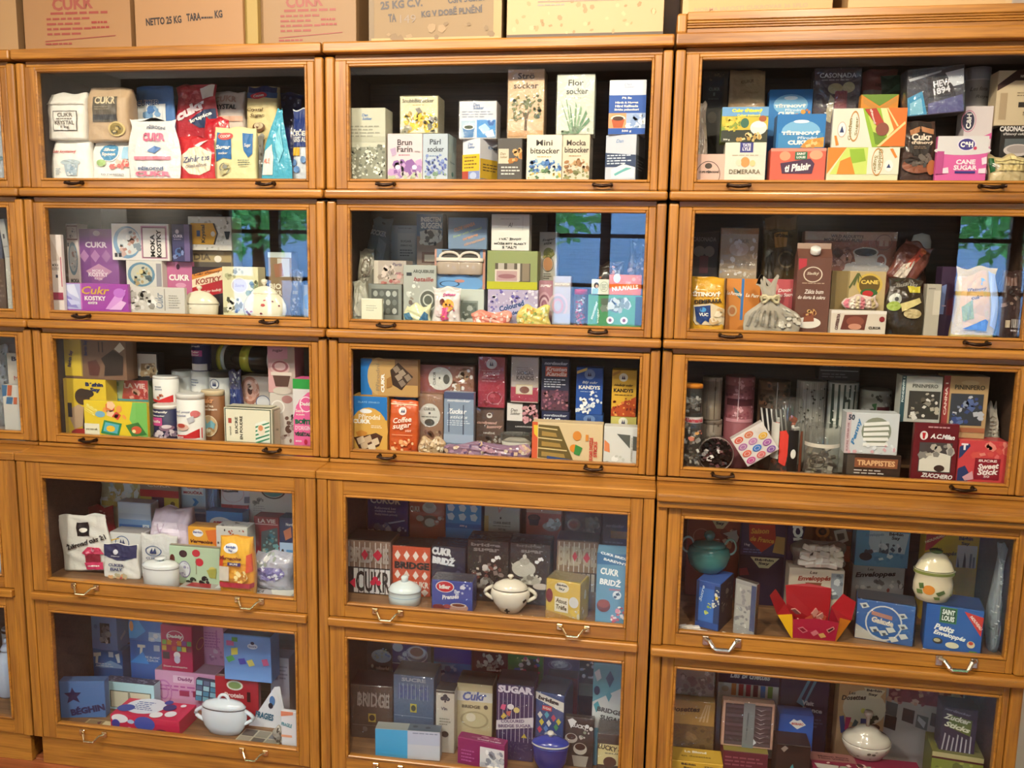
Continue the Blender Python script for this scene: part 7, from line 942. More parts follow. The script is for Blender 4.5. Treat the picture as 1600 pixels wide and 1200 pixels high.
    U('v', 1450, 520, 1620, 608, .032, 'c8b488', 'small pack of pale wafers with green end', [P('1c5c30', (2, 20), (14, 14), (14, 80), (2, 90)), R(18, 10, 98, 44, 'd8c890'), R(18, 50, 98, 80, 'd0bc84'), R(16, 26, 98, 30, '6a5430'), T('Ho', 12, 52, 16, 30, 'f0f0e8', 60, 0, 2)], kind='pillow', gloss=.5, d=.04)
stock('r1c3', goods_r1c3)
def goods_r2c3():
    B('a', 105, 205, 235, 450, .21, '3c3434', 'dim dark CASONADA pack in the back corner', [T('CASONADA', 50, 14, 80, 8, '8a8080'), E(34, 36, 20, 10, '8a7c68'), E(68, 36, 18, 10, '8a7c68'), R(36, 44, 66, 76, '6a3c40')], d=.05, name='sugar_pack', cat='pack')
    B('b', 242, 190, 410, 450, .19, 'b8a488', 'tan pack with silver crackled wrapping', [R(0, 0, 100, 10, '9c6c34'), T('CUKR', 56, 22, 40, 7, '8a7c6c', 0, 0, 2), E(50, 36, 26, 12, 'd0c4b4'), N(4, 14, 96, 80, 24, ['d8d0c4', 'a89880', 'e4e0d8'], 7), T('sucre', 60, 62, 40, 6, '9a8c7c', 0, 1)], wrap=1, d=.05, name='sugar_pack', cat='pack')
    U('c', 426, 130, 602, 450, .20, '4c3c24', 'olive brown coffee pouch with clear top and round drawing', [R(6, 2, 94, 20, '7a5c34'), P('a87838', (30, 26), (70, 22), (66, 44), (34, 46)), T('Turbinado', 54, 28, 60, 6, '2c2010', 0, 0, 2), E(66, 62, 26, 16, '3c3020'), O(66, 62, 22, 12, '6a5a40', .2), P('2c2418', (10, 60), (30, 50), (36, 90), (10, 92))], gloss=.5, d=.05)
    G('d', 108, 410, 268, 622, .035, 'd8a02c', 'yellow DEMERARA bag with blue ribbon emblem', [P('dccaa8', (0, 60), (60, 54), (98, 66), (98, 100), (0, 100)), T('TŘTINOVÝ', 42, 34, 92, 12, 'f0e4d0', 0, 0, 3), T('DEMERARA', 52, 50, 74, 9, '2c2414', 4, 0, 2), P('1f3c78', (14, 62), (58, 58), (62, 98), (46, 90), (34, 99), (20, 92)), E(38, 68, 9, 5, '4a98d8'), T('VUC', 40, 78, 26, 7, 'w', 0, 0, 2), N(60, 66, 96, 96, 10, ['e4d4b8', 'c8a878'], 9)], gloss=.3, d=.055, wr=.0010)
    B('e', 270, 416, 420, 600, .105, 'd88a3c', 'orange sugar box with upright blue band and parrot', [R(44, 0, 52, 100, '3c78b8'), P('3c7c8c', (20, 20), (40, 34), (44, 50), (26, 38)), T('La Perruche', 24, 36, 44, 9, 'f4e4d0', -6, 1, 2), R(54, 0, 100, 100, 'c87c34'), T('La Perr', 78, 40, 40, 9, 'f4e4d0', -4, 1, 2), E(20, 78, 14, 14, 'd8b888'), E(20, 78, 9, 9, 'b87848')], d=.05)
    B('e2', 422, 418, 576, 600, .11, 'c0565c', 'rose red sugar box with white lettering behind the cloth sack', [T('Doux', 70, 26, 40, 9, 'f0d8d4', 6, 1, 2), T('Du Sucre', 72, 38, 48, 9, 'f0d8d4', 6, 1, 2), E(40, 20, 12, 10, 'd88a84')], d=.05)
    U('f', 362, 425, 602, 636, .035, 'a89f90', 'grey and white striped cloth sack tied with a ribbon', [*[P('8a8478', (4+12*k, 96), (10+12*k, 97), (16+11*k, 64), (12+11*k, 62)) for k in range(5)], N(62, 58, 96, 96, 16, ['a8a294', 'd0cabc'], 6)], d=.06, wr=.004, name='cloth_sack', cat='sack')
    if not K.dry:
        sk_ = bpy.data.objects['cloth_sack']; ww_ = max(v.co.x for v in sk_.data.vertices); hh_ = max(v.co.z for v in sk_.data.vertices); yy_ = -min(v.co.y for v in sk_.data.vertices)
        # gather the neck, flare the frill above it
        for me_ in [sk_.data]+[c.data for c in sk_.children]:
            for v in me_.vertices:
                t_ = v.co.z/hh_; q_ = max(0, min(1, (t_-.40)/.29)); q_ = q_*q_*(3-2*q_); f_ = 1-.70*q_+.22*max(0, (t_-.72)/.28); v.co.x = v.co.x*f_-ww_*.42*max(0, t_-.35); v.co.z += .014*math.sin(v.co.x*150)*max(0, t_-.74)*3
        tube('ribbon', [(ww_*.30*math.cos(a*math.pi/10)-ww_*.12, yy_*.66*math.sin(a*math.pi/10), hh_*.69) for a in range(20)], .005, mat('cfc4a0', .5), sk_, closed=True)
        for s in (-1, 1): tube('ribbon_loop', [(-ww_*.12+s*ww_*(.05+.26*math.sin(a*math.pi/6)), -yy_*.74, hh_*(.67+.06*math.sin(a*math.pi/3))) for a in range(7)], .004, mat('cfc4a0', .5), sk_)
    B('g', 582, 320, 735, 638, .055, '6a4438', 'tall brown gabled carton with white cap and cake picture', [P('b83440', (2, 2), (26, 2), (26, 12), (4, 18)), O(46, 24, 28, 11, 'e0d0b8', .12), T('Sladký', 46, 23, 36, 5, 'e0d0b8', 0, 1), L(16, 35, 84, 38, 1, 'b89c84'), T('Zákis bum', 52, 48, 56, 6, 'f0e4d8', 0, 1), T('do dortu & cukru', 46, 56, 80, 5, 'f0e4d8', 0, 1), E(40, 92, 38, 8, 'e4dcd0'), P('8a4c34', (28, 80), (54, 76), (58, 90), (26, 91)), N(28, 74, 58, 82, 10, ['c8884c', '6a3424', 'd8a868'], 6)], d=.06, name='drink_carton', cat='carton')
    if not K.dry:
        ct_ = bpy.data.objects['drink_carton']; w_ = ct_['w']; h_ = max(v.co.z for v in ct_.data.vertices); d_ = max(v.co.y for v in ct_.data.vertices)
        mk('gable_top', [(-w_/2, 0, h_), (w_/2, 0, h_), (w_/2, d_, h_), (-w_/2, d_, h_), (-w_/2, d_/2, h_+.024), (w_/2, d_/2, h_+.024)], [[0, 1, 5, 4], [2, 3, 4, 5], [1, 2, 5], [3, 0, 4], [3, 2, 1, 0]], mat('6a4438', .5), ct_)
        bx('top_seam', -w_/2, w_/2, d_/2-.002, d_/2+.002, h_+.022, h_+.038, mat('a88c7c', .5), ct_)
        cp_ = lathe('screw_cap', [(.013, 0), (.0135, .001), (.0135, .013), (.012, .015), (.001, .0155)], mat('e8e4de', .4), ct_, seg=20); cp_.location = (0, d_*.14, h_+.012); cp_.rotation_euler = (.6, 0, 0)
    B('h', 618, 206, 1030, 380, .195, '9a5a44', 'wide brown sugar box with large white coffee cup picture', [R(0, 0, 100, 22, 'b8927c'), T('WILD ALOUETTE', 46, 12, 36, 8, '5a3c30', -1, 0, 2), T('MORCEAUX PURS', 42, 22, 42, 9, '5a3c30', -1, 0, 2), O(86, 26, 9, 20, '6a3c2c', .08), R(81, 18, 85, 36, 'c49c84'), R(87, 18, 91, 36, 'c49c84'), E(68, 94, 26, 20, 'dcd4cc'), P('d8d0c8', (54, 54), (80, 52), (78, 88), (58, 88)), E(67, 52, 14, 13, 'c8beb4'), E(67, 52, 12, 10, '3c3430'), O(84, 74, 6, 18, 'd0c8c0', .3), N(26, 44, 50, 90, 14, ['a87060', 'c08a78', '7c4436'], 5)], wrap=1, d=.05)
    B('j', 738, 558, 985, 644, .03, 'd8ccbc', 'brown and white tea CUKOR box lying in front', [R(0, 0, 100, 16, 'e4dcd4'), P('6a3428', (24, 24), (66, 20), (62, 100), (18, 100)), E(44, 56, 16, 26, '8a4c3c'), E(44, 84, 12, 16, 'c88c74'), T('COFFEE&TEA', 12, 60, 84, 6, '5a2c28', 84, 0, 2), T('CUKOR', 80, 88, 22, 14, '2c2420', 0, 0, 2), E(92, 42, 5, 14, '8a2c30')], d=.04)
    B('i', 738, 382, 980, 580, .10, 'c0a878', 'cream cane sugar box with oval fruit emblem and palm leaves', [R(0, 0, 30, 100, '8a7448'), E(70, 30, 24, 26, '6a5424'), O(70, 30, 24, 26, 'd0b050', .2), T('CANE', 70, 24, 32, 9, 'e8c860', 0, 0, 2), E(70, 48, 16, 9, '3c6434'), E(68, 50, 10, 7, 'c03030'), *[P('5a6434', (46, 4), (50, 4), (34+8*k, 40-6*k), (32+8*k, 36-6*k)) for k in range(4)], R(30, 0, 32, 100, '9c8858')], d=.05)
    U('k', 795, 496, 948, 562, .075, 'dcc4bc', 'small pack of pink wrapped sugar sticks', [*[R(4+15*k, 8, 15+15*k, 92, ['d87c8c', 'e8dcd0', 'd8c8a8', 'c87c84', 'e0d0c4', 'b8a478'][k]) for k in range(6)]], on='j', kind='pillow', gloss=.6, d=.02)
    U('l', 1020, 250, 1170, 440, .16, '7a4438', 'slanted clear bag with red fruit sticks below a white cap', [P('c0503c', (60, 6), (82, 10), (50, 70), (36, 60)), P('d8c8b8', (30, 60), (62, 40), (56, 90), (20, 94)), E(72, 12, 12, 8, 'd87848')], rot=24, gloss=.8, d=.04)
    pot('m', 1098, 210, 1188, 500, .225, 'd8d4cc', 'tall dark bottle with white domed cap', [(.8, 0), (.9, .02), (.9, .5), (.62, .72), (.62, .84)], lidprof=[(.98, .84), (1, .86), (1, .92), (.8, .98), (.04, 1)], lidc='dcd8d0', m=mat('3c241c', .25, .6), name='bottle', cat='bottle', sq=.8)
    U('n', 986, 420, 1168, 600, .085, '3a3024', 'dark fruit pouch with grey lettering and yellow and green fruit', [T('Bushki', 52, 12, 66, 11, '8a8478', 0, 1, 2), P('c8b838', (54, 18), (96, 14), (92, 32), (60, 32)), E(22, 48, 16, 14, 'c8ccc4'), E(20, 66, 16, 12, '9cb048'), P('d8c888', (34, 60), (86, 44), (90, 56), (40, 80)), E(66, 84, 22, 12, 'c8b484'), E(24, 48, 5, 5, '2c2c2c')], gloss=.3, d=.045)
    B('o', 1164, 440, 1228, 580, .09, 'b8b0a0', 'small grey white packet beside the dark fruit pouch', [R(50, 20, 98, 98, 'd0c8b8'), L(10, 10, 60, 20, 1, '8a8478')], d=.035)
    B('p', 1228, 362, 1332, 580, .13, '3c2844', 'tall purple box with pale blue stripe', [P('7a8cc0', (4, 40), (24, 36), (20, 98), (2, 98)), L(10, 78, 90, 84, 1, 'b8a0b8'), P('5a2838', (30, 70), (98, 50), (98, 100), (30, 100))], d=.05)
    flat(1010, 590, 1296, 650, .012, 'b89c6c', 'flat tan paper pack lying at the front of the shelf', [N(4, 6, 96, 94, 24, ['a88c5c', 'c8ac7c'], 4)])
    U('r', 1300, 366, 1502, 652, .038, 'd0b878', 'clear bag of cane sugar with orange label and blue corner', [P('d8b070', (10, 16), (70, 4), (76, 80), (20, 96), (6, 60)), E(58, 22, 9, 5, '7ab0d0'), T('Třtinový', 44, 34, 44, 6, '4a3820', 8, 1), T('cukr', 44, 46, 26, 6, '4a3820', 8, 1), P('8a9c4c', (10, 62), (34, 50), (40, 80), (16, 84)), P('2c64b0', (18, 96), (66, 80), (74, 84), (70, 99)), P('a8b8d8', (74, 4), (94, 8), (92, 96), (78, 90))], gloss=.8, d=.055)
    G('s', 1502, 382, 1620, 656, .045, '3c2c2a', 'dark brown sugar pack with barcode and weight at its foot', [R(10, 10, 60, 24, '6a4c44'), N(6, 26, 70, 60, 14, ['5a4440', '8a7468', '2c201e'], 9), R(20, 80, 40, 92, 'b8a890'), *[R(46+5*k, 78, 48+5*k, 92, 'd8d4d0') for k in range(9)], T('900 g', 58, 97, 36, 4, 'd8d0cc')], d=.05, gloss=.3)
stock('r2c3', goods_r2c3)
def goods_r3c3():
    DOT = lambda c, n, s: N(3, 4, 97, 96, n, c, s)
    C('b', 188, 385, 276, 560, .145, '8a7c70', 'lower wood-grain canister behind the dark jar', [R(18, 2, 20, 98, '6a5c50'), R(52, 2, 55, 98, '6c6054'), DOT(['a89c90', '5a4c42'], 10, 9)])
    C('a', 190, 196, 278, 382, None, '9a8c7c', 'wood-grain printed canister on another one', [R(24, 2, 26, 98, '6c6054'), R(60, 2, 64, 98, '5c4c40'), R(78, 2, 80, 98, 'b8ac9c'), E(62, 26, 5, 6, '4c3c30')], on='b')
    jar('d', 98, 362, 190, 582, .035, 'clear tube of white sugar sticks with red lettered label', ['e4e0dc', 'd8d4cc', '4a4844'], fill=.75, art=[R(14, 3, 90, 13, 'd8d0cc'), T('Alemania', 52, 8, 64, 7, 'c84050', 0, 1, 2), N(40, 24, 84, 40, 6, ['e0a868', 'd8806c'], 8)], seed=2)
    jar('c', 100, 232, 193, 360, None, 'clear tube with orange cap standing on the stick tube', ['b8b4b0', '8a8680'], lidc='e08a2c', on='d', fill=.5, seed=3)
    C('e', 288, 196, 420, 560, .15, '94545c', 'pink and maroon patterned canister', [R(0, 26, 100, 34, '5a2430'), R(0, 50, 100, 54, 'c88a94'), N(4, 2, 96, 25, 22, ['b07880', '7a3c48', 'c89098'], 6), N(4, 34, 96, 49, 22, ['c07080', '8a4450', 'd8a0a8'], 5), R(40, 0, 43, 52, 'd8b8bc')])
    C('f', 436, 216, 578, 560, .15, '5c4434', 'canister with leopard top and zebra striped foot', [N(4, 2, 96, 32, 34, ['2c201a', '8a5c40', '3c2c20'], 7), R(0, 34, 100, 62, '1c1818'), *[P('e4e0dc', (6+14*k, 34), (11+14*k, 34), (22+14*k, 62), (17+14*k, 62)) for k in range(6)], R(50, 0, 52, 34, 'c8beb8')])
    C('g', 602, 212, 734, 560, .16, '94908a', 'canister with pale birch bark print and dark flecks', [*[R(6+11*k, 2, 7.2+11*k, 60, ['6a6660', 'b8b4ae'][k % 2]) for k in range(9)], N(6, 4, 94, 58, 34, ['4a4640', 'c0bcb6', '3c3834'], 4)])
    C('h', 742, 222, 880, 560, .16, 'bcbcb4', 'canister with white birch trunks on dark green', [*[P('34443c', (8+17*k, 2), (14+17*k, 2), (18+15*k, 58), (9+16*k, 60)) for k in range(6)], N(6, 4, 94, 56, 18, ['2c3430', 'dcdcd4'], 5)])
    B('i', 700, 128, 880, 224, .20, '3c3034', 'dark packet with thin pale lettering lying on the canisters', [L(8, 10, 92, 30, 2, '8a8084'), R(4, 46, 96, 50, 'b0a8a8'), L(8, 62, 92, 90, 2, '7a7074')], on='h', d=.05, name='sugar_pack', cat='pack')
    C('j', 888, 256, 1030, 520, .17, 'aaa69c', 'short birch print canister with small red mark', [N(6, 4, 94, 38, 20, ['5a564e', 'd4d0c8', '3c3a34'], 6), R(44, 26, 86, 36, '6c2c34'), P('3c6c3c', (28, 22), (42, 20), (40, 34))])
    def dark_jar():
        XL, XR, zt, zb, Ya, bz, dd = place(178, 458, 320, 584, .035, None, .09)
        if K.dry: return
        r = (zt-bz)/2; t = tag(empty('sweets_jar', ((XL+XR)/2, Ya, bz+r)), 'round jar of dark glittering sweets lying on its side', 'jar')
        V, F = lathe_data([(r*.96, 0), (r, .004), (r, dd*.8), (r*.9, dd)], 32); o = mk('jar_wall', V, F[:-2]+F[-1:], JARM, t, smooth=True); o.rotation_euler = (-math.pi/2, 0, 0)
        o = lathe('rim', [(r*.965, -.001), (r*1.0, -.001), (r*1.0, .006), (r*.965, .006)], mat('9a8a84', .3), t, caps=False); o.rotation_euler = (-math.pi/2, 0, 0)
        V, F, MI = [], [], []; rg = random.Random(9)
        for k in range(170):
            a = rg.random()*6.3; q = r*.84*math.sqrt(rg.random()); s = r*.10
            vs, fs = boxdata(-s, s, -s, s, -s*.7, s*.7); Rm = Matrix.Rotation(rg.random()*3, 3, 'X') @ Matrix.Rotation(rg.random()*3, 3, 'Z'); c0 = Vector((q*math.cos(a), .012+rg.random()*.02, q*math.sin(a)))
            n0 = len(V); V += [Rm @ p+c0 for p in vs]; F += [[j+n0 for j in f] for f in fs]; MI += [rg.choice((0, 0, 0, 0, 1, 2))]*len(fs)
        o = mk('contents', V, F, [mat('241c1c', .2, .5), mat('d8d0cc', .3), mat('6a4448', .3)], t, MI); o['kind'] = 'stuff'
    dark_jar()
    DC = ['d8604c', 'd87c58', 'e0d8d4', 'b070a8', 'c080b0', 'e0b040', 'd86850', '3c78c8', 'a860a8', 'c85090', 'd87070', '8a5ca8']
    B('k', 340, 420, 500, 560, .05, 'e0d8d4', 'clear box with rows of bright coloured discs tilted over', [E(18+32*(k % 3), 14+24*(k//3), 13.5, 10, DC[k]) for k in range(12)]+[O(18+32*(k % 3), 14+24*(k//3), 8, 6, 'f0e4e0', .15) for k in range(12)], rot=-34, d=.035, name='candy_box', gloss=.4)
    jar('l', 500, 296, 636, 592, .06, 'tall clear jar with red and black wrapped sticks', ['d83c34', '201c1c', 'e4e0da', 'a85030', 'd84c40'], fill=.72, art=[R(6, 30, 30, 76, 'd0ccc4'), P('d83c30', (32, 40), (44, 38), (56, 50), (46, 84), (32, 80)), R(50, 38, 74, 92, '1c1818'), E(62, 68, 6, 6, 'f0ece4'), R(78, 40, 96, 92, '9a5438')], seed=6)
    jar('m', 650, 418, 806, 612, .04, 'clear jar half full of grey sweets with a framed mark', ['8a8278', '6a625a', 'b0a89c', 'a09484'], fill=.5, art=[R(2, 30, 98, 37, 'd0c8bc'), O(36, 62, 15, 13, '4a443c', .15), T('Zucker', 36, 62, 20, 8, '3c3832')], seed=7)
    B('o', 822, 534, 1060, 628, .03, '3a2c26', 'low dark packet with copper label lettered in orange', [R(14, 18, 94, 62, '8a5438'), T('TRAPPISTES', 54, 40, 70, 26, 'e0b080', 0, 0, 2), L(10, 70, 90, 96, 2, 'c8beb4'), R(0, 4, 14, 96, '4c443c')], d=.045, gloss=.4)
    B('n', 816, 352, 1050, 534, None, 'ccd0d4', 'pale stick sugar box with oval window', [R(0, 0, 10, 100, 'c8b4b8'), T('SUCRE VERSEUSE', 5, 60, 70, 3.5, '8a4858', 90), T('50', 10, 12, 12, 14, '2c3c50', 0, 0, 2), T('Penny', 21, 46, 66, 10, '4a84b8', 78, 1, 2), E(58, 44, 28, 34, '8a9080'), *[P('e8e8e4', (34, 24+12*k), (80, 18+13*k), (82, 26+13*k), (34, 32+12*k)) for k in range(5)], N(8, 76, 96, 98, 12, ['b8bcc4', 'd8a8b0', 'e0e4e8'], 4)], on='o', d=.05)
    B('q', 1112, 398, 1308, 642, .04, '6a1c24', 'dark red ZUCCHERO box with crest and square window', [E(22, 22, 9, 8, 'e4e0dc'), P('c02830', (18, 17), (26, 17), (24, 28), (20, 28)), T('A.C.Milan', 64, 23, 54, 9, 'f0ecec', -2, 1, 2), R(14, 34, 88, 88, '4a4444'), P('dcd8cc', (16, 66), (50, 50), (86, 56), (86, 86), (16, 86)), N(18, 38, 86, 60, 10, ['2c2828', '8a8680', 'b8b0a4'], 9), E(62, 80, 12, 6, '3c2c28'), T('ZUCCHERO', 58, 94, 70, 8, 'f0e8e4', -3, 1, 2), L(30, 4, 80, 10, 1, 'c8989c')], d=.06, gloss=.4)
    B('p', 1058, 190, 1238, 394, .045, 'b4b4ac', 'grey box with dark window and teal spine', [R(0, 0, 11, 100, '2c4c54'), T('FONDENTE 1', 5, 30, 54, 5, 'd0dcdc', 90, 0, 2), E(56, 13, 26, 6, 'c4c4bc'), T('PININPERO', 58, 21, 62, 8, '4c4c48'), R(20, 32, 96, 92, '3c3a36'), N(24, 36, 92, 90, 22, ['8a8478', '5c564c', 'b8b0a0', 'd8d4cc'], 7)], on='q', d=.05)
    B('s', 1312, 474, 1526, 654, .035, 'd0484c', 'red Sweet Stick box with dark red panel and blue corner', [P('2c3c6c', (0, 16), (20, 8), (22, 14), (6, 40), (0, 46)), P('2c3c6c', (0, 70), (14, 62), (26, 84), (22, 100), (0, 100)), T('T', 10, 16, 14, 16, 'f0ecf0', 0, 0, 3), N(30, 4, 98, 40, 14, ['e07070', 'd85850', 'e88c80'], 8), R(34, 42, 86, 94, '8a1c2c'), T('SUCRE', 60, 48, 38, 6, 'f0dcd8', 0, 0, 2), T('Sweet', 62, 61, 44, 14, 'f4e8e4', 6, 1, 2), T('Stick', 62, 75, 44, 14, 'f4e8e4', 4, 1, 2), T('50', 60, 86, 12, 6, 'f0dcd8'), P('d8a0a8', (10, 90), (30, 74), (34, 94), (16, 99))], d=.06, gloss=.3)
    B('r', 1240, 190, 1440, 446, .06, 'b8986c', 'tan box with red spine and blue sachets in its window', [R(0, 0, 14, 100, 'a03c3c'), T('CANNA 1', 7, 40, 56, 6, 'e8d0c0', 90, 0, 2), T('PININPERO', 58, 19, 66, 8, '3c3428'), E(58, 11, 20, 4, 'c8ac80'), R(18, 30, 90, 84, '3c4048'), N(22, 34, 88, 82, 26, ['5a6ca0', '8a94ac', 'b8bcc8', '3c4c84'], 8), R(14, 88, 98, 96, 'a86848')], on='s', d=.05)
    U('t', 1440, 322, 1560, 500, .115, 'c8c0b4', 'crumpled white paper bag of sticks behind the red box', [*[P('a89c8c', (8, 30+9*k), (88, 24+10*k), (90, 26+10*k), (8, 33+9*k)) for k in range(6)]], kind='pillow', wr=.005, d=.05)
    cube_piece(650, 612, 'd8d820', 'small yellow paper wrapper lying before the grey sweets jar', None, .03, .027, .35)
    cube_piece(755, 616, 'dcd8d0', 'small white paper slip lying before the grey sweets jar', None, .03, .027, .25)

stock('r3c3', goods_r3c3)
def goods_r4c3():
    B('a', 172, 148, 396, 460, .32, '9a4438', 'rust red sugar box with cream corner and ring print at the back left', [P('d8c8a0', (40, 2), (80, 4), (66, 18), (54, 18)), T('Béghin', 60, 6, 26, 5, '2c2430', 0, 0, 2), T('Say', 60, 11, 16, 5, '2c2430', 0, 0, 2), O(26, 30, 16, 11, 'c07868', .1), N(50, 18, 92, 40, 12, ['c87850', 'd8b8a0', '7a2c28'], 8), P('c8c0b8', (66, 24), (92, 18), (94, 34))], d=.05)
    B('c', 392, 322, 592, 470, .28, '241e3c', 'navy box with cream pennant badge below the France box', [P('d8ccA0'.lower(), (22, 4), (84, 4), (62, 34), (42, 34)), T('Béghin', 52, 12, 40, 9, '2c2430', 0, 0, 2), T('Say', 52, 22, 24, 9, '2c2430', 0, 0, 2), P('8a2c40', (0, 40), (16, 36), (22, 56), (2, 60))], d=.05)
    B('b', 402, 140, 598, 322, None, '2c3058', 'navy box with red shield lettered Saison de France', [T('Enveloppes', 52, 12, 72, 13, 'd8d4dc', 4, 1, 2), P('b83424', (16, 28), (72, 26), (76, 66), (46, 92), (18, 66)), T('Saison', 40, 42, 40, 13, 'e8a848', 4, 1, 2), T('de France', 46, 62, 52, 12, 'e8a848', -4, 1, 2), T('1kg', 14, 76, 12, 7, 'd0d0dc'), L(6, 84, 60, 96, 2, '6a78b0'), P('b89454', (76, 52), (98, 54), (98, 94), (70, 90)), face('R'), R(0, 0, 100, 100, '24243c')], on='c', d=.05)
    B('e', 700, 160, 866, 460, .30, '5c3824', 'brown patterned box with orange swirls and cube photo', [R(0, 0, 100, 10, '9a7450'), O(24, 20, 18, 9, 'c87838', .4), O(24, 20, 10, 5, '2c1c14', .5), R(72, 4, 98, 18, '4c4c54'), P('b8aca0', (52, 18), (82, 14), (92, 30), (64, 38)), P('4a4440', (60, 22), (78, 20), (82, 28), (66, 32)), R(54, 38, 98, 60, '9c4424'), T('10', 72, 42, 14, 5, 'e0b088', 0, 0, 2), N(4, 26, 50, 46, 16, ['a8a090', '3c2c24', '8a6440'], 6)], d=.05)
    B('d', 596, 150, 704, 340, .235, '1c1c48', 'navy banner box with large white SUCRE letters running up', [T('SUCRE', 42, 40, 90, 40, 'f0eee8', 96, 0, 3), P('5a3824', (80, 0), (100, 0), (100, 100), (44, 100))], d=.03)
    B('g', 602, 378, 838, 500, .17, 'c8bca8', 'white Les Enveloppés box with red brown script', [T('Les', 44, 12, 14, 10, '3c3430', 0, 1), T('Enveloppés', 46, 34, 62, 20, '8a2c1c', 4, 1, 2), P('8a4c34', (30, 48), (60, 46), (58, 60), (34, 62)), R(76, 10, 98, 98, '8a949c'), N(78, 14, 96, 96, 10, ['c8d0d4', '6a747c'], 6)], d=.07)
    U('f', 622, 278, 852, 376, None, '6a625c', 'clear bag filled with wrapped white sugar lumps', [N(14, 12, 92, 92, 6, ['8a827a'], 6)], on='g', kind='pillow', gloss=.9, d=.055, name='sugar_lump_bag')
    if not K.dry:
        lb = bpy.data.objects['sugar_lump_bag']; wl = max(v.co.x for v in lb.data.vertices); hl_ = max(v.co.z for v in lb.data.vertices); yl = -min(v.co.y for v in lb.data.vertices); rg = random.Random(3)
        vs, fs = boxdata(-.0135, .0135, -.007, .007, -.0075, .0075, .002); lm_ = bpy.data.meshes.new('wrapped_lump'); lm_.from_pydata([tuple(v) for v in vs], [], fs); lm_.materials.append(mat('e4dcd0', .5))
        for k in range(24):
            o = link(bpy.data.objects.new('wrapped_lump', lm_), lb); u_ = -.62+1.5*(k % 6)/6+.1*rg.random(); v_ = .18+.19*(k//6)+.06*rg.random()
            o.location = (wl*u_*(1 if v_ < .7 else .8), -yl*.95*(1-.5*abs(u_)**3)*(1 if v_ < .6 else .7), hl_*v_); o.rotation_euler = (rg.uniform(-.5, .5), rg.uniform(-.5, .5), rg.uniform(-.5, .5))
    B('i', 868, 368, 1090, 560, .26, 'a8a4a0', 'grey white Les Enveloppes box under the pale blue skyline box', [T('Les', 34, 6, 12, 6, '3c3430', 0, 1), T('Enveloppes', 44, 18, 78, 14, '241c1c', 6, 1, 2), N(10, 28, 96, 50, 14, ['8a4c44', 'c8c0b8', '6a6460'], 5)], d=.05)
    B('h', 886, 206, 1114, 366, None, '5c98bc', 'pale blue sugar box with white skyline print', [P('b8ccd4', (24, 6), (98, 10), (92, 64), (30, 62), (24, 40)), T('Béghin', 74, 14, 26, 11, '24242c', 0, 0, 2), T('Say', 74, 24, 16, 11, '24242c', 0, 0, 2), T('Enveloppés', 34, 18, 36, 10, '6a84a0', 6, 1), P('5a6c7c', (44, 64), (46, 28), (49, 64)), R(56, 38, 62, 66, '4a5864'), N(20, 40, 84, 66, 14, ['8aa0ac', '3c4c58', 'd8e0e4'], 5), E(20, 76, 12, 11, '2c3440'), N(34, 64, 90, 84, 8, ['e0ecf0', '4a84ac'], 6)], on='i', d=.045)
    B('j', 1172, 226, 1408, 560, .27, 'd0a820', 'yellow Les Enveloppés box with red corner and statue skyline', [P('b82c24', (0, 0), (38, 2), (8, 22), (0, 24)), T('NOUVEAU', 16, 8, 30, 4, 'f0d8a8', 26, 0, 2), T('Les', 26, 20, 10, 4, '4a3a10', 4, 1), T('Enveloppés', 34, 27, 48, 7, '4a3a10', 6, 1, 2), R(60, 14, 97, 42, 'c8c4c0'), T('Béghin', 74, 6, 26, 6, '24242c', 0, 0, 2), T('Say', 74, 12, 16, 5, '24242c', 0, 0, 2), P('3c3c44', (72, 42), (74, 22), (77, 30), (78, 42)), P('5a5a64', (62, 42), (62, 28), (66, 42)), R(84, 24, 88, 42, '6a6a74'), R(90, 28, 94, 42, '7a7a84')], d=.05)
    B('m', 206, 432, 312, 608, .065, '3458a0', 'blue daisy box under the teal pot', [R(0, 0, 12, 100, '28406c'), R(14, 16, 76, 96, '3c70c0'), T('Sucre', 24, 30, 40, 12, 'c8d8e8', 80, 1), N(40, 50, 66, 76, 8, ['9cb850', 'c8d070'], 6), R(78, 6, 100, 96, '2c4470'), N(70, 14, 100, 56, 16, ['e8e8e0', 'd8d8cc'], 6), E(88, 34, 6, 4, 'd8b83c'), face('R'), R(0, 0, 100, 100, '2c3040'), N(10, 10, 90, 60, 14, ['8a8c88', '5a5c5c'], 9)], d=.11, yaw=-24)
    pot('l', 152, 240, 390, 428, .085, '3c8480', 'teal ceramic pot with ball knob and two ring handles', [(.45, 0), (.6, .03), (.88, .2), (1, .42), (.92, .58), (.78, .62)], lidprof=[(.76, .62), (.78, .65), (.66, .72), (.3, .75), (.1, .76)], knob=[(.1, .75), (.16, .78), (.26, .86), (.24, .94), (.12, .99), (.02, 1)], on='m', sq=.75)
    if not K.dry:
        tp = [o for o in bpy.data.objects if o.get('label', '').startswith('teal ceramic pot')][0]; rr = max(v.co.x for v in tp.data.vertices); hh = max(v.co.z for v in tp.data.vertices)
        for s in (-1, 1): tube('ring_handle', [(s*rr*.97+.020*math.cos(a*math.pi/8), 0, hh*1.02+.022*math.sin(a*math.pi/8)) for a in range(16)], .0035, mat('8ab0a8', .2, .5), tp, closed=True)
        tp.scale = (.80, .80, 1)
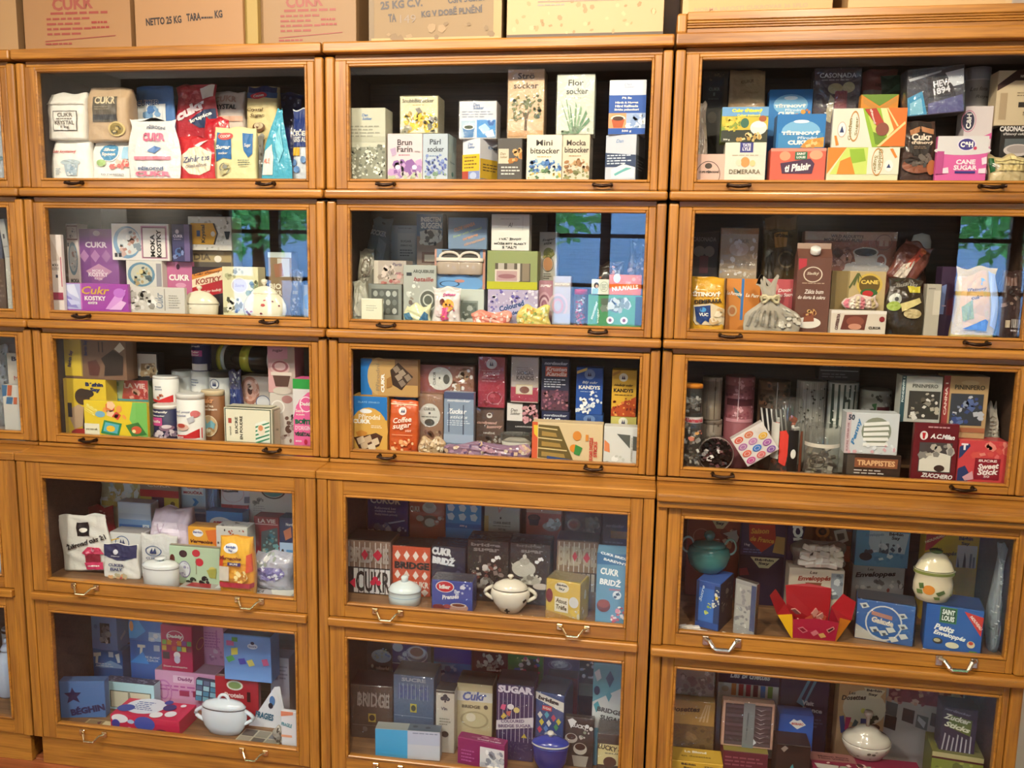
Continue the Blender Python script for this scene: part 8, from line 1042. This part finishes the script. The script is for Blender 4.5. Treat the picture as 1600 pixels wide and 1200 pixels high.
    B('n', 366, 430, 468, 634, .03, 'a8a8a8', 'grey foil-wrapped block with pale label panels', [R(8, 8, 76, 50, 'b8b8b4'), R(8, 54, 76, 94, 'c0c0bc'), N(10, 10, 76, 92, 22, ['d8d8d4', '8a8c90', '9a9ca0'], 9), R(78, 4, 100, 98, '4c5c84'), face('R'), R(0, 0, 100, 100, '4c3c30'), N(10, 10, 90, 90, 12, ['6a543c', '3c3030'], 12), face('T'), R(0, 0, 100, 100, '54504c')], d=.12, yaw=-36, wrap=1)
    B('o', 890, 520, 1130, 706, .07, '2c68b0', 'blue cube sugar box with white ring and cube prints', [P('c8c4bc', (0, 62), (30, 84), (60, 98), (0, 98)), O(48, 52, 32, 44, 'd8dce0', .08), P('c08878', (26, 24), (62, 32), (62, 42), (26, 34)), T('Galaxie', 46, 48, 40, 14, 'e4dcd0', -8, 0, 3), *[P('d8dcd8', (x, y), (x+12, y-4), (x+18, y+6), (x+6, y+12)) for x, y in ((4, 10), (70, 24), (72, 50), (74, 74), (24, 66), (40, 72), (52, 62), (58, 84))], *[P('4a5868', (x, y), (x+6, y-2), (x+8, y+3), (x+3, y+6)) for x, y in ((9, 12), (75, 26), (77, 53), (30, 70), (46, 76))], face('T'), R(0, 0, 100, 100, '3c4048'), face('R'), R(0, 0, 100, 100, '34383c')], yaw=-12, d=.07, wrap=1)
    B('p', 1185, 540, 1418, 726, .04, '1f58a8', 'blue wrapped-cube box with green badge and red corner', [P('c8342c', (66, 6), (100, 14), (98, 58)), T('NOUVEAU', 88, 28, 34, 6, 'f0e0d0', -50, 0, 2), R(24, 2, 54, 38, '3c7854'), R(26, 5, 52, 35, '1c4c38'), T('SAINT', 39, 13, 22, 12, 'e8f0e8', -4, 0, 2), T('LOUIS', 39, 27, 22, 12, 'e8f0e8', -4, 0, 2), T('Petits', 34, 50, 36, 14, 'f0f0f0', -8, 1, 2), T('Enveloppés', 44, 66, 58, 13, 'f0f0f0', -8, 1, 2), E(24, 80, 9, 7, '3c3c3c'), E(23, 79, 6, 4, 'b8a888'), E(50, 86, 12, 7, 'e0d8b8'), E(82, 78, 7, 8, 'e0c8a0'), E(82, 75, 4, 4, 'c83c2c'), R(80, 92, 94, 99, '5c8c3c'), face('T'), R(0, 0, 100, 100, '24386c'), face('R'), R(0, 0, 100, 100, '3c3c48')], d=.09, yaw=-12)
    pot('q', 1150, 312, 1330, 512, .055, 'e4d8b8', 'cream casserole pot with olive rim and painted oranges', [(.55, 0), (.75, .03), (.96, .2), (.95, .36), (.88, .5), (1.0, .56), (1.0, .6)], lidprof=[(.98, .6), (.92, .62), (.78, .76), (.5, .9), (.22, .94)], knob=[(.2, .93), (.3, .95), (.32, .98), (.2, 1), (.02, 1)], knobc='44683c', on='p', band=[(.995, .555, .055, '7a8440'), (.86, .48, .03, '8a944c'), (.93, .60, .03, '4a5430')], art=[E(36, 72, 10, 9, 'd8882c'), P('4c6430', (17, 62), (26, 60), (28, 70), (20, 72)), P('5c7438', (14, 74), (25, 73), (27, 80), (16, 82)), P('4c6430', (47, 76), (60, 70), (63, 76), (52, 82)), P('5c7438', (44, 84), (54, 84), (56, 90), (47, 90)), O(80, 76, 6, 6, 'a8a84c', .2), P('8a9450', (70, 80), (74, 76), (76, 84))], sq=.72)
    U('r', 1478, 290, 1552, 706, .07, '8c949c', 'tall crumpled silver foil bag at the right door edge', [N(8, 6, 92, 94, 30, ['b8c0c8', '6a727a', 'd0d4d8'], 10)], gloss=.6, wr=.004, d=.05)
    def flower_box():
        XL, XR, zt, zb, Ya, bz, dd = place(560, 520, 880, 680, .038, None, .11)
        if K.dry: return
        cx = (XL+XR)/2; w_ = (XR-XL)*1.18; b = w_*.26; dp = min(.05, dd/2); h = .064
        t = tag(empty('gift_box', (cx, Ya+.012, bz)), 'open red and yellow flower-shaped gift box with small sachets inside', 'gift box')
        RD, YL, OR, DR = mat('b0143c', .35, .3), mat('e8b014', .4), mat('e0801c', .4), mat('a01420', .4)
        q = b*.92; y1 = 2*dp
        mk('front_panel', [(-q, 0, 0), (q, 0, 0), (b, -.010, h), (0, -.010, h+.007), (-b, -.010, h)], [[0, 1, 2, 3, 4]], RD, t)
        mk('bottom_panel', [(-q, 0, 0), (q, 0, 0), (q, y1, 0), (-q, y1, 0)], [[3, 2, 1, 0]], DR, t)
        mk('back_petal', [(-q, y1, 0), (q, y1, 0), (b, y1, h), (b*1.05, y1+.014, h+.048), (0, y1+.018, h+.056), (-b*1.05, y1+.014, h+.048), (-b, y1, h)], [[0, 1, 2, 3, 4, 5, 6]], DR, t)
        for s in (-1, 1):
            mk('side_panel', [(s*q, 0, 0), (s*q, y1, 0), (s*b*1.05, y1, h), (s*b, -.010, h)], [[0, 1, 2, 3]], RD, t)
            o1 = (s*w_*.42, .014, h*.98); o2 = (s*w_*.27, -.004, h*1.18)
            mk('corner_fold', [(s*q, -.0005, 0), (s*b, -.0105, h), o2, o1], [[0, 1, 2], [0, 2, 3]], [OR, YL if s < 0 else OR], t, [0, 1])
            mk('side_petal', [(s*b, .002, h), (s*b*1.05, y1, h), (s*w_*.40, y1, h+.040), (s*w_*.50, dp, h+.038), (s*w_*.425, .016, h*.985)], [[0, 1, 2, 3, 4]], DR, t)
        rg = random.Random(2); V, F, MI = [], [], []
        for k in range(18):
            s = .012; vs, fs = boxdata(-s, s, -.002, .002, -s*.6, s*.6); Rm = Matrix.Rotation(rg.uniform(-.8, .8), 3, 'X') @ Matrix.Rotation(rg.random()*3, 3, 'Z') @ Matrix.Rotation(rg.uniform(-.8, .8), 3, 'Y')
            o_ = Vector((rg.uniform(-b*.75, b*.75), rg.uniform(.018, y1-.016), .02+rg.random()*.045)); n0 = len(V); V += [Rm @ p+o_ for p in vs]; F += [[j+n0 for j in f] for f in fs]; MI += [rg.randrange(4)]*len(fs)
        o = mk('sachets', V, F, [mat('8a1c2c', .4), mat('5a1420', .4), mat('c89084', .4), mat('a84430', .4)], t, MI); o['kind'] = 'stuff'
        paint(t, [P('d87880', (8, 40), (20, 30), (34, 50), (22, 62)), P('8a1430', (12, 42), (20, 36), (30, 50), (22, 56)), P('d87880', (40, 56), (52, 40), (60, 56), (48, 72)), P('d8a060', (58, 60), (70, 52), (78, 70), (66, 78)), P('d89088', (76, 36), (92, 18), (96, 30), (82, 52)), P('3c1418', (79, 38), (91, 24), (93, 30), (83, 46))], lambda u, v, off, f: (-q+u*2*q, -.010*v-off-.0004, v*h), 2*q, h, False, .0006)
    flower_box()
    for k, (x, y) in enumerate(((150, 622), (175, 620), (200, 618), (225, 622), (245, 620), (160, 606), (185, 602), (212, 606))):
        cube_piece(x, y-4, 'e4dcd4', 'white wrapped sugar lump in the heap beside the daisy box', 'heap of wrapped sugar lumps', .024, .03+.026*(k > 4), .45)
    for x, y in ((340, 628), (405, 634), (1195, 712), (1278, 720)):
        cube_piece(x, y, 'f4efe8', 'loose white sugar piece lying behind the silver-handled door sill', 'loose sugar pieces on the flower box shelf', .026, .026, .4)
stock('r4c3', goods_r4c3)
def goods_r5c3():
    B('b', 92, 312, 286, 560, .13, 'b08a48', 'tan Dosettes box below the grey one', [T('Dosettes', 34, 15, 66, 9, '3c2c14', 4, 1, 2), *[P('d0b080', (66+8*k, 34), (70+8*k, 34), (82+4*k, 4), (79+4*k, 4)) for k in range(3)], R(0, 40, 100, 100, '6a5434'), N(6, 44, 94, 96, 16, ['8a6c44', '4c3c24'], 9)], d=.06, wrap=1)
    B('a', 104, 140, 290, 300, .16, '86807c', 'grey Dosettes box with faint plantation print', [T('Dosettes', 36, 16, 70, 18, '242220', 4, 1, 2), N(6, 44, 94, 96, 26, ['a8a29c', '5c5854', '6c5c58'], 7), N(64, 20, 96, 60, 8, ['b4b0aa', '5c5a58'], 6)], on='b', d=.06, wrap=1)
    B('c', 86, 572, 322, 720, .05, 'd0a430', 'yellow sugar box with dark lettering low in the corner', [T('Béghin', 38, 10, 26, 9, '2c2430', 0, 0, 2), T('Say', 38, 22, 18, 9, '2c2430', 0, 0, 2), T('750g', 76, 14, 20, 7, '2c2430'), face('T'), R(2, 4, 98, 96, 'c8a038'), T('Le Blond', 52, 30, 40, 16, 'f0e8d8', 0, 0, 2), T('en dosettes', 52, 62, 54, 14, '6a5424')], d=.07)
    B('d', 302, 130, 560, 440, .25, 'd8d4cc', 'white and navy box with a row of coloured sticks', [R(0, 0, 100, 36, '1c1c48'), R(0, 0, 100, 9, 'b8b4a8'), T('LOUIS', 50, 8, 22, 6, 'c8d8c8', 0, 0, 2), T('Les Bûchettes', 52, 24, 66, 9, 'e0e0e8', 0, 1, 2), E(12, 44, 6, 4, 'c0b090'), *[R(22+12*k, 36, 30+12*k, 52, ['c87838', 'b02c34', 'b01c40', '5c1830', '2c78c0', '6c9c34'][k]) for k in range(6)]], d=.05)
    B('e', 565, 190, 770, 470, .24, '1c1c48', 'navy box with pale blue tower', [R(22, 0, 78, 2.5, 'a89c38'), P('5c94b8', (34, 46), (58, 6), (76, 8), (50, 52)), P('1c1c48', (44, 40), (62, 10), (68, 11), (50, 44)), T('Visit', 58, 46, 24, 7, 'd8dce8', -4, 0, 2), T('France', 68, 56, 40, 7, 'd8dce8', -4, 0, 2), L(50, 68, 92, 84, 3, '4c5480'), face('R'), R(0, 0, 100, 100, '241c20')], d=.06)
    B('g', 322, 530, 512, 700, .075, '5c1c2c', 'maroon box with olive lid beneath the dark tray', [L(4, 12, 90, 40, 3, '8a4c58'), face('T'), R(0, 0, 100, 100, '7a7034'), R(4, 30, 96, 34, '5a5428'), R(4, 62, 96, 66, '5a5428')], d=.09)
    B('f', 320, 318, 540, 524, .10, 'c49c88', 'flat pink-edged tray of dark sugar sticks with grey paper band', [R(5, 5, 95, 96, '3c343c'), *[R(7, 8+10*k, 93, 14+10*k, ['544a54', '463c46'][k % 2]) for k in range(9)], *[P('b0a8ac', (64, 12+10*k), (74, 15+10*k), (84, 12+10*k), (74, 17+10*k)) for k in range(8)], R(40, 1, 62, 99, '788488'), T('Sucre en bûchettes', 48, 52, 60, 3.5, '3c444c', 88), P('c8ccd0', (62, 78), (68, 86), (62, 92))], on='g', d=.025, name='stick_tray', cat='tray', wrap=1)
    B('i', 545, 500, 690, 740, .06, '241816', 'very dark brown box with a mug print', [E(44, 8, 34, 8, '120e0e'), P('8a8078', (12, 8), (24, 2), (34, 6), (22, 14)), P('3c8c94', (40, 44), (50, 34), (56, 50))], d=.07)
    B('h', 558, 372, 706, 520, .135, '1c54ac', 'bright blue box with two white lip shapes', [P('e8e4e4', (30, 24), (42, 12), (52, 16), (62, 12), (78, 26), (54, 40)), T('BESBABO', 54, 25, 34, 7, 'c0443c', 0, 0, 2), P('e8e4e4', (26, 66), (40, 54), (52, 58), (66, 54), (86, 70), (56, 84)), T('BESBABO', 56, 68, 40, 7, 'c0443c', 0, 0, 2)], d=.05)
    B('j', 808, 248, 1008, 520, .22, 'c8a078', 'orange and white Les Dosettes box with palm and coloured sachets', [E(56, 34, 46, 28, 'd8ccb8'), T('Les', 28, 12, 14, 5, '3c3430', 4, 1), T('Dosettes', 32, 19, 50, 8, '3c3430', 6, 1, 2), P('e0d4b8', (52, 2), (98, 4), (84, 18), (66, 18)), T('Béghin', 74, 6, 32, 5, '24202c', 0, 0, 2), T('Say', 72, 12, 20, 5, '24202c', 0, 0, 2), E(54, 38, 5, 4, 'd8d070'), P('24407c', (4, 50), (14, 48), (20, 74), (10, 76)), P('b0285c', (18, 50), (30, 50), (24, 70), (17, 70)), P('3c5c64', (26, 74), (38, 52), (46, 56), (32, 78)), R(50, 50, 66, 72, '2c4480'), N(70, 44, 86, 54, 6, ['2c4c3c', '1c3428'], 6), E(80, 62, 12, 5, '4a2c24')], d=.05)
    B('k', 1003, 242, 1340, 560, .24, 'bcb4b4', 'white display card with crowd photo and black and white snapshots', [P('7a2838', (4, 0), (98, 2), (96, 30), (4, 24)), N(4, 2, 96, 27, 46, ['b07070', 'd8b8a8', '5c1c2c', 'c89c88', '8a3848'], 5), *[P(c_, (x, y), (x+15, y+3), (x+14, y+21), (x-1, y+17)) for x, y, c_ in ((2, 26, '5a6064'), (2, 44, '2c2a2c'), (24, 33, '4c4448'), (42, 40, '6a7074'), (60, 36, '54585c'), (60, 62, '34383c'))], P('c8ccd0', (44, 42), (54, 50), (52, 58), (43, 48))], d=.02, name='display_board', cat='board')
    B('o', 1205, 540, 1418, 740, .075, '6a7030', 'green book with pale page edges lying flat', [R(0, 0, 100, 10, 'b0a878'), R(0, 10, 100, 14, '4a1c24'), R(0, 14, 100, 40, '7a8438'), N(4, 16, 96, 40, 10, ['5a6428', '9aa048'], 7), face('T'), R(0, 0, 100, 100, '6c6c3c'), N(6, 10, 94, 90, 12, ['8a8848', '54582c'], 7)], d=.10, name='book', cat='book', yaw=-7)
    B('l', 1248, 345, 1395, 545, .09, '342c44', 'dark violet Zucker Sticks box with white sticks', [T('nordzucker', 44, 8, 70, 6, '8a849c', -10, 1), P('5c6c34', (22, 16), (86, 24), (84, 60), (20, 44)), T('Zucker', 44, 24, 72, 13, 'e0e0c8', -10, 1, 2), T('Sticks', 46, 42, 68, 13, 'e0e0c8', -12, 1, 2), *[P('a8a4b0', (6+13*k, 98), (10+13*k, 98), (16+12*k, 60+4*(k % 3)), (12+12*k, 58+4*(k % 3))) for k in range(7)], face('T'), R(0, 0, 100, 100, '2c2630')], on='o', d=.06, yaw=-6)
    B('m', 705, 634, 1188, 790, .035, '7a1c3c', 'large magenta flat box under the white tureen', [L(4, 20, 90, 80, 4, 'a85468'), face('T'), R(0, 0, 42, 44, '8a5c58'), T('Maison Sucre', 22, 20, 28, 8, '3c1420', 0, 0, 2), T('Haut Voltige', 22, 32, 28, 8, '3c1420', 0, 0, 2), N(8, 52, 96, 98, 26, ['c05a50', '3c1c20', 'c8a8a0', 'a84470', '8a9480'], 4), P('b8b0a8', (2, 60), (24, 64), (22, 86), (4, 84))], d=.165)
    pot('n', 850, 395, 1064, 572, .09, 'c8c0b4', 'white porcelain tureen with stacked lid and upright knob', [(.6, 0), (.72, .03), (.94, .2), (1, .3), (.97, .34)], lidprof=[(.98, .34), (1, .37), (.85, .46), (.6, .52), (.58, .54), (.4, .62), (.08, .66)], knob=[(.07, .64), (.08, .78), (.1, .86), (.2, .93), (.16, .99), (.02, 1)], knobc='9c8c84', on='m', sq=.8, art=[N(10, 70, 90, 92, 10, ['5c5850', '8a8478'], 3)])

stock('r5c3', goods_r5c3)
def goods_r2c0():
    B('a', -20, 342, 4, 470, .10, '4c5068', 'blue grey book at the edge of the cropped case', [], d=.10, name='book', cat='book')
    B('b', 2, 342, 11, 402, .07, 'b0b0ac', 'slanted grey book with printed spine, first of two', [T('I', 50, 45, 30, 12, '4a4a4a'), R(10, 70, 90, 74, '8a8a86')], rot=-7, d=.10, name='book', cat='book')
    B('c', 10, 342, 20, 402, .07, 'a8a8a4', 'slanted grey book with printed spine, second of two', [T('B', 50, 45, 50, 12, '4a4a4a'), R(10, 70, 90, 74, '84848a')], rot=-7, d=.10, name='book', cat='book')
    B('d', 10, 402, 24, 482, .045, 'c0beb4', 'pale speckled box end under the slanted books', [N(4, 4, 96, 96, 40, ['d8d6cc', 'a4a298'], 7)], d=.06)
    B('e', -25, 404, 8, 482, .06, '5a4436', 'brown box behind the cropped door edge', [L(20, 10, 95, 90, 8, '7a6454')], d=.06)
stock('r2c0', goods_r2c0)
def goods_r1c0():
    U('a', -35, 150, 9, 280, .05, 'b8bcc0', 'pale grey sugar bag behind the cropped door', [N(60, 20, 98, 90, 10, ['d8d8dc', '7a98a8', 'a0a4a8'], 8)], gloss=.4, d=.06)
stock('r1c0', goods_r1c0)
def goods_r3c0():
    B('a', 13, 552, 40, 640, .12, 'c4bcb0', 'white card lettered in navy at the cropped door edge', [T('Bé', 52, 10, 50, 8, '24244c', 0, 0, 2), T('Mo', 60, 44, 50, 8, 'a83c3c', 0, 0, 0)], d=.02, name='display_card', cat='card')
    U('b', -14, 540, 9, 620, .16, '8a8c90', 'silver clear bag behind the striped sachets', [N(10, 10, 90, 90, 16, ['c8ccd0', '5a5c60'], 12)], gloss=.8, d=.04)
    B('c', 4, 602, 34, 632, .06, 'd0ccc4', 'blue orange and white striped sachet stack', [P('3c6c98', (0, 0), (28, 0), (20, 56), (0, 60)), P('c0603c', (30, 0), (54, 0), (46, 54), (24, 56)), P('3c6c98', (22, 62), (54, 62), (48, 98), (16, 98)), P('c0603c', (58, 62), (76, 62), (72, 98), (54, 98))], d=.04)
    flat(-10, 636, 36, 672, .006, 'a89c94', 'grey blister sheet of sugar tablets lying at the front', [E(14+18*(k % 5), 20+28*(k//5), 6, 9, ['8a7e76', 'c0b6ae'][k % 2]) for k in range(15)])
stock('r3c0', goods_r3c0)
def goods_r4c0():
    B('a', -20, 840, 5, 897, .05, '9cb0d0', 'pale blue and white pack end at the cropped lower door', [R(0, 0, 100, 14, '2c2c34'), R(60, 20, 98, 90, 'c8d8f0')], d=.06)
stock('r4c0', goods_r4c0)
def goods_r5c0():
    pot('a', -24, 1006, 19, 1070, .12, 'b8c4dc', 'pale blue porcelain jug with lid behind the cropped door', [(.7, 0), (.85, .04), (1, .3), (.9, .56), (.5, .72), (.34, .78)], lidprof=[(.4, .78), (.42, .82), (.2, .92)], knob=[(.16, .9), (.22, .95), (.16, 1), (.02, 1)], sq=.8, name='porcelain_jug', cat='jug')
    pot('b', -2, 978, 18, 1030, .26, 'c0c4cc', 'small white cup with dark rim behind the pale blue jug', [(.6, 0), (.8, .1), (1, .6), (1.0, .9), (.92, .92)], band=[(1.0, .84, .05, '2a2a30')], sq=.9, name='porcelain_cup', cat='cup')
stock('r5c0', goods_r5c0)
def goods_top():
    K0 = dict(name='carton_box', cat='carton')
    B('a', -140, -110, 24, 100, .03, '947450', 'cropped kraft carton with pale edge at the end of the row', [R(80, 0, 100, 100, 'a08058')], d=.26, **K0)
    RP = [T('CUKR', 47, 67, 38, 9, '8c4a3e', 2, 0, 2), L(26, 72, 82, 76, 1, '8a4238'), L(22, 76, 66, 90, 4, '8a4238'), L(64, 79, 86, 86, 2, '8a3830'), P('8a4238', (20, 92.5), (86, 89.6), (86, 90.2), (20, 93.2)), L(20, 93.5, 46, 96.5, 1, '8a4238')]
    B('b', 33, -150, 201, 86, .02, '94704a', 'kraft carton with faded red printing beside the NETTO carton', RP, d=.27, **K0)
    B('c', 208, -150, 378, 80, .018, '98744e', 'kraft carton stencilled NETTO 25 KG TARA', [T('NETTO 25 KG', 27, 80, 33, 5.5, '2c2420', 3, 0, 2), T('TARA', 55, 78, 13, 5.5, '2c2420', 3, 0, 2), L(62, 77.5, 73, 80.5, 1, '2c2420'), T('KG', 78, 76.5, 7, 5.5, '2c2420', 3, 0, 2)], d=.27, **K0)
    B('c2', 380, -150, 401, 76, .03, '9a8448', 'narrow yellowish carton wedged between the NETTO carton and the red-printed one', [], d=.25, **K0)
    B('d', 404, -150, 556, 74, .06, '8e7250', 'kraft carton with faded red printing in the shade of the tare-weight carton', RP, d=.24, **K0)
    B('e', 576, -150, 785, 68, .018, '86704e', 'worn carton stencilled 25 KG and KG V DOBĚ PLNĚNÍ', [R(0, 0, 4, 100, '78664a'), R(94, 0, 100, 100, 'a08858'), T('25 KG C.V.', 25, 71, 32, 6, '4c4848', 3, 0, 2), T('ČSN 3C5/20', 74, 68, 28, 6, '4c4848', 3, 0, 2), T('TA', 18, 81, 6, 6, '4c4848', 3, 0, 2), T('149', 30, 82, 12, 6, '8a7c6c', 0, 0, 0), T('KG V DOBĚ PLNĚNÍ', 63, 77, 46, 6, '4c4848', 3, 0, 2), R(2, 96, 98, 98.5, 'a89060'), N(8, 86, 94, 97, 12, ['947c58', '7a6444'], 3)], d=.27, **K0)
    B('f', 793, -150, 1040, 64, .016, 'b49a70', 'large pale stained carton with dark lower edge', [R(0, 95.5, 100, 100, '4a3c2c'), N(4, 66, 96, 95, 40, ['a08658', 'bca478', '94784c'], 1.6), R(20, 70.5, 74, 71.5, '8a7464'), L(20, 72.5, 38, 75, 1, '8a8478'), face('R'), R(0, 0, 100, 100, '8a6c44')], d=.27, **K0)
    K.fl = ZT+.0843
    B('g', 1070, -150, 1306, 24, .012, 'b89460', 'carton with faded red NORMA JAKOSTI print on the grooved cornice', [T('NORMA JAKOSTI CUKROVAR 36 5PLO', 46, 96, 76, 5, 'c08868', 1, 0, 1), R(0, 0, 4, 100, 'b89868')], d=.27, **K0)
    B('h', 1330, -150, 1588, 18, .012, 'b89868', 'plain pale carton at the bare wall end', [R(96, 0, 100, 100, 'b89c70')], d=.27, **K0)

stock('top', goods_top)
